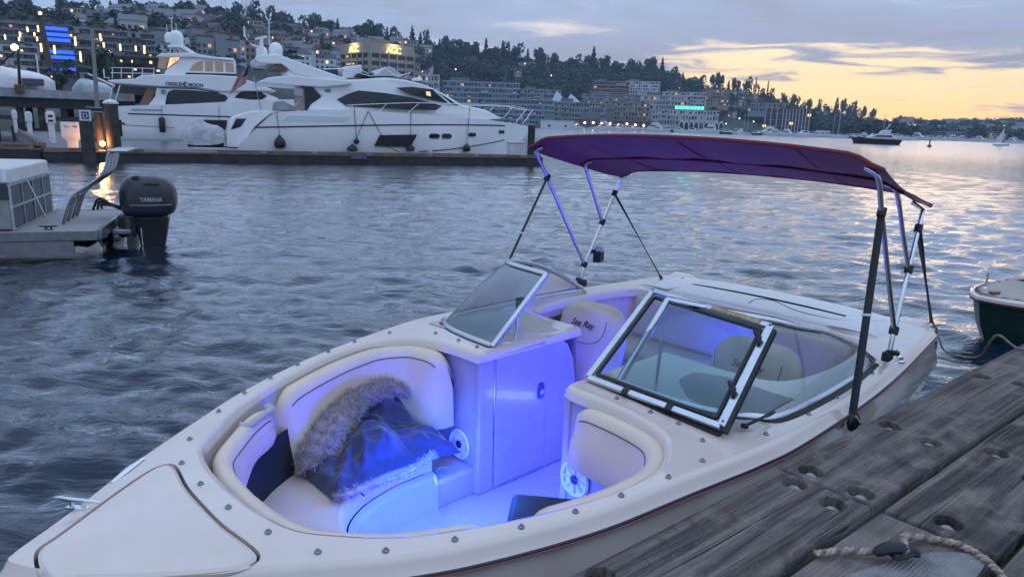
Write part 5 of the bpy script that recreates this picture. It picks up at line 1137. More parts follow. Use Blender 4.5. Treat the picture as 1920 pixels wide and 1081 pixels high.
for cx_, cy_, r, yo in ((1082, 228, .50, -.7), (1040, 228, .36, .9)):
    q = yb.p(*z0([(cx_, cy_)])[0], yo); mb = MB(); mb.lathe([(r * .85, -r * 1.2), (r, -r * .9), (r, 0), (r * .9, r * .45), (r * .62, r * .8), (.01, r)], 16, Matrix.Translation((q[0], yo, q[1]))); mb.build('satellite_dome', YWHITE, rb, smooth=50)
tubeB('mast', [(1052, 110), (1055, 190)], .05, 0, ALU); tubeB('mast_spreader', [(1038, 112), (1064, 112)], .04, 0, ALU); tubeB('antenna', [(1022, 150), (1027, 200)], .025, .5, YWHITE); tubeB('antenna', [(1080, 140), (1083, 190)], .025, -.5, YWHITE)
for a in (690, 745, 815, 875, 945): tubeB('boat_deck_stanchion', [(a, 415), (a, 482)], .03, -HB2 * .9)
tubeB('boat_deck_rail', [(680, 416), (950, 422)], .03, -HB2 * .9); tubeB('boat_deck_rail', [(680, 448), (950, 452)], .02, -HB2 * .9)
tubeB('awning_pole', [(692, 532), (668, 640)], .05, -HB2 * .9); tubeB('awning_pole', [(738, 524), (704, 636)], .05, -HB2 * .9)
tubeB('aft_davit', [(636, 425), (640, 478), (672, 480)], .05, 0, YWHITE)
pB('cockpit_bulkhead', [(850, 640), (900, 545), (958, 530), (918, 640)], mat('varnished_teak', (.22, .12, .07), .4), lambda x, z: HB2 * .86, t=.1)
q = yb.p(*z0([(1002, 565)])[0], -HB2); mb = MB(); T = Matrix.Translation((q[0], -hw1(q[0], 2) - .02, q[1])) @ Matrix.Rotation(math.pi / 2, 4, 'X'); mb.lathe([(.17, 0), (.19, 0), (.19, .02), (.17, .02)], 20, T); mb.build('round_emblem', mat('emblem_grey', (.25, .28, .32), .4), rb)
qa = yb.p(*z0([(1015, 522)])[0], -HB2); qc = yb.p(*z0([(1118, 534)])[0], -HB2); sz = .335
TX = mat('name_lettering', (.06, .07, .09), .5)
yv = -HB2 * .98 - .02
text('CRESCENT', sz, facing((yb.p(*z0([(1016, 527)])[0], -HB2)[0], yv, yb.p(*z0([(1016, 523)])[0], -HB2)[1]), (0, -1, 0)), TX, rb, 'name_lettering', .004, align='LEFT', bold=.012).scale = (.92, 1, 1)
text('MOON', sz, facing((yb.p(*z0([(1157, 532)])[0], -HB2)[0], yv, yb.p(*z0([(1157, 530)])[0], -HB2)[1]), (0, -1, 0)), TX, rb, 'name_lettering', .004, align='LEFT', bold=.012).scale = (.98, 1, 1)
q = yb.p(*z0([(1140, 518)])[0], -HB2); cres = [(q[0] + .18 * math.cos(a), q[1] + .20 * math.sin(a)) for a in np.linspace(.9, 5.4, 14)] + [(q[0] + .07 + .13 * math.cos(a), q[1] + .15 * math.sin(a)) for a in np.linspace(5.2, 1.1, 12)]
panel(cres, lambda x, z: HB2 * .98, out=.02, t=.0).build('crescent_mark', TX, rb)
for a, b, c in ((993, 648, 732), (1345, 652, 740)): tubeB('fender_line', [(a, b), (a + 2, c)], .018, -HB2 - .06, FB)
t = thing('long_fender', 'long dark cylindrical fender on the side of the pilothouse yacht', 'fender', Matrix.Translation(yb.o) @ Matrix.Rotation(BH, 4, 'Z') @ Vector((yb.p(*z0([(998, 765)])[0], -HB2)[0], -HB2 - .25, .55)), BH)
mb = MB(); mb.lathe([(.01, 0), (.16, .02), (.22, .12), (.22, 1.0), (.16, 1.12), (.01, 1.15)], 14); mb.build('fender_body', FB, t, smooth=50)
pB('garage_hatch', [(1250, 735), (1395, 738), (1390, 800), (1252, 800)], mat('hatch_brown', (.06, .045, .035), .4))
pB('hatch_trim', [(1258, 742), (1385, 745), (1380, 793), (1260, 793)], YGLASS, out=.03)
# ------------------------------------------------------------------ marina on the left
def hz(x): return 232 + (x - 960) * 0.033
def at_r(px, py, r):
    d = ray(px, py); h = math.hypot(d.x, d.y); q = Vector((0, 0, CH)) + d * (r / h); return q
def rz_at(px): return -azim(px)
RUST = mat('pile_timber', (.05, .042, .038), .85, var=.35, vscale=3, bump=.5, bscale=12)
GREYP = mat('pedestal_white', (.62, .63, .65), .45, var=.06)
# left end of the yacht dock and the walkway behind it
ld = thing('near_float', 'dark timber float with stacked brown boards at the far left', 'dock', D0 - YD * 3.75, YH)
mb = MB(); mb.box2((-14, .3, -.2), (0, 2.6, .42)); mb.build('float', DARKT, ld)
for j in range(7):
    for i in range(6):
        mb = MB(); mb.box2((-13.5 + i * 2.2, .35 + j * .31, .425), (-11.4 + i * 2.2, .62 + j * .31, .48 + .03 * random.random() + (.12 if (i + j) % 3 == 0 else 0))); mb.build('board', PLANKB, ld)
mb = MB(); mb.box2((-13.8, .28, .44), (-1.2, .42, .66)); mb.build('kerb_beam', PLANKB, ld)
WD = Vector((-.597, .802, 0)); WH = math.atan2(.802, -.597)
wk = thing('walkway_float', 'grey walkway float running back past the white pedestals', 'dock', (-18.6, 30.6, 0), WH)
mb = MB(); mb.box2((0, -1.3, -.2), (34, 1.3, .45)); mb.build('float', mat('grey_walkway', (.17, .17, .18), .85, var=.2, vscale=2), wk)
for i in range(12):
    mb = MB(); mb.box2((i * 2.7 + .2, 1.15, .46), (i * 2.7 + 2.2, 1.38, .66)); mb.build('kerb_rail', PLANKB, wk, bevel=.02)
for px, top, bot, r, lab in ((166, 206, 279, .25, 'dark mooring pile bearing the white D sign'), (190, 205, 276, .16, 'slim reddish pile between the two dark piles by the orange lamp'), (215, 195, 277, .27, 'thick dark pile with a white cap beside the orange lamp')):
    q = atz(px, bot, .5); zt_ = at_r(px, top, math.hypot(q.x, q.y)).z
    t = thing('mooring_pile', lab, 'pile', (q.x, q.y, 0), rz_at(px), 'piles by the orange lamp')
    mb = MB(); mb.tube([(0, 0, -1.2), (0, 0, .4), (0, 0, zt_)], [r * 1.05, r * 1.03, r], 14); mb.build('timber', RUST, t, smooth=50)
    if px == 215:
        mb = MB(); mb.lathe([(r * 1.12, 0), (r * 1.12, .06), (r * .6, .16), (.01, .2)], 16, Matrix.Translation((0, 0, zt_))); mb.build('cap', GREYP, t, smooth=40)
        mb = MB(); mb.box((.30, -.05, zt_ - 1.0), (.10, .08, .7)); mb.box((.36, -.05, zt_ - .8), (.22, .06, .08)); mb.build('cleat_bracket', BLACK, t)
    if px == 166:
        sg_ = thing('dock_letter_sign', 'white square sign with a dark letter D fixed to the pile', 'sign', (q.x, q.y, zt_ - .22), rz_at(px))
        mb = MB(); mb.box((0, -r - .03, 0), (.42, .03, .42)); mb.build('plate', GREYP, sg_)
        mb = MB(); mb.box((0, -r - .05, 0), (.26, .01, .30)); mb.build('emblem', mat('emblem_blue', (.05, .07, .12), .5), sg_)
        text('D', .26, facing((0, -r - .06, -.095), (0, -1, 0)), mat('letter_white', (.6, .6, .6), .5), sg_, 'letter')
    PILEQ = q
q = atz(191, 277, .5); zz = at_r(191, 206, math.hypot(q.x, q.y)).z
sb = thing('dark_name_board', 'long dark board with pale border between the piles', 'sign', (q.x, q.y - .3, zz), rz_at(191))
mb = MB(); mb.box((0, 0, 0), (.68, .05, .24)); mb.build('board', mat('board_dark', (.03, .03, .035), .6), sb)
for z in (-.09, .09):
    mb = MB(); mb.box((0, -.03, z), (.6, .012, .02)); mb.build('border', GREYP, sb)
# orange lamp at the foot of the piles
q = atz(197, 279, .45); ol = thing('dock_lamp', 'glowing orange lamp at the foot of the dark piles', 'lamp', (q.x, q.y - .15, .45))
mb = MB(); mb.lathe([(.08, 0), (.09, .03), (.05, .05), (.05, .12)], 12); mb.build('base', BLACK, ol, smooth=40)
mb = MB(); mb.sphere((0, 0, .22), .10, 12); mb.build('globe', emat('orange_globe', (1.0, .50, .16), 30.0), ol, smooth=180)
L_ = bpy.data.lights.new('lamp_light', 'POINT'); L_.energy = 60; L_.color = (1, .42, .12); L_.shadow_soft_size = .1; o = link('lamp_light', L_, ol); o.location = (0, -.12, .32)
for k, (px, top, bot, w_) in enumerate(((29, 206, 232, .30), (56, 209, 240, .34), (98, 208, 252, .38))):
    q = at_r(px, bot, 56 - 8 * k); zt_ = at_r(px, top, 56 - 8 * k).z
    t = thing('power_pedestal', ('white power pedestal on the walkway, farthest left of three', 'white power pedestal on the walkway, middle of three', 'white power pedestal on the walkway, nearest the tall white box')[k], 'pedestal', (q.x, q.y, .45), rz_at(px), 'pedestals on the walkway')
    h_ = zt_ - .45; mb = MB(); mb.box((0, 0, h_ * .5), (w_ * .7, w_ * .5, h_)); mb.build('post', GREYP, t, bevel=.03)
    mb = MB(); mb.box((0, -.03, h_ * .78), (w_, w_ * .6, h_ * .34)); mb.build('head', GREYP, t, bevel=.04)
    for z in (.70, .84):
        mb = MB(); mb.box((0, -w_ * .34, h_ * z), (w_ * .5, .03, h_ * .07)); mb.build('socket', BLACK, t)
q = atz(137, 278, .45); t = thing('white_box_stand', 'white cabinet on a tapered stand beside the sign pile', 'cabinet', (q.x, q.y, .45), rz_at(137)); zt_ = at_r(134, 229, math.hypot(q.x, q.y)).z - .45
mb = MB(); mb.prism([(-.37, 0), (.37, 0), (.37, .5), (-.37, .5)], zt_ * .42, zt_); mb.build('cabinet', GREYP, t, bevel=.02)
mb = MB(); mb.add([(-.37, 0, zt_ * .42), (.37, 0, zt_ * .42), (.37, .5, zt_ * .42), (-.37, .5, zt_ * .42), (-.2, .05, zt_ * .28), (.2, .05, zt_ * .28), (.2, .4, zt_ * .28), (-.2, .4, zt_ * .28)], [(0, 1, 5, 4), (1, 2, 6, 5), (2, 3, 7, 6), (3, 0, 4, 7)]); mb.build('funnel', GREYP, t)
mb = MB(); mb.box2((-.2, .05, 0), (.2, .4, zt_ * .28)); mb.build('stand', GREYP, t, bevel=.02)
for dx in (-.16, .16):
    mb = MB(); mb.box((dx, -.01, zt_ * .82), (.14, .03, .05)); mb.build('latch', mat('steel_dull', (.4, .4, .42), .4, .9), t)
# steel mast on the walkway and the lamp post behind
def pole(name, lab, cat, px0, y0, px1, y1, r, rad, m=ALUD):
    a, b = at_r(px0, y0, r), at_r(px1, y1, r); t = thing(name, lab, cat, b); mb = MB(); mb.tube([(0, 0, 0), tuple(a - b)], [rad, rad * .6], 8); mb.build('pole', m, t, smooth=60); return t, a - b
pole('steel_mast', 'tall thin grey steel mast standing behind the sign pile', 'mast', 172, 55, 187, 260, 42, .13)
t, tp = pole('lamp_post', 'tall dark lamp post with a lit lamp beside the wrapped boat', 'lamp post', 33, 92, 38, 172, 64, .12, DARKT)
mb = MB(); mb.sphere(tuple(tp + Vector((-.2, 0, .1))), .22, 12); mb.build('lamp', emat('lamp_warm', (1.0, .78, .45), 14.0), t, smooth=180)
mb = MB(); mb.tube([tuple(tp), tuple(tp + Vector((-2.2, .3, -1.6)))], .06, 6); mb.build('arm', DARKT, t)
# elevated pier with boats laid up on it
fp_ = thing('elevated_pier', 'high pier with a pale edge beam on dark posts behind the walkway', 'pier', at_r(90, hz(90), 62) * 1.0, rz_at(90)); fp_.location.z = 0
zt_ = at_r(90, 169, 62).z; zb_ = at_r(90, 184, 62).z
mb = MB(); mb.box2((-12, 0, zb_), (5.6, 1.0, zt_)); mb.build('edge_beam', mat('pier_concrete', (.34, .34, .34), .85, var=.2, vscale=1.5, dirt=.5), fp_)
mb = MB(); mb.box2((-12, 1, zt_ - .6), (9, 14, zt_ - .05)); mb.build('deck', DARKT, fp_)
mb = MB(); mb.box2((-12, .2, zb_ - .7), (5.6, .9, zb_)); mb.build('cap_timber', DARKT, fp_)
for i in range(13):
    mb = MB(); x = -11.6 + i * 1.42 + random.uniform(-.2, .2); mb.tube([(x, .6, -1), (x, .6, zb_)], .24, 10); mb.build('post', RUST, fp_, smooth=50)
    if i % 2:
        mb = MB(); mb.tube([(x + .5, 5, -1), (x + .5, 5, zb_)], .24, 10); mb.build('post', RUST, fp_, smooth=50)
for i in range(3):
    mb = MB(); mb.box2((-11 + i * 5.2, -.12, 1.2), (-7.2 + i * 5.2, .1, 1.5)); mb.build('brace', RUST, fp_)
WRAP = mat('shrink_wrap', (.72, .73, .75), .3, var=.06, vscale=1.0, bump=.5, bscale=2.5)
def wrap_boat(name, lab, px0, px1, ytop, ybot, r, m):
    a, b = at_r(px0, ybot, r), at_r(px1, ybot, r); zt = at_r((px0 + px1) / 2, ytop, r).z; L = (b - a).length; t = thing(name, lab, 'boat', (a + b) / 2, rz_at((px0 + px1) / 2)); zc = ((a + b) / 2).z; h = zt - zc
    rings = []
    for k in range(15):
        u = k / 14; x = -L / 2 + L * u; pr = [.25, .55, .8, .95, 1.0, .98, .95, .9, .86, .82, .8, .74, .66, .55, .35][k]; ww = 1.3 * min(1, .3 + 3 * min(u, 1 - u)); n = 13
        rings.append([(x, -ww * math.cos(math.pi * i / (n - 1)), h * (.12 + .88 * pr * max(0, math.sin(math.pi * i / (n - 1))) ** .55) if 0 < i < n - 1 else 0) for i in range(n)])
    mb = MB(); mb.loft(rings, True, True, True); mb.build('wrap', m, t, smooth=70)
    for x in (-L * .3, L * .25):
        mb = MB(); mb.box((x, -.9, -.45), (.3, .5, .9)); mb.build('cradle_block', RUST, t)
    return t
wrap_boat('wrapped_boat', 'long white shrink-wrapped boat on the high pier at far left', -60, 104, 124, 166, 66, WRAP)
t = wrap_boat('laid_up_runabout', 'grey covered boat laid up on the pier left of the pilothouse yacht', 136, 212, 148, 178, 70, mat('cover_pale', (.5, .52, .55), .5, var=.15, vscale=2))
mb = MB(); mb.box((-.6, 0, 2.0), (.8, .8, .5)); mb.build('windscreen', YGLASS, t, bevel=.1)
for i, (px0, px1, yt, yb_, r, m, nm, lab) in enumerate(((42, 83, 148, 160, 64, mat('trailer_dark', (.10, .09, .10), .6), 'storage_container', 'dark grey low container in front of the white wrapped boat'), (28, 47, 159, 174, 61.5, mat('crate_brown', (.16, .09, .06), .8), 'brown_crate', 'small brown crate on the pier edge below the lamp post'))):
    a, b = at_r(px0, yb_, r), at_r(px1, yb_, r); h = at_r(px0, yt, r).z - a.z; t = thing(nm, lab, 'container' if i == 0 else 'crate', (a + b) / 2, rz_at((px0 + px1) / 2)); L = (b - a).length
    mb = MB(); mb.box((0, 0, h / 2), (L, 1.2, h)); mb.build('body', m, t, bevel=.03)
    for k in range(6 if i == 0 else 3):
        mb = MB(); mb.box((-L / 2 + L * (k + .5) / (6 if i == 0 else 3), -.62, h / 2), (.08, .05, h * .9)); mb.build('rib', m, t)
pole('boat_mast', 'thin pale sailboat mast rising behind the wrapped boat', 'mast', 68, 101, 75, 160, 72, .07, YWHITE)
pole('boat_boom', 'pale slanting spar leaning toward the pilothouse yacht', 'spar', 164, 138, 215, 162, 66, .10, YWHITE)
# ------------------------------------------------------------------ terrain
SKY_Y = [(-200, 50), (0, 52), (100, 58), (200, 56), (290, 50), (400, 48), (500, 60), (600, 68), (700, 76), (800, 92), (900, 108), (1000, 118), (1100, 128), (1200, 131), (1250, 143), (1300, 158), (1350, 172), (1430, 188), (1500, 208), (1580, 222), (1650, 230), (1720, 232), (1800, 233), (1920, 233), (2100, 236)]
RSH = [(-200, 84), (230, 84), (420, 110), (700, 330), (780, 430), (1000, 500), (1300, 520), (1700, 560), (1760, 760), (2100, 760)]
RRD = [(-200, 560), (400, 640), (800, 780), (1200, 900), (1500, 1050), (1640, 1300), (1720, 2200), (2100, 2300)]
ip = lambda T, x: float(np.interp(x, [a for a, _ in T], [b for _, b in T]))
_azt = np.array([azim(x) for x in range(-400, 2400, 10)])
def px_of(az): return float(np.interp(az, _azt, np.arange(-400, 2400, 10)))
def ridge_h(x):
    r = ip(RRD, x); return CH + (hz(x) - ip(SKY_Y, x)) / 1365 * r * 1.0 - (9 if x < 1650 else 11)
def ground(az, r):
    x = px_of(az); rs, rr_ = ip(RSH, x), ip(RRD, x); rf = rs + min(120, (rr_ - rs) * .22); H = ridge_h(x)
    if r < rs: return -2.0 + min(1.5, (r - rs + 5) * .2 if r > rs - 5 else 0)
    low = 1.6 + (r - rs) * .012
    if r < rf: return low
    u = min(1, (r - rf) / (rr_ - rf)); s = u * u * (3 - 2 * u) * .55 + u * .45
    h = low + (H - low) * s
    if r > rr_: h -= (r - rr_) * .12
    return h + 3.0 * fnoise(az * 60, r * .012, 3) * min(1, u * 3) 
TER = mat('hill_ground', (.05, .06, .05), .95, var=.35, vscale=.03)
mb = MB(); azs = np.radians(np.linspace(-48, 50, 150)); us = np.r_[np.linspace(0, .25, 14), np.linspace(.28, 1, 34), [1.05, 1.3, 1.8]]
rows = []
for az in azs:
    x = px_of(az); rs, rr_ = ip(RSH, x), ip(RRD, x); col_ = [(rs - 8) * 1.0] + [rs + (rr_ - rs) * u for u in us]
    rows.append([(r * math.sin(az), r * math.cos(az), ground(az, r)) for r in col_])
mb.loft(rows, False); o = mb.build('hillside', TER, smooth=180); tag(o, kind='structure')
def on_hill(px, py):
    az = azim(px); el = (hz(px) - py) / 1365
    lo, hi = ip(RSH, px) + 5, ip(RRD, px)
    for _ in range(40):
        m_ = (lo + hi) / 2
        if (ground(az, m_) - CH) / m_ < el: lo = m_
        else: hi = m_
    return Vector((lo * math.sin(az), lo * math.cos(az), ground(az, lo))), lo
# ------------------------------------------------------------------ trees
LEAF = [mat('leaf_dark', (.042, .062, .048), .9, var=.35, vscale=.6), mat('leaf_mid', (.055, .078, .052), .9, var=.35, vscale=.6), mat('leaf_conifer', (.032, .050, .044), .9, var=.3, vscale=.6)]
BARK = mat('bark', (.05, .04, .035), .9)
def crown_geo(g, kind, n):
    V = []; F = []
    def quad(c, s, nrm):
        a = np.cross(nrm, g.normal(0, 1, 3)); a /= np.linalg.norm(a) + 1e-6; b = np.cross(nrm, a); b /= np.linalg.norm(b) + 1e-6; k = len(V)
        V.extend([c - a * s - b * s * .6, c + a * s * .9 - b * s * .4, c + a * s * .7 + b * s * .7, c - a * s * .8 + b * s * .6]); F.append((k, k + 1, k + 2, k + 3))
    if kind == 'broad':
        lobes = [(g.normal(0, .22, 3) * [1.1, 1.1, .7] + [0, 0, .62], g.uniform(.20, .34)) for _ in range(7)]
        for i in range(n):
            c, r = lobes[g.integers(7)]; d = g.normal(0, 1, 3); d /= np.linalg.norm(d); quad(c + d * r * g.uniform(.6, 1.05), g.uniform(.06, .12), d + g.normal(0, .5, 3))
    elif kind == 'conifer':
        for i in range(n):
            z = .10 + .88 * g.random() ** 1.2; r = (1 - z) * .26 + .012; a = g.uniform(0, 6.28); lay = .75 + .25 * math.cos(z * 44); d = np.array([math.cos(a), math.sin(a), -.35])
            quad(np.array([math.cos(a) * r * lay * g.uniform(.5, 1), math.sin(a) * r * lay * g.uniform(.5, 1), z]), .035 + .05 * (1 - z), d + g.normal(0, .4, 3))
    else:
        for i in range(n):
            z = .08 + .9 * g.random(); r = .10 * math.sin(math.pi * min(1, z * .95 + .05)) ** .6 + .01; a = g.uniform(0, 6.28); d = np.array([math.cos(a), math.sin(a), .4]); quad(np.array([math.cos(a) * r, math.sin(a) * r, z]) * 1.0, g.uniform(.03, .05), d + g.normal(0, .5, 3))
    return V, F
g_ = np.random.default_rng(21); TREES = {}
def template(kind, i, n, leaf):
    t = thing({'broad': 'broadleaf_tree', 'conifer': 'conifer_tree', 'poplar': 'poplar_tree'}[kind], 'x', 'tree')
    V, F = crown_geo(g_, kind, n); mb = MB(); mb.add(V, F); mb.build('crown', leaf, t, fix=False)
    mb = MB(); mb.tube([(0, 0, -.05), (.01, 0, .3), (0, .01, .62 if kind == 'broad' else .9)], [.035, .025, .01], 6)
    if kind == 'broad':
        for k in range(4):
            a = k * 1.6 + .4; mb.tube([(0, 0, .3), (.12 * math.cos(a), .12 * math.sin(a), .45), (.24 * math.cos(a), .24 * math.sin(a), .62)], [.018, .012, .005], 5)
    mb.build('trunk', BARK, t, smooth=60); return t
for kind, cnt, n in (('broad', 4, 230), ('conifer', 3, 220), ('poplar', 1, 200)): TREES[kind] = [[template(kind, i, n, LEAF[2] if kind == 'conifer' else LEAF[i % 2]), False] for i in range(cnt)]
LM = [(0, 'above the terraced hotel'), (215, 'above the pilothouse yacht'), (400, 'around the lattice masts'), (500, 'left of the tan office building'), (640, 'above the tan office building'), (790, 'right of the tan office building'), (905, 'above the long white and blue block'), (1040, 'on the middle of the ridge'), (1200, 'above the white mid-slope block'), (1300, 'above the scaffolded block'), (1400, 'above the columned hall'), (1520, 'right of the columned hall'), (1700, 'on the far right shore')]
def where(x): return [b for a, b in LM if x >= a or a == 0][-1]
ORD = ['first', 'second', 'third', 'fourth', 'fifth', 'sixth', 'seventh', 'eighth', 'ninth', 'tenth', 'eleventh', 'twelfth']
CNT = {}
def nth(key): CNT[key] = CNT.get(key, -1) + 1; return ORD[CNT[key]]
def tree(kind, p, h, wide=1.0, lab='', grp=None, name=None):
    rec = TREES[kind][random.randrange(len(TREES[kind]))]
    if rec[1]: t = copy_tree(rec[0])
    else: t = rec[0]; rec[1] = True
    if name: t.name = name
    t.location = p; t.scale = (h * wide, h * wide, h); t.rotation_euler = (0, 0, random.uniform(0, 6.28)); tag(t, lab, 'tree', grp)
    return t
random.seed(11)
# skyline trees (told apart against the sky), read off the photograph: x, top y, kind
SKYT = [(28, 36, 'c'), (62, 40, 'b'), (134, 32, 'c'), (148, 36, 'b'), (176, 40, 'b'), (225, 38, 'c'), (243, 27, 'c'), (258, 28, 'c'), (272, 34, 'b'), (292, 33, 'b'), (312, 44, 'b'), (342, 38, 'b'), (372, 33, 'b'), (392, 32, 'b'), (412, 36, 'b'), (440, 38, 'b'), (462, 34, 'b'), (486, 32, 'b'), (498, 38, 'b'), (521, 33, 'c'), (538, 38, 'b'), (560, 52, 'b'), (596, 46, 'b'), (620, 50, 'b'), (637, 50, 'c'), (660, 62, 'b'), (680, 55, 'b'), (696, 52, 'c'), (706, 54, 'b'), (727, 62, 'c'), (735, 65, 'c'), (748, 68, 'b'), (773, 60, 'c'), (788, 70, 'c'), (803, 73, 'b'), (823, 81, 'c'), (838, 80, 'b'), (866, 80, 'b'), (884, 85, 'b'), (908, 80, 'c'), (925, 92, 'b'), (939, 84, 'c'), (948, 92, 'b'), (964, 90, 'b'), (985, 98, 'c'), (1004, 100, 'b'), (1012, 98, 'c'), (1030, 108, 'b'), (1068, 112, 'b'), (1106, 95, 'c'), (1100, 108, 'b'), (1126, 110, 'b'), (1150, 120, 'b'), (1180, 120, 'b'), (1212, 112, 'b'), (1233, 116, 'c'), (1262, 136, 'b'), (1330, 150, 'b'), (1341, 142, 'b'), (1358, 158, 'c'), (1372, 152, 'b'), (1393, 154, 'b'), (1408, 153, 'p'), (1421, 170, 'b'), (1431, 160, 'p'), (1440, 176, 'b'), (1463, 183, 'b'), (1484, 186, 'b'), (1508, 194, 'b'), (1528, 196, 'b'), (1545, 202, 'b'), (1562, 190, 'c'), (1574, 196, 'b'), (1588, 200, 'b'), (1597, 196, 'c'), (1612, 208, 'b'), (1632, 212, 'b')]
KIND = {'b': 'broad', 'c': 'conifer', 'p': 'poplar'}
for i, (x, y, k) in enumerate(sorted(SKYT)):
    az = azim(x); r = ip(RRD, x) * random.uniform(.97, 1.0); gz_ = ground(az, r) - 1; top_ = CH + (hz(x) - y) / 1365 * r; h = max(6, top_ - gz_)
    tree(KIND[k], (r * math.sin(az), r * math.cos(az), gz_), h, (1.0 if h < 14 else 14 / h) * (.75 if x > 1300 else 1) if k != 'c' else 1.0, '%s %s from the left on the skyline %s' % (nth((k, where(x))), {'b': 'rounded tree', 'c': 'pointed conifer', 'p': 'slim column-shaped tree'}[k], where(x)), {'b': 'rounded skyline trees', 'c': 'skyline conifers', 'p': 'column-shaped skyline trees'}[k])
# trees one can pick out on the slope
for i in range(170):
    x = random.uniform(150, 1640); ys = ip(SKY_Y, x); y = random.uniform(ys + 8, ys + 70)
    p, r = on_hill(x, y)
    if r < ip(RSH, x) + 90: continue
    k = random.choice('bbbc'); tree(KIND[k], p - Vector((0, 0, .6)), random.uniform(9, 15), 1.05, {'b': 'rounded dark tree on the slope ', 'c': 'dark pointed conifer on the slope '}[k] + where(x).replace('above', 'below the ridge above'), {'b': 'rounded trees on the slope', 'c': 'conifers on the slope'}[k])
p = at_r(116, 170, 68); tree('broad', p - Vector((0, 0, .3)), 2.4, .75, 'leafy green shrub on the pier between the wrapped boat and the covered boat', None, 'leafy_shrub')
for x, y0, y1, r in ((190, 100, 150, 110), (205, 120, 165, 100)):
    p = at_r(x, y1, r); tree('broad', p, (y1 - y0) / 1365 * r, .8, 'dark tree behind the pier, %s the covered boat' % ('left end of' if x < 200 else 'right end of'), 'dark trees behind the pier')
# the wood that reads as one mass
def forest():
    g = np.random.default_rng(5); pro = [crown_geo(g, 'broad', 46) for _ in range(6)] + [crown_geo(g, 'conifer', 44) for _ in range(2)]
    pv = [np.array(v) for v, f in pro]; pf = [np.array(f) for v, f in pro]; VV = []; FF = []; b = 0
    def put(p, h, w):
        nonlocal b
        k = g.integers(8); a = g.uniform(0, 6.28); c, s = math.cos(a), math.sin(a); v = pv[k] * [h * w * 1.35, h * w * 1.35, h * 1.05]; v = np.stack([v[:, 0] * c - v[:, 1] * s, v[:, 0] * s + v[:, 1] * c, v[:, 2]], 1) + p; VV.append(v); FF.append(pf[k] + b); b += len(v)
    for i in range(3600):
        x = g.uniform(-40, 1960); ys = ip(SKY_Y, x); dens = 1.0
        if x > 1680: y = g.uniform(ys - 2, hz(x) - 6)
        else: y = ys + abs(g.normal(0, 1)) * 36 if x < 1000 else ys + g.uniform(-1, 1) * 0 + g.uniform(0, 75) * (1 if x < 1350 else .62)
        if x < 800 and g.random() < .82 and y > ys + 9: continue
        p, r = on_hill(x, y)
        if r < ip(RSH, x) + 70: continue
        put(np.array([p.x, p.y, p.z - 1.2]), g.uniform(7, 13) * (1.25 if x > 1680 else 1), g.uniform(.9, 1.3))
    for i in range(160):     # fringe along the right-hand shore
        x = g.uniform(1440, 1930); az = azim(x); r = ip(RSH, x) + g.uniform(25, 120); put(np.array([r * math.sin(az), r * math.cos(az), ground(az, r) - .5]), g.uniform(6, 12), 1.2)
    V = np.concatenate(VV); F = np.concatenate(FF); me = bpy.data.meshes.new('hillside_wood'); me.vertices.add(len(V)); me.vertices.foreach_set('co', V.ravel()); me.loops.add(F.size); me.loops.foreach_set('vertex_index', F.ravel().astype(np.int32)); me.polygons.add(len(F)); me.polygons.foreach_set('loop_start', np.arange(0, F.size, 4)); me.polygons.foreach_set('loop_total', np.full(len(F), 4)); me.update(calc_edges=True)
    me.materials.append(LEAF[0]); o = link('hillside_wood', me); tag(o, 'dense dark wood covering the slopes of the hill', 'wood', kind='stuff')
forest()
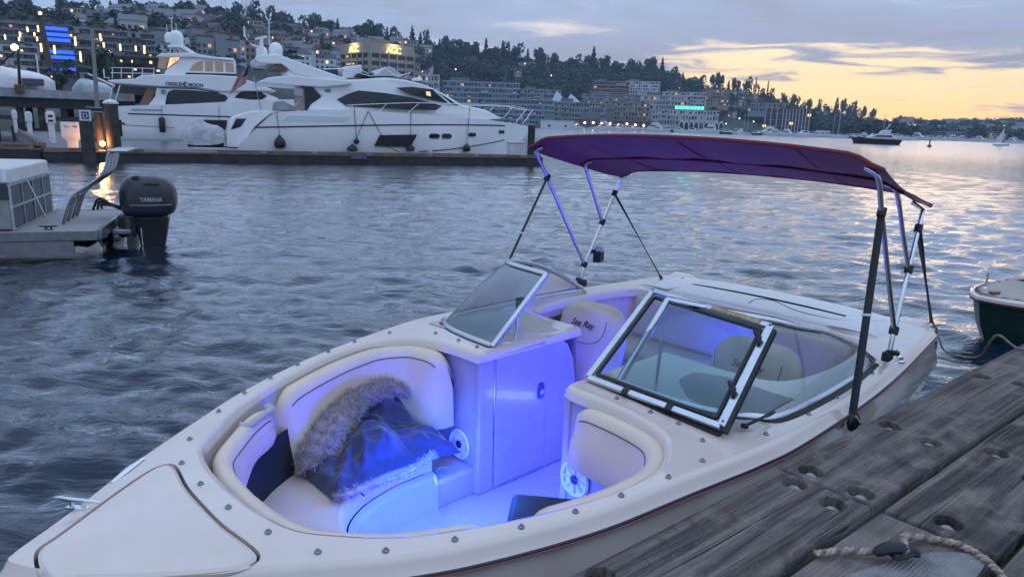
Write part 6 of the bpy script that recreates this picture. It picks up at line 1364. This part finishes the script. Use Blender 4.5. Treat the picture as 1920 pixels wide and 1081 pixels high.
# ------------------------------------------------------------------ houses and buildings
WALLS = [mat('wall_pale', (.46, .46, .47), .8), mat('wall_white', (.64, .64, .64), .8), mat('wall_grey', (.25, .26, .27), .8), mat('wall_tan', (.33, .28, .23), .8), mat('wall_blue_grey', (.17, .21, .26), .8), mat('wall_brick', (.16, .085, .07), .85)]
ROOFM = [mat('roof_slate', (.07, .075, .085), .8), mat('roof_grey', (.16, .16, .17), .8), mat('roof_brown', (.09, .07, .06), .8)]
GLZ = mat('far_glass', (.03, .035, .045), .15)
WARM = emat('warm_window', (1.0, .62, .30), .55); WARM2 = emat('bright_warm_window', (1.0, .66, .32), 1.3)
random.seed(31)
HT = []
def house_template(i):
    w, d, h = [(9, 8, 6), (12, 9, 7), (8, 8, 8.5), (14, 10, 6.5), (10, 9, 10), (16, 10, 9)][i]
    t = thing('house', 'x', 'house'); mb = MB(); mb.box2((-w / 2, -d / 2, -3), (w / 2, d / 2, h)); mb.build('wall', WALLS[[0, 1, 2, 1, 0, 3][i]], t)
    mb = MB()
    if i % 3 != 2: mb.add([(-w / 2 - .4, -d / 2 - .4, h), (w / 2 + .4, -d / 2 - .4, h), (w / 2 + .4, d / 2 + .4, h), (-w / 2 - .4, d / 2 + .4, h), (-w / 2 - .4, 0, h + 2.6), (w / 2 + .4, 0, h + 2.6)], [(0, 1, 5, 4), (2, 3, 4, 5), (1, 2, 5), (3, 0, 4), (0, 3, 2, 1)])
    else: mb.box2((-w / 2 - .2, -d / 2 - .2, h), (w / 2 + .2, d / 2 + .2, h + .6))
    rf_ = mb.build('roof', ROOFM[i % 3], t)
    mb = MB(); mb.box2((w * .2, .3, h + .4), (w * .2 + .9, 1.2, h + 3.4)); mb.build('chimney', WALLS[5], rf_)
    fl = int(h // 2.9); nx = int(w // 2.4); dark = MB(); lit = MB(); k = 0
    for f in range(fl):
        for c in range(nx):
            x0 = -w / 2 + .7 + c * (w - 1.0) / nx; z0_ = f * 2.9 + .9; k += 1
            (lit if (k * 7 + i) % 11 == 0 else dark).box2((x0, -d / 2 - .06, z0_), (x0 + 1.3, -d / 2 + .02, z0_ + 1.5))
    tag(dark.build('windows', GLZ, t), kind='stuff')
    if lit.v: tag(lit.build('lit_windows', WARM2 if i % 2 else WARM, t), kind='stuff')
    return [t, False]
HT = [house_template(i) for i in range(6)]
def house(px, py, s=1.0, lab=None, grp=None, i=None):
    if lab is None: lab = 'small pale house on the slope ' + where(px).replace('above', 'behind'); grp = 'houses ' + where(px)
    i = random.randrange(6) if i is None else i; p, r = on_hill(px, py); rec = HT[i]; lab = lab.replace('small pale house', HD[i]).replace('pale house', HD[i]).replace('small house', HD[i]).replace('tiny house', 'tiny ' + HD[i].replace('small ', ''))
    if rec[1]: t = copy_tree(rec[0])
    else: t = rec[0]; rec[1] = True
    t.location = p; t.rotation_euler = (0, 0, -math.atan2(p.x, p.y) + random.uniform(-.7, .7)); t.scale = (s, s, s); tag(t, lab, 'house', grp)
used = []
HD = ['small pale gabled house', 'wide white gabled house', 'tall grey flat-roofed house', 'long white gabled house', 'tall pale gabled house', 'long tan flat-roofed house']
def clear(x, y, dx, dy):
    if any(abs(x - a) < dx and abs(y - b) < dy for a, b in used): return False
    used.append((x, y)); return True
n = 0
for _ in range(1200):
    x = random.uniform(160, 800); ys = ip(SKY_Y, x); y = random.uniform(ys + 12, ys + 74)
    if n < 200 and clear(x, y, 9, 4.5): house(x, y, random.uniform(.8, 1.25)); n += 1
for x, y in ((880, 125), (900, 138), (893, 118), (905, 150), (930, 118), (940, 140), (963, 145), (925, 132), (985, 138), (1000, 112), (1030, 118), (1040, 120), (1066, 118), (1078, 117), (1092, 118)): house(x, y, random.uniform(.7, 1.0), 'pale house in a clearing of the wooded central slope', 'houses in the central wood')
for _ in range(300):
    x = random.uniform(1360, 1600); y = random.uniform(ip(SKY_Y, x) + 12, hz(x) - 22)
    if n < 235 and clear(x, y, 14, 6): house(x, y, random.uniform(.7, 1.0), 'small house on the right shoulder of the hill above the waterfront', 'houses on the right shoulder'); n += 1
m = 0
for _ in range(600):
    x = random.uniform(1690, 1935); y = random.uniform(ip(SKY_Y, x) + 5, hz(x) - 4)
    if m < 70 and clear(x, y, 7, 3.5): house(x, y, random.uniform(.8, 1.3), 'tiny house on the far shore at the right edge', 'houses on the far shore'); m += 1
def block(name, label, cat, px0, px1, ytop, ybot, r, floors, cols, wall, lit=.12, depth=16, yaw=0.0, win=(.62, .55), band=None, roof=None, group=None, litm=None):
    xm = (px0 + px1) / 2; a = at_r(px0, ybot, r); b = at_r(px1, ybot, r); zt = at_r(xm, ytop, r).z; zb = at_r(xm, ybot, r).z; W = (b - a).length / max(.3, math.cos(yaw)); H = zt - zb
    t = thing(name, label, cat, ((a.x + b.x) / 2, (a.y + b.y) / 2, zb), rz_at(xm) + yaw, group)
    mb = MB(); mb.box2((-W / 2, 0, -4), (W / 2, depth, H)); mb.build('wall', wall, t)
    dark, li, bal = MB(), MB(), MB(); fh = H / floors; cw = W / cols
    for f in range(floors):
        for c in range(cols):
            x0 = -W / 2 + cw * (c + .5 - win[0] / 2); z0_ = fh * (f + .5 - win[1] / 2)
            if random.random() < .10: continue
            ww = cw * win[0] * random.choice((.55, .8, 1, 1, 1.25)); on = random.random() < lit * .5; hh_ = fh * win[1] * (random.uniform(.45, .9) if on else random.choice((.8, 1, 1.15)))
            (li if on else dark).box2((x0, -.10, z0_), (x0 + ww, .02, z0_ + hh_))
            if random.random() < .12 and cols > 8: bal.box2((x0 - .2, -1.3, z0_ - .3), (x0 + ww + .3, 0, z0_ + .7))
    if dark.v: tag(dark.build('windows', GLZ, t), kind='stuff')
    if li.v: tag(li.build('lit_windows', litm or WARM, t), kind='stuff')
    if bal.v: tag(bal.build('balconies', band or wall, t), kind='stuff')
    for f in range(1, floors + 1):
        mb = MB(); mb.box2((-W / 2 - .2, -.35, fh * f - .18), (W / 2 + .2, .05, fh * f + .12)); mb.build('floor_band', band or wall, t)
    mb = MB(); mb.box2((-W / 2 + W * .1, depth * .2, H), (-W / 2 + W * .35, depth * .6, H + fh * .7)); mb.build('roof_plant', roof or ROOFM[1], t)
    return t, W, H
# office building with the lit letters
def agc():
    r = 350; c = at_r(694, 190, r); zt = at_r(694, 78, r).z; al = math.radians(33); zb = ground(azim(694), r) - 2
    t = thing('office_building', 'tan concrete office building with lit letters on its top, behind the large yacht', 'building', (c.x, c.y, zb), rz_at(694) + al); H = zt - zb
    a, b = 82 / 1365 * r / math.cos(al) * 1.02, 53 / 1365 * r / math.sin(al) * 1.02
    CON = mat('tan_concrete', (.36, .31, .25), .85, var=.08, vscale=.3)
    mb = MB(); mb.box2((0, 0, 0), (a, b, H)); mb.build('wall', CON, t)
    fh = (H * .5) / 5; z1 = H - 4.8
    for k in range(7):
        z = z1 - k * 3.5
        if z < 2: break
        mb = MB(); mb.box2((.8, -.12, z - 1.9), (a - .8, .05, z)); mb.build('window_band', GLZ, t)
        mb = MB(); mb.box2((-.12, .8, z - 1.9), (.05, b - .8, z)); mb.build('window_band', GLZ, t)
        lw = MB(); lw.box2((-.16, b * random.choice((.2, .5, .7)), z - 1.5), (.0, b * .8, z - .6)); lw.build('lit_window', WARM, t)
    for i in range(6):
        x = .2 + i * (a - .9) / 5; mb = MB(); mb.box2((x, -.5, 0), (x + .6, 0, z1 + .3)); mb.build('pier', CON, t)
        y = .2 + i * (b - .9) / 5; mb = MB(); mb.box2((-.5, y, 0), (0, y + .6, z1 + .3)); mb.build('pier', CON, t)
    ST = emat('sign_lit', (1.0, .80, .35), 5.0)
    DK = mat('sign_letters_dark', (.12, .10, .06), .5)
    for M_ in (facing((a * .52, -.35, H - 4.2), (0, -1, 0)), facing((-.35, b * .5, H - 4.2), (-1, 0, 0))):
        text('AGC', 4.0, M_, emat('sign_letter_glow', (1.0, .74, .30), 1.3), t, 'sign_letters', .25, bold=.06)
    for (x, y) in ((a * .52, -1.4), (-1.4, b * .5)):
        l = bpy.data.lights.new('sign_lamp', 'AREA'); l.energy = 420; l.size = 5; l.color = (1, .78, .4); o = link('sign_lamp', l, t); o.location = (x, y, H + .4); o.rotation_euler = aim((0 if y < 0 and x > 0 else 1, 1 if y < 0 and x > 0 else 0, -1.6))
    mb = MB(); mb.box2((a * .3, b * .3, H), (a * .7, b * .7, H + 2.5)); mb.build('roof_plant', ROOFM[1], t)
agc()
WHT, GRY, BLU, TAN, BRK, PAL = WALLS[1], WALLS[2], WALLS[4], WALLS[3], WALLS[5], WALLS[0]
BL = [
 ('apartment_block', 'long white and blue apartment block right of the large yacht', 830, 973, 154, 205, 520, 5, 22, BLU, .10, WHT),
 ('apartment_block', 'white topped apartment row just above the yacht bow rail', 905, 1036, 186, 234, 500, 5, 24, BLU, .10, WHT),
 ('apartment_block', 'small pale block behind the cabin roof of the large yacht', 792, 824, 140, 195, 500, 4, 6, PAL, .2, WHT),
 ('office_block', 'long glass office block with pale floor bands above the white wall', 1040, 1135, 192, 232, 540, 4, 18, GRY, .04, PAL),
 ('apartment_block', 'dark red and white block with glowing roof lights on the mid slope', 1112, 1178, 153, 180, 600, 4, 11, BRK, .12, PAL),
 ('apartment_block', 'white many-windowed block on the mid slope', 1172, 1236, 153, 182, 610, 5, 14, WHT, .06, WHT),
 ('apartment_block', 'low pale terrace beneath the two mid-slope blocks', 1090, 1240, 178, 196, 580, 3, 26, GRY, .22, PAL),
 ('apartment_block', 'brown and grey block left of the green lit building', 1150, 1215, 192, 236, 550, 5, 12, TAN, .15, GRY),
 ('apartment_block', 'grey stepped block behind the green lit sign', 1200, 1292, 180, 215, 575, 4, 16, PAL, .14, PAL),
 ('apartment_block', 'grey terraced block right of the white topped row', 975, 1050, 168, 200, 570, 4, 12, GRY, .14, PAL),
 ('apartment_block', 'pale stepped flats above the arched hall', 1240, 1322, 173, 200, 640, 4, 14, PAL, .12, WHT),
 ('unfinished_block', 'scaffolded block dotted with warm lights on the right shoulder', 1316, 1366, 168, 198, 700, 5, 10, TAN, .5, GRY),
 ('lit_house_row', 'row of brightly lit windows right of the scaffolded block', 1402, 1450, 193, 210, 640, 2, 9, GRY, .6, GRY),
 ('shore_shed', 'long low grey shed on the far right shore', 1700, 1800, 246, 256, 770, 1, 20, GRY, .05, PAL),
 ('shore_building', 'low building with a warm glowing front at far right', 1850, 1885, 250, 260, 765, 2, 8, TAN, .5, GRY)]
for nm, lab, x0, x1, y0, y1, r, f, c, wl_, lit, bd in BL:
    block(nm, lab, 'building', x0, x1, y0, y1, r, f, c, wl_, lit, 18, random.uniform(-.12, .12), band=bd)
# waterfront: white wall shed, lamp-lit arcade, arched hall, green lit pavilion, columned hall
block('white_warehouse', 'plain white warehouse wall on the waterfront right of the yacht bow', 'building', 1013, 1076, 226, 245, 485, 1, 2, WHT, 0, 14, 0, (.12, .3))
t, W, H = block('lamp_lit_shed', 'long dark waterfront shed with a row of warm lamps', 'building', 1074, 1216, 226, 245, 490, 1, 16, mat('shed_brown', (.06, .05, .05), .8), 0, 14)
for k in range(9):
    mb = MB(); mb.sphere((-W / 2 + W * (k + .4) / 9, -.7, H * (.55 + .2 * random.random())), .55, 8); mb.build('lamp', emat('lamp_warm', (1.0, .78, .45), 8.0), t)
t, W, H = block('neon_pavilion', 'low grey pavilion topped by a glowing green sign', 'building', 1222, 1346, 206, 236, 520, 3, 22, PAL, .05, 18, .05, band=PAL)
mb = MB(); mb.box2((-W * .18, 1, H), (W * .30, 8, H + 2.6)); mb.build('sign_base', GRY, t)
GRN = emat('green_neon', (.08, 1.0, .50), 2.2)
for k in range(8):
    mb = MB(); x = -W * .16 + k * W * .055; mb.box2((x, .6, H + .5), (x + W * .04, .9, H + 2.4)); mb.build('sign_letter', GRN, t)
def arches():
    r = 500; a = at_r(1272, 247, r); b = at_r(1356, 247, r); W = (b - a).length; zt = at_r(1310, 226, r).z; t = thing('arched_hall', 'white scalloped hall with a row of dark arches on the waterfront', 'building', ((a.x + b.x) / 2, (a.y + b.y) / 2, 1.0), rz_at(1314)); H = zt - 1; n = 9
    for k in range(n):
        x = -W / 2 + W * (k + .5) / n; w = W / n / 2; P = [(x - w, 0)] + [(x - w * math.cos(u), H * (.45 + .55 * math.sin(u))) for u in np.linspace(0, math.pi, 9)] + [(x + w, 0)]
        mb = MB(); mb.slab(P, 0, 12); mb.build('vault', WHT, t)
        P = [(x - w * .78, .1)] + [(x - w * .78 * math.cos(u), H * (.35 + .50 * math.sin(u))) for u in np.linspace(0, math.pi, 9)] + [(x + w * .78, .1)]
        mb = MB(); mb.slab(P, -.15, .1); mb.build('arch_opening', mat('arch_dark', (.02, .025, .03), .6), t)
arches()
def pyramids():
    r = 560; a = at_r(1034, 190, r); b = at_r(1090, 190, r); W = (b - a).length; t = thing('glass_roof_hall', 'pair of pale pyramid glass roofs above the office block', 'building', ((a.x + b.x) / 2, (a.y + b.y) / 2, a.z), rz_at(1062)); GR = mat('pale_roof_glass', (.45, .52, .56), .2); h = 20 / 1365 * r
    mb = MB(); mb.box2((-W / 2, 0, -8), (W / 2, 14, 0)); mb.build('wall', GRY, t)
    for sx, hh in ((-.26, h), (.22, h * .75)):
        mb = MB(); w = W * .25; mb.add([(sx * W - w, 0, 0), (sx * W + w, 0, 0), (sx * W + w, 12, 0), (sx * W - w, 12, 0), (sx * W - w * .3, 5, hh)], [(0, 1, 4), (1, 2, 4), (2, 3, 4), (3, 0, 4), (0, 3, 2, 1)]); mb.build('glass_pyramid', GR, t)
pyramids()
def columned():
    r = 540; a = at_r(1430, 250, r); b = at_r(1517, 250, r); W = (b - a).length; zt = at_r(1470, 204, r).z; t = thing('columned_hall', 'dark tall hall with pale vertical fins on the waterfront', 'building', ((a.x + b.x) / 2, (a.y + b.y) / 2, 1.2), rz_at(1473)); H = zt - 1.2
    mb = MB(); mb.box2((-W / 2, 0, 0), (W / 2, 20, H)); mb.build('wall', mat('hall_dark', (.055, .052, .055), .7), t)
    for u in (.02, .14, .27, .40, .47, .54, .61, .68, .75, .82, .89, .965):
        mb = MB(); x = -W / 2 + W * u; mb.box2((x - .28, -.8, 0), (x + .28, .05, H)); mb.build('fin', WALLS[0], t)
    for u, v in ((.60, .38), (.96, .72), (.02, .25)):
        mb = MB(); x = -W / 2 + W * u; mb.box2((x - 1.2, -.5, H * v), (x + 1.0, 0.02, H * v + 1.6)); mb.build('lit_window', WARM2, t)
    for z in (.3, .55, .8):
        mb = MB(); mb.box2((-W / 2, -.3, H * z), (W / 2, .02, H * z + .3)); mb.build('floor_band', GRY, t)
columned()
# terraced hotel on the left, blue-lit tower
HOT = mat('hotel_grey', (.16, .155, .15), .8, var=.1, vscale=.2)
block('terrace_hotel', 'upper terrace of the hotel below the left ridge', 'building', -20, 292, 52, 100, 190, 4, 40, HOT, .10, 20, 0, (.6, .4), band=GRY, litm=WARM)
block('terrace_hotel', 'middle hotel terrace left of the blue lit tower', 'building', -20, 124, 88, 138, 165, 4, 26, mat('hotel_pale', (.24, .24, .24), .8), .16, 16, 0, (.66, .5), band=PAL, litm=WARM2)
block('lit_restaurant', 'long building with bright yellow windows left of the pilothouse yacht', 'building', 203, 300, 108, 150, 150, 3, 16, mat('restaurant_dark', (.05, .045, .045), .8), .42, 14, 0, (.86, .42), litm=WARM2)
block('terrace_hotel', 'lower hotel terrace right of the blue lit tower', 'building', 146, 215, 92, 150, 160, 5, 12, HOT, .22, 14, 0, (.6, .4), band=GRY, litm=WARM2)
t, W, H = block('blue_lit_tower', 'narrow tower banded with glowing blue light on the left', 'building', 92, 146, 48, 150, 160, 9, 7, HOT, .18, 14, 0, (.7, .4), litm=WARM2)
BLED = emat('blue_band', (.03, .10, 1.0), 1.6)
for y in (54, 65, 75, 97, 107, 128):
    z = at_r(118, y + 1.5, 160).z - t.location.z; mb = MB(); sh_ = (y - 54) / 1365 * 160 * .16; mb.box2((-W * .5 + sh_ * .5, -.7, z - .28), (W * .32 + sh_ * .7, -.4, z + .28)); mb.build('light_band', BLED, t)
# warm wall lamps up the hotel front
UPL = emat('up_light', (1.0, .66, .28), 2.6); random.seed(4)
for i, (x, y) in enumerate(((10, 70), (36, 73), (38, 66), (70, 73), (65, 64), (137, 72), (142, 82), (103, 97), (78, 93), (195, 85), (226, 91), (255, 92), (271, 90), (271, 97), (151, 102), (152, 113), (175, 105), (205, 106), (189, 73), (188, 67), (52, 56), (72, 56))):
    r = 155 if y > 80 else 178; p = at_r(x, y + 4, r - 10); t = thing('wall_lamp', '%s warm lamp on the %s hotel terrace %s of the blue tower' % (nth(('lamp', y > 80, x > 118)), 'lower' if y > 80 else 'upper', 'right' if x > 118 else 'left'), 'lamp', p, rz_at(x), 'warm lamps on the hotel terraces'); hh = random.uniform(.6, 1.5)
    mb = MB(); mb.tube([(0, 0, 0), (0, 0, hh)], .13, 8); mb.build('glow_tube', UPL, t); mb = MB(); mb.box((0, .2, hh + .1), (.6, .5, .2)); mb.build('bracket', DARKT, t)
# street lamps on hill and shore
SLM = emat('street_lamp_glow', (1.0, .80, .50), 7.0)
for i, (x, y) in enumerate(((375, 56), (567, 66), (600, 118), (646, 84), (668, 82), (790, 72), (853, 145), (918, 147), (1030, 155), (960, 180), (1093, 232), (1110, 228), (1182, 235), (1245, 172), (1268, 178), (1296, 168), (1368, 205), (1395, 198), (1445, 205), (1342, 235), (1384, 234), (1411, 240), (1712, 242), (1868, 232), (1882, 230), (1868, 256), (1724, 247), (1700, 245), (1550, 236), (1838, 246), (860, 178), (915, 168), (1018, 190), (242, 70), (660, 112), (1204, 186), (1120, 242), (1305, 247), (1360, 247))):
    p, r = on_hill(x, y); t = thing('street_lamp', 'small warm street light shining on the far hillside', 'street lamp', p, 0, 'street lights on the hillside'); s_ = r / 1365
    mb = MB(); mb.sphere((0, 0, 5.2), s_ * random.uniform(.6, 1.2), 8); mb.build('lamp', SLM, t); mb = MB(); mb.tube([(0, 0, -1), (0, 0, 5)], .10, 5); mb.build('post', DARKT, t)
# masts on the hill top and the brown signal tower on the left
def lattice(px, ytop, ybase, r, w, lab, m=YWHITE, name='lattice_mast'):
    b = at_r(px, ybase, r); h = at_r(px, ytop, r).z - b.z; t = thing(name, lab, 'mast', b, rz_at(px))
    for sx in (-1, 1):
        for sy in (-1, 1):
            mb = MB(); mb.tube([(sx * w, sy * w, 0), (sx * w * .6, sy * w * .6, h)], .28 * r / 640, 5); mb.build('leg', m, t)
    n = max(3, int(h / (w * 2.6)))
    for k in range(n):
        z0_, z1_ = h * k / n, h * (k + 1) / n; f0, f1 = w * (1 - .4 * k / n), w * (1 - .4 * (k + 1) / n)
        for a, c in (((-f0, -f0, z0_), (f1, -f1, z1_)), ((f0, -f0, z0_), (-f1, -f1, z1_)), ((-f1, -f1, z1_), (f1, -f1, z1_))):
            mb = MB(); mb.tube([a, c], .16 * r / 640, 4); mb.build('lattice_bar', m, t)
    return t
lattice(421, -20, 36, 640, 2.2, 'pale lattice mast on the ridge, left one'); lattice(457, -20, 42, 650, 2.2, 'pale lattice mast on the ridge, middle one'); lattice(467, -20, 42, 655, 1.8, 'pale lattice mast on the ridge, right one')
b = at_r(93, 125, 145); tt = thing('signal_tower', 'brown signal tower with crosstree and lamp above the hotel', 'tower', b, rz_at(90)); h = at_r(86, 18, 145).z - b.z; BRN = mat('rusty_brown', (.10, .07, .055), .8)
mb = MB(); mb.tube([(0, 0, 0), (-.5, 0, h * .9)], [.55, .32], 10); mb.build('column', BRN, tt, smooth=60)
mb = MB(); mb.box((-.5, 0, h * .80), (2.0, .4, .35)); mb.build('crosstree', BRN, tt); mb = MB(); mb.lathe([(.5, 0), (.5, .9), (.25, 1.3), (.01, 1.5)], 10, Matrix.Translation((-.5, 0, h * .88))); mb.build('lamp_house', BRN, tt, smooth=40)
mb = MB(); mb.sphere((-.5, -.45, h * .92), .22, 8); mb.build('lamp', emat('lamp_warm', (1.0, .78, .45), 8.0), tt)
for a, c in (((-1.3, 0, h * .81), (-1.6, 0, h * 1.25)), ((.4, 0, h * .83), (1.6, 0, h * .74)), ((1.6, 0, h * .74), (2.6, 0, h * .78))):
    mb = MB(); mb.tube([a, c], .06, 5); mb.build('spar', BRN, tt)
# ------------------------------------------------------------------ boats on the lake
HULLW = mat('boat_white', (.62, .63, .64), .4); HULLD = mat('boat_navy', (.03, .04, .06), .3); CANB = mat('boat_canvas', (.08, .12, .20), .8)
def moored_template(i):
    L, B, Hh = [(9, 3, 1.5), (12, 3.8, 1.9), (7, 2.5, 1.2), (10, 3, 1.2)][i]; t = thing('moored_sailboat' if i == 3 else 'moored_motorboat', 'x', 'boat'); P = [(-L / 2, -B / 2), (L * .1, -B / 2), (L * .35, -B * .36), (L / 2, 0), (L * .35, B * .36), (L * .1, B / 2), (-L / 2, B / 2)]
    mb = MB(); mb.loft([[(p[0] * .9, p[1] * .75, -.4) for p in P], [(p[0] * .95, p[1] * .92, Hh * .4) for p in P], [(p[0], p[1], Hh + (.3 if p[0] > L * .2 else 0)) for p in P]], True, True, True); mb.build('hull', [HULLW, HULLW, HULLD, HULLW][i], t)
    if i < 3:
        mb = MB(); mb.slab([(-L * .32, Hh), (-L * .30, Hh + 1.5), (L * .02, Hh + 1.6), (L * .22, Hh + .2), (L * .22, Hh)], -B * .36, B * .36); mb.build('cabin', HULLW, t, bevel=.1)
        mb = MB(); mb.slab([(-L * .24, Hh + .7), (-L * .24, Hh + 1.3), (L * .02, Hh + 1.35), (L * .12, Hh + .75)], -B * .37, B * .37); mb.build('window', GLZ, t)
        if i == 1:
            mb = MB(); mb.slab([(-L * .28, Hh + 1.7), (-L * .26, Hh + 2.9), (-L * .02, Hh + 2.9), (L * .03, Hh + 1.7)], -B * .3, B * .3); mb.build('flybridge', HULLW, t, bevel=.1)
    else:
        mb = MB(); mb.tube([(L * .05, 0, Hh), (L * .05, 0, Hh + 12)], .09, 5); mb.build('mast', ALU, t); mb = MB(); mb.tube([(L * .05, 0, Hh + 1.4), (-L * .38, 0, Hh + 1.4)], .22, 6); mb.build('sail_cover', CANB, t); mb = MB(); mb.box((0, 0, Hh + .25), (L * .4, B * .5, .5)); mb.build('cabin', HULLW, t, bevel=.1)
    return [t, False]
MT = [moored_template(i) for i in range(4)]
random.seed(9)
for k in range(86):
    x = 1085 + k * (830 / 86) + random.uniform(-4, 4); i = random.choice((0, 0, 1, 1, 2, 3)); r = ip(RSH, x) - random.uniform(10, 75); az = azim(x); rec = MT[i]
    if rec[1]: t = copy_tree(rec[0])
    else: t = rec[0]; rec[1] = True
    t.location = (r * math.sin(az), r * math.cos(az), 0); t.rotation_euler = (0, 0, -az + random.choice((0, math.pi)) + random.uniform(-.5, .5)); s_ = random.uniform(.8, 1.25); t.scale = (s_, s_, s_)
    sec = ['left of the arched hall', 'in front of the arched hall', 'in front of the columned hall', 'behind the dark motor yacht', 'at the far right shore'][min(4, int((x - 1085) / 170))]
    tag(t, ['small white motorboat moored ', 'white flybridge motorboat moored ', 'small dark-hulled motorboat moored ', 'sailboat with bare mast moored '][i] + sec, 'boat', ['white motorboats on the far shore', 'flybridge boats on the far shore', 'dark-hulled boats on the far shore', 'sailboats on the far shore'][i])
# dark motor yacht under way
p0 = atz(1598, 266, 0); p1 = atz(1692, 270, 0); r = 205; p0 = at_r(1597, hz(1597), r); p1 = at_r(1692, hz(1692), r); L = (p1 - p0).length
t = thing('dark_motor_yacht', 'dark hulled motor yacht with white upperworks out on the lake', 'yacht', ((p0.x + p1.x) / 2, (p0.y + p1.y) / 2, 0), rz_at(1645) + math.pi + .08)
P = [(-L / 2, -2), (L * .1, -2), (L * .35, -1.4), (L / 2, 0), (L * .35, 1.4), (L * .1, 2), (-L / 2, 2)]
mb = MB(); mb.loft([[(p[0] * .88, p[1] * .8, -.3) for p in P], [(p[0], p[1], 1.25 + max(0, p[0]) * .06) for p in P]], True, True, True); mb.build('hull', mat('oxblood_hull', (.045, .022, .022), .25), t)
mb = MB(); mb.slab([(L * .22, 1.4), (L * .02, 2.4), (-L * .30, 2.5), (-L * .42, 1.3)], -1.6, 1.6); mb.build('cabin', HULLW, t, bevel=.15)
mb = MB(); mb.slab([(L * .10, 1.8), (L * .0, 2.2), (-L * .28, 2.25), (-L * .30, 1.8)], -1.65, 1.65); mb.build('window_band', GLZ, t)
mb = MB(); mb.slab([(-L * .02, 2.5), (-L * .08, 3.4), (-L * .28, 3.6), (-L * .24, 2.5)], -1.2, 1.2); mb.build('flybridge', HULLW, t, bevel=.15)
mb = MB(); mb.tube([(-L * .16, 0, 3.5), (-L * .22, 0, 4.6)], .12, 6); mb.build('mast', HULLW, t); mb = MB(); mb.sphere((-L * .22, 0, 4.7), .25, 8); mb.build('dome', HULLW, t)
# small sailboat and buoy
q = at_r(1878, hz(1878), 300); t = thing('small_sailboat', 'small sailboat with its sail up near the right edge', 'sailboat', (q.x, q.y, 0), rz_at(1878) + .2)
mb = MB(); mb.loft([[(-2.0, -.6, -.1), (2.2, 0, -.1), (-2.0, .6, -.1)], [(-2.3, -.8, .6), (2.8, 0, .8), (-2.3, .8, .6)]], True, True, True); mb.build('hull', HULLW, t); mb = MB(); mb.tube([(.3, 0, .6), (.3, 0, 6.2)], .05, 5); mb.build('mast', ALU, t)
mb = MB(); mb.slab([(.25, 1.1), (.25, 6.0), (-1.9, 1.2)], -.02, .02); mb.build('sail', HULLW, t)
q = at_r(1745, hz(1745), 190); t = thing('channel_buoy', 'small dark channel buoy out on the lake', 'buoy', (q.x, q.y, 0), 0)
mb = MB(); mb.lathe([(.5, -.2), (.55, .2), (.3, .4), (.16, .5), (.12, 1.2), (.2, 1.25), (.2, 1.5), (.01, 1.7)], 12); mb.build('float_body', mat('buoy_dark', (.05, .06, .06), .5), t, smooth=40)

# ------------------------------------------------------------------ evening haze
hz_m = bpy.data.materials.new('evening_haze'); hz_m.use_nodes = True; ht = NT(hz_m.node_tree); ht.n.clear()
ho = ht.node('ShaderNodeOutputMaterial'); hv = ht.node('ShaderNodeVolumePrincipled'); hv.inputs['Color'].default_value = (.62, .80, 1.0, 1); hv.inputs['Density'].default_value = .00019; hv.inputs['Anisotropy'].default_value = 0.2
ht.l.new(hv.outputs[0], ho.inputs['Volume'])
mb = MB(); mb.box2((-3900, -900, -3.5), (3900, 2900, 230)); o = mb.build('haze', hz_m); tag(o, kind='stuff'); o['label'] = 'thin blue evening haze over the lake and hill'; o['category'] = 'haze'
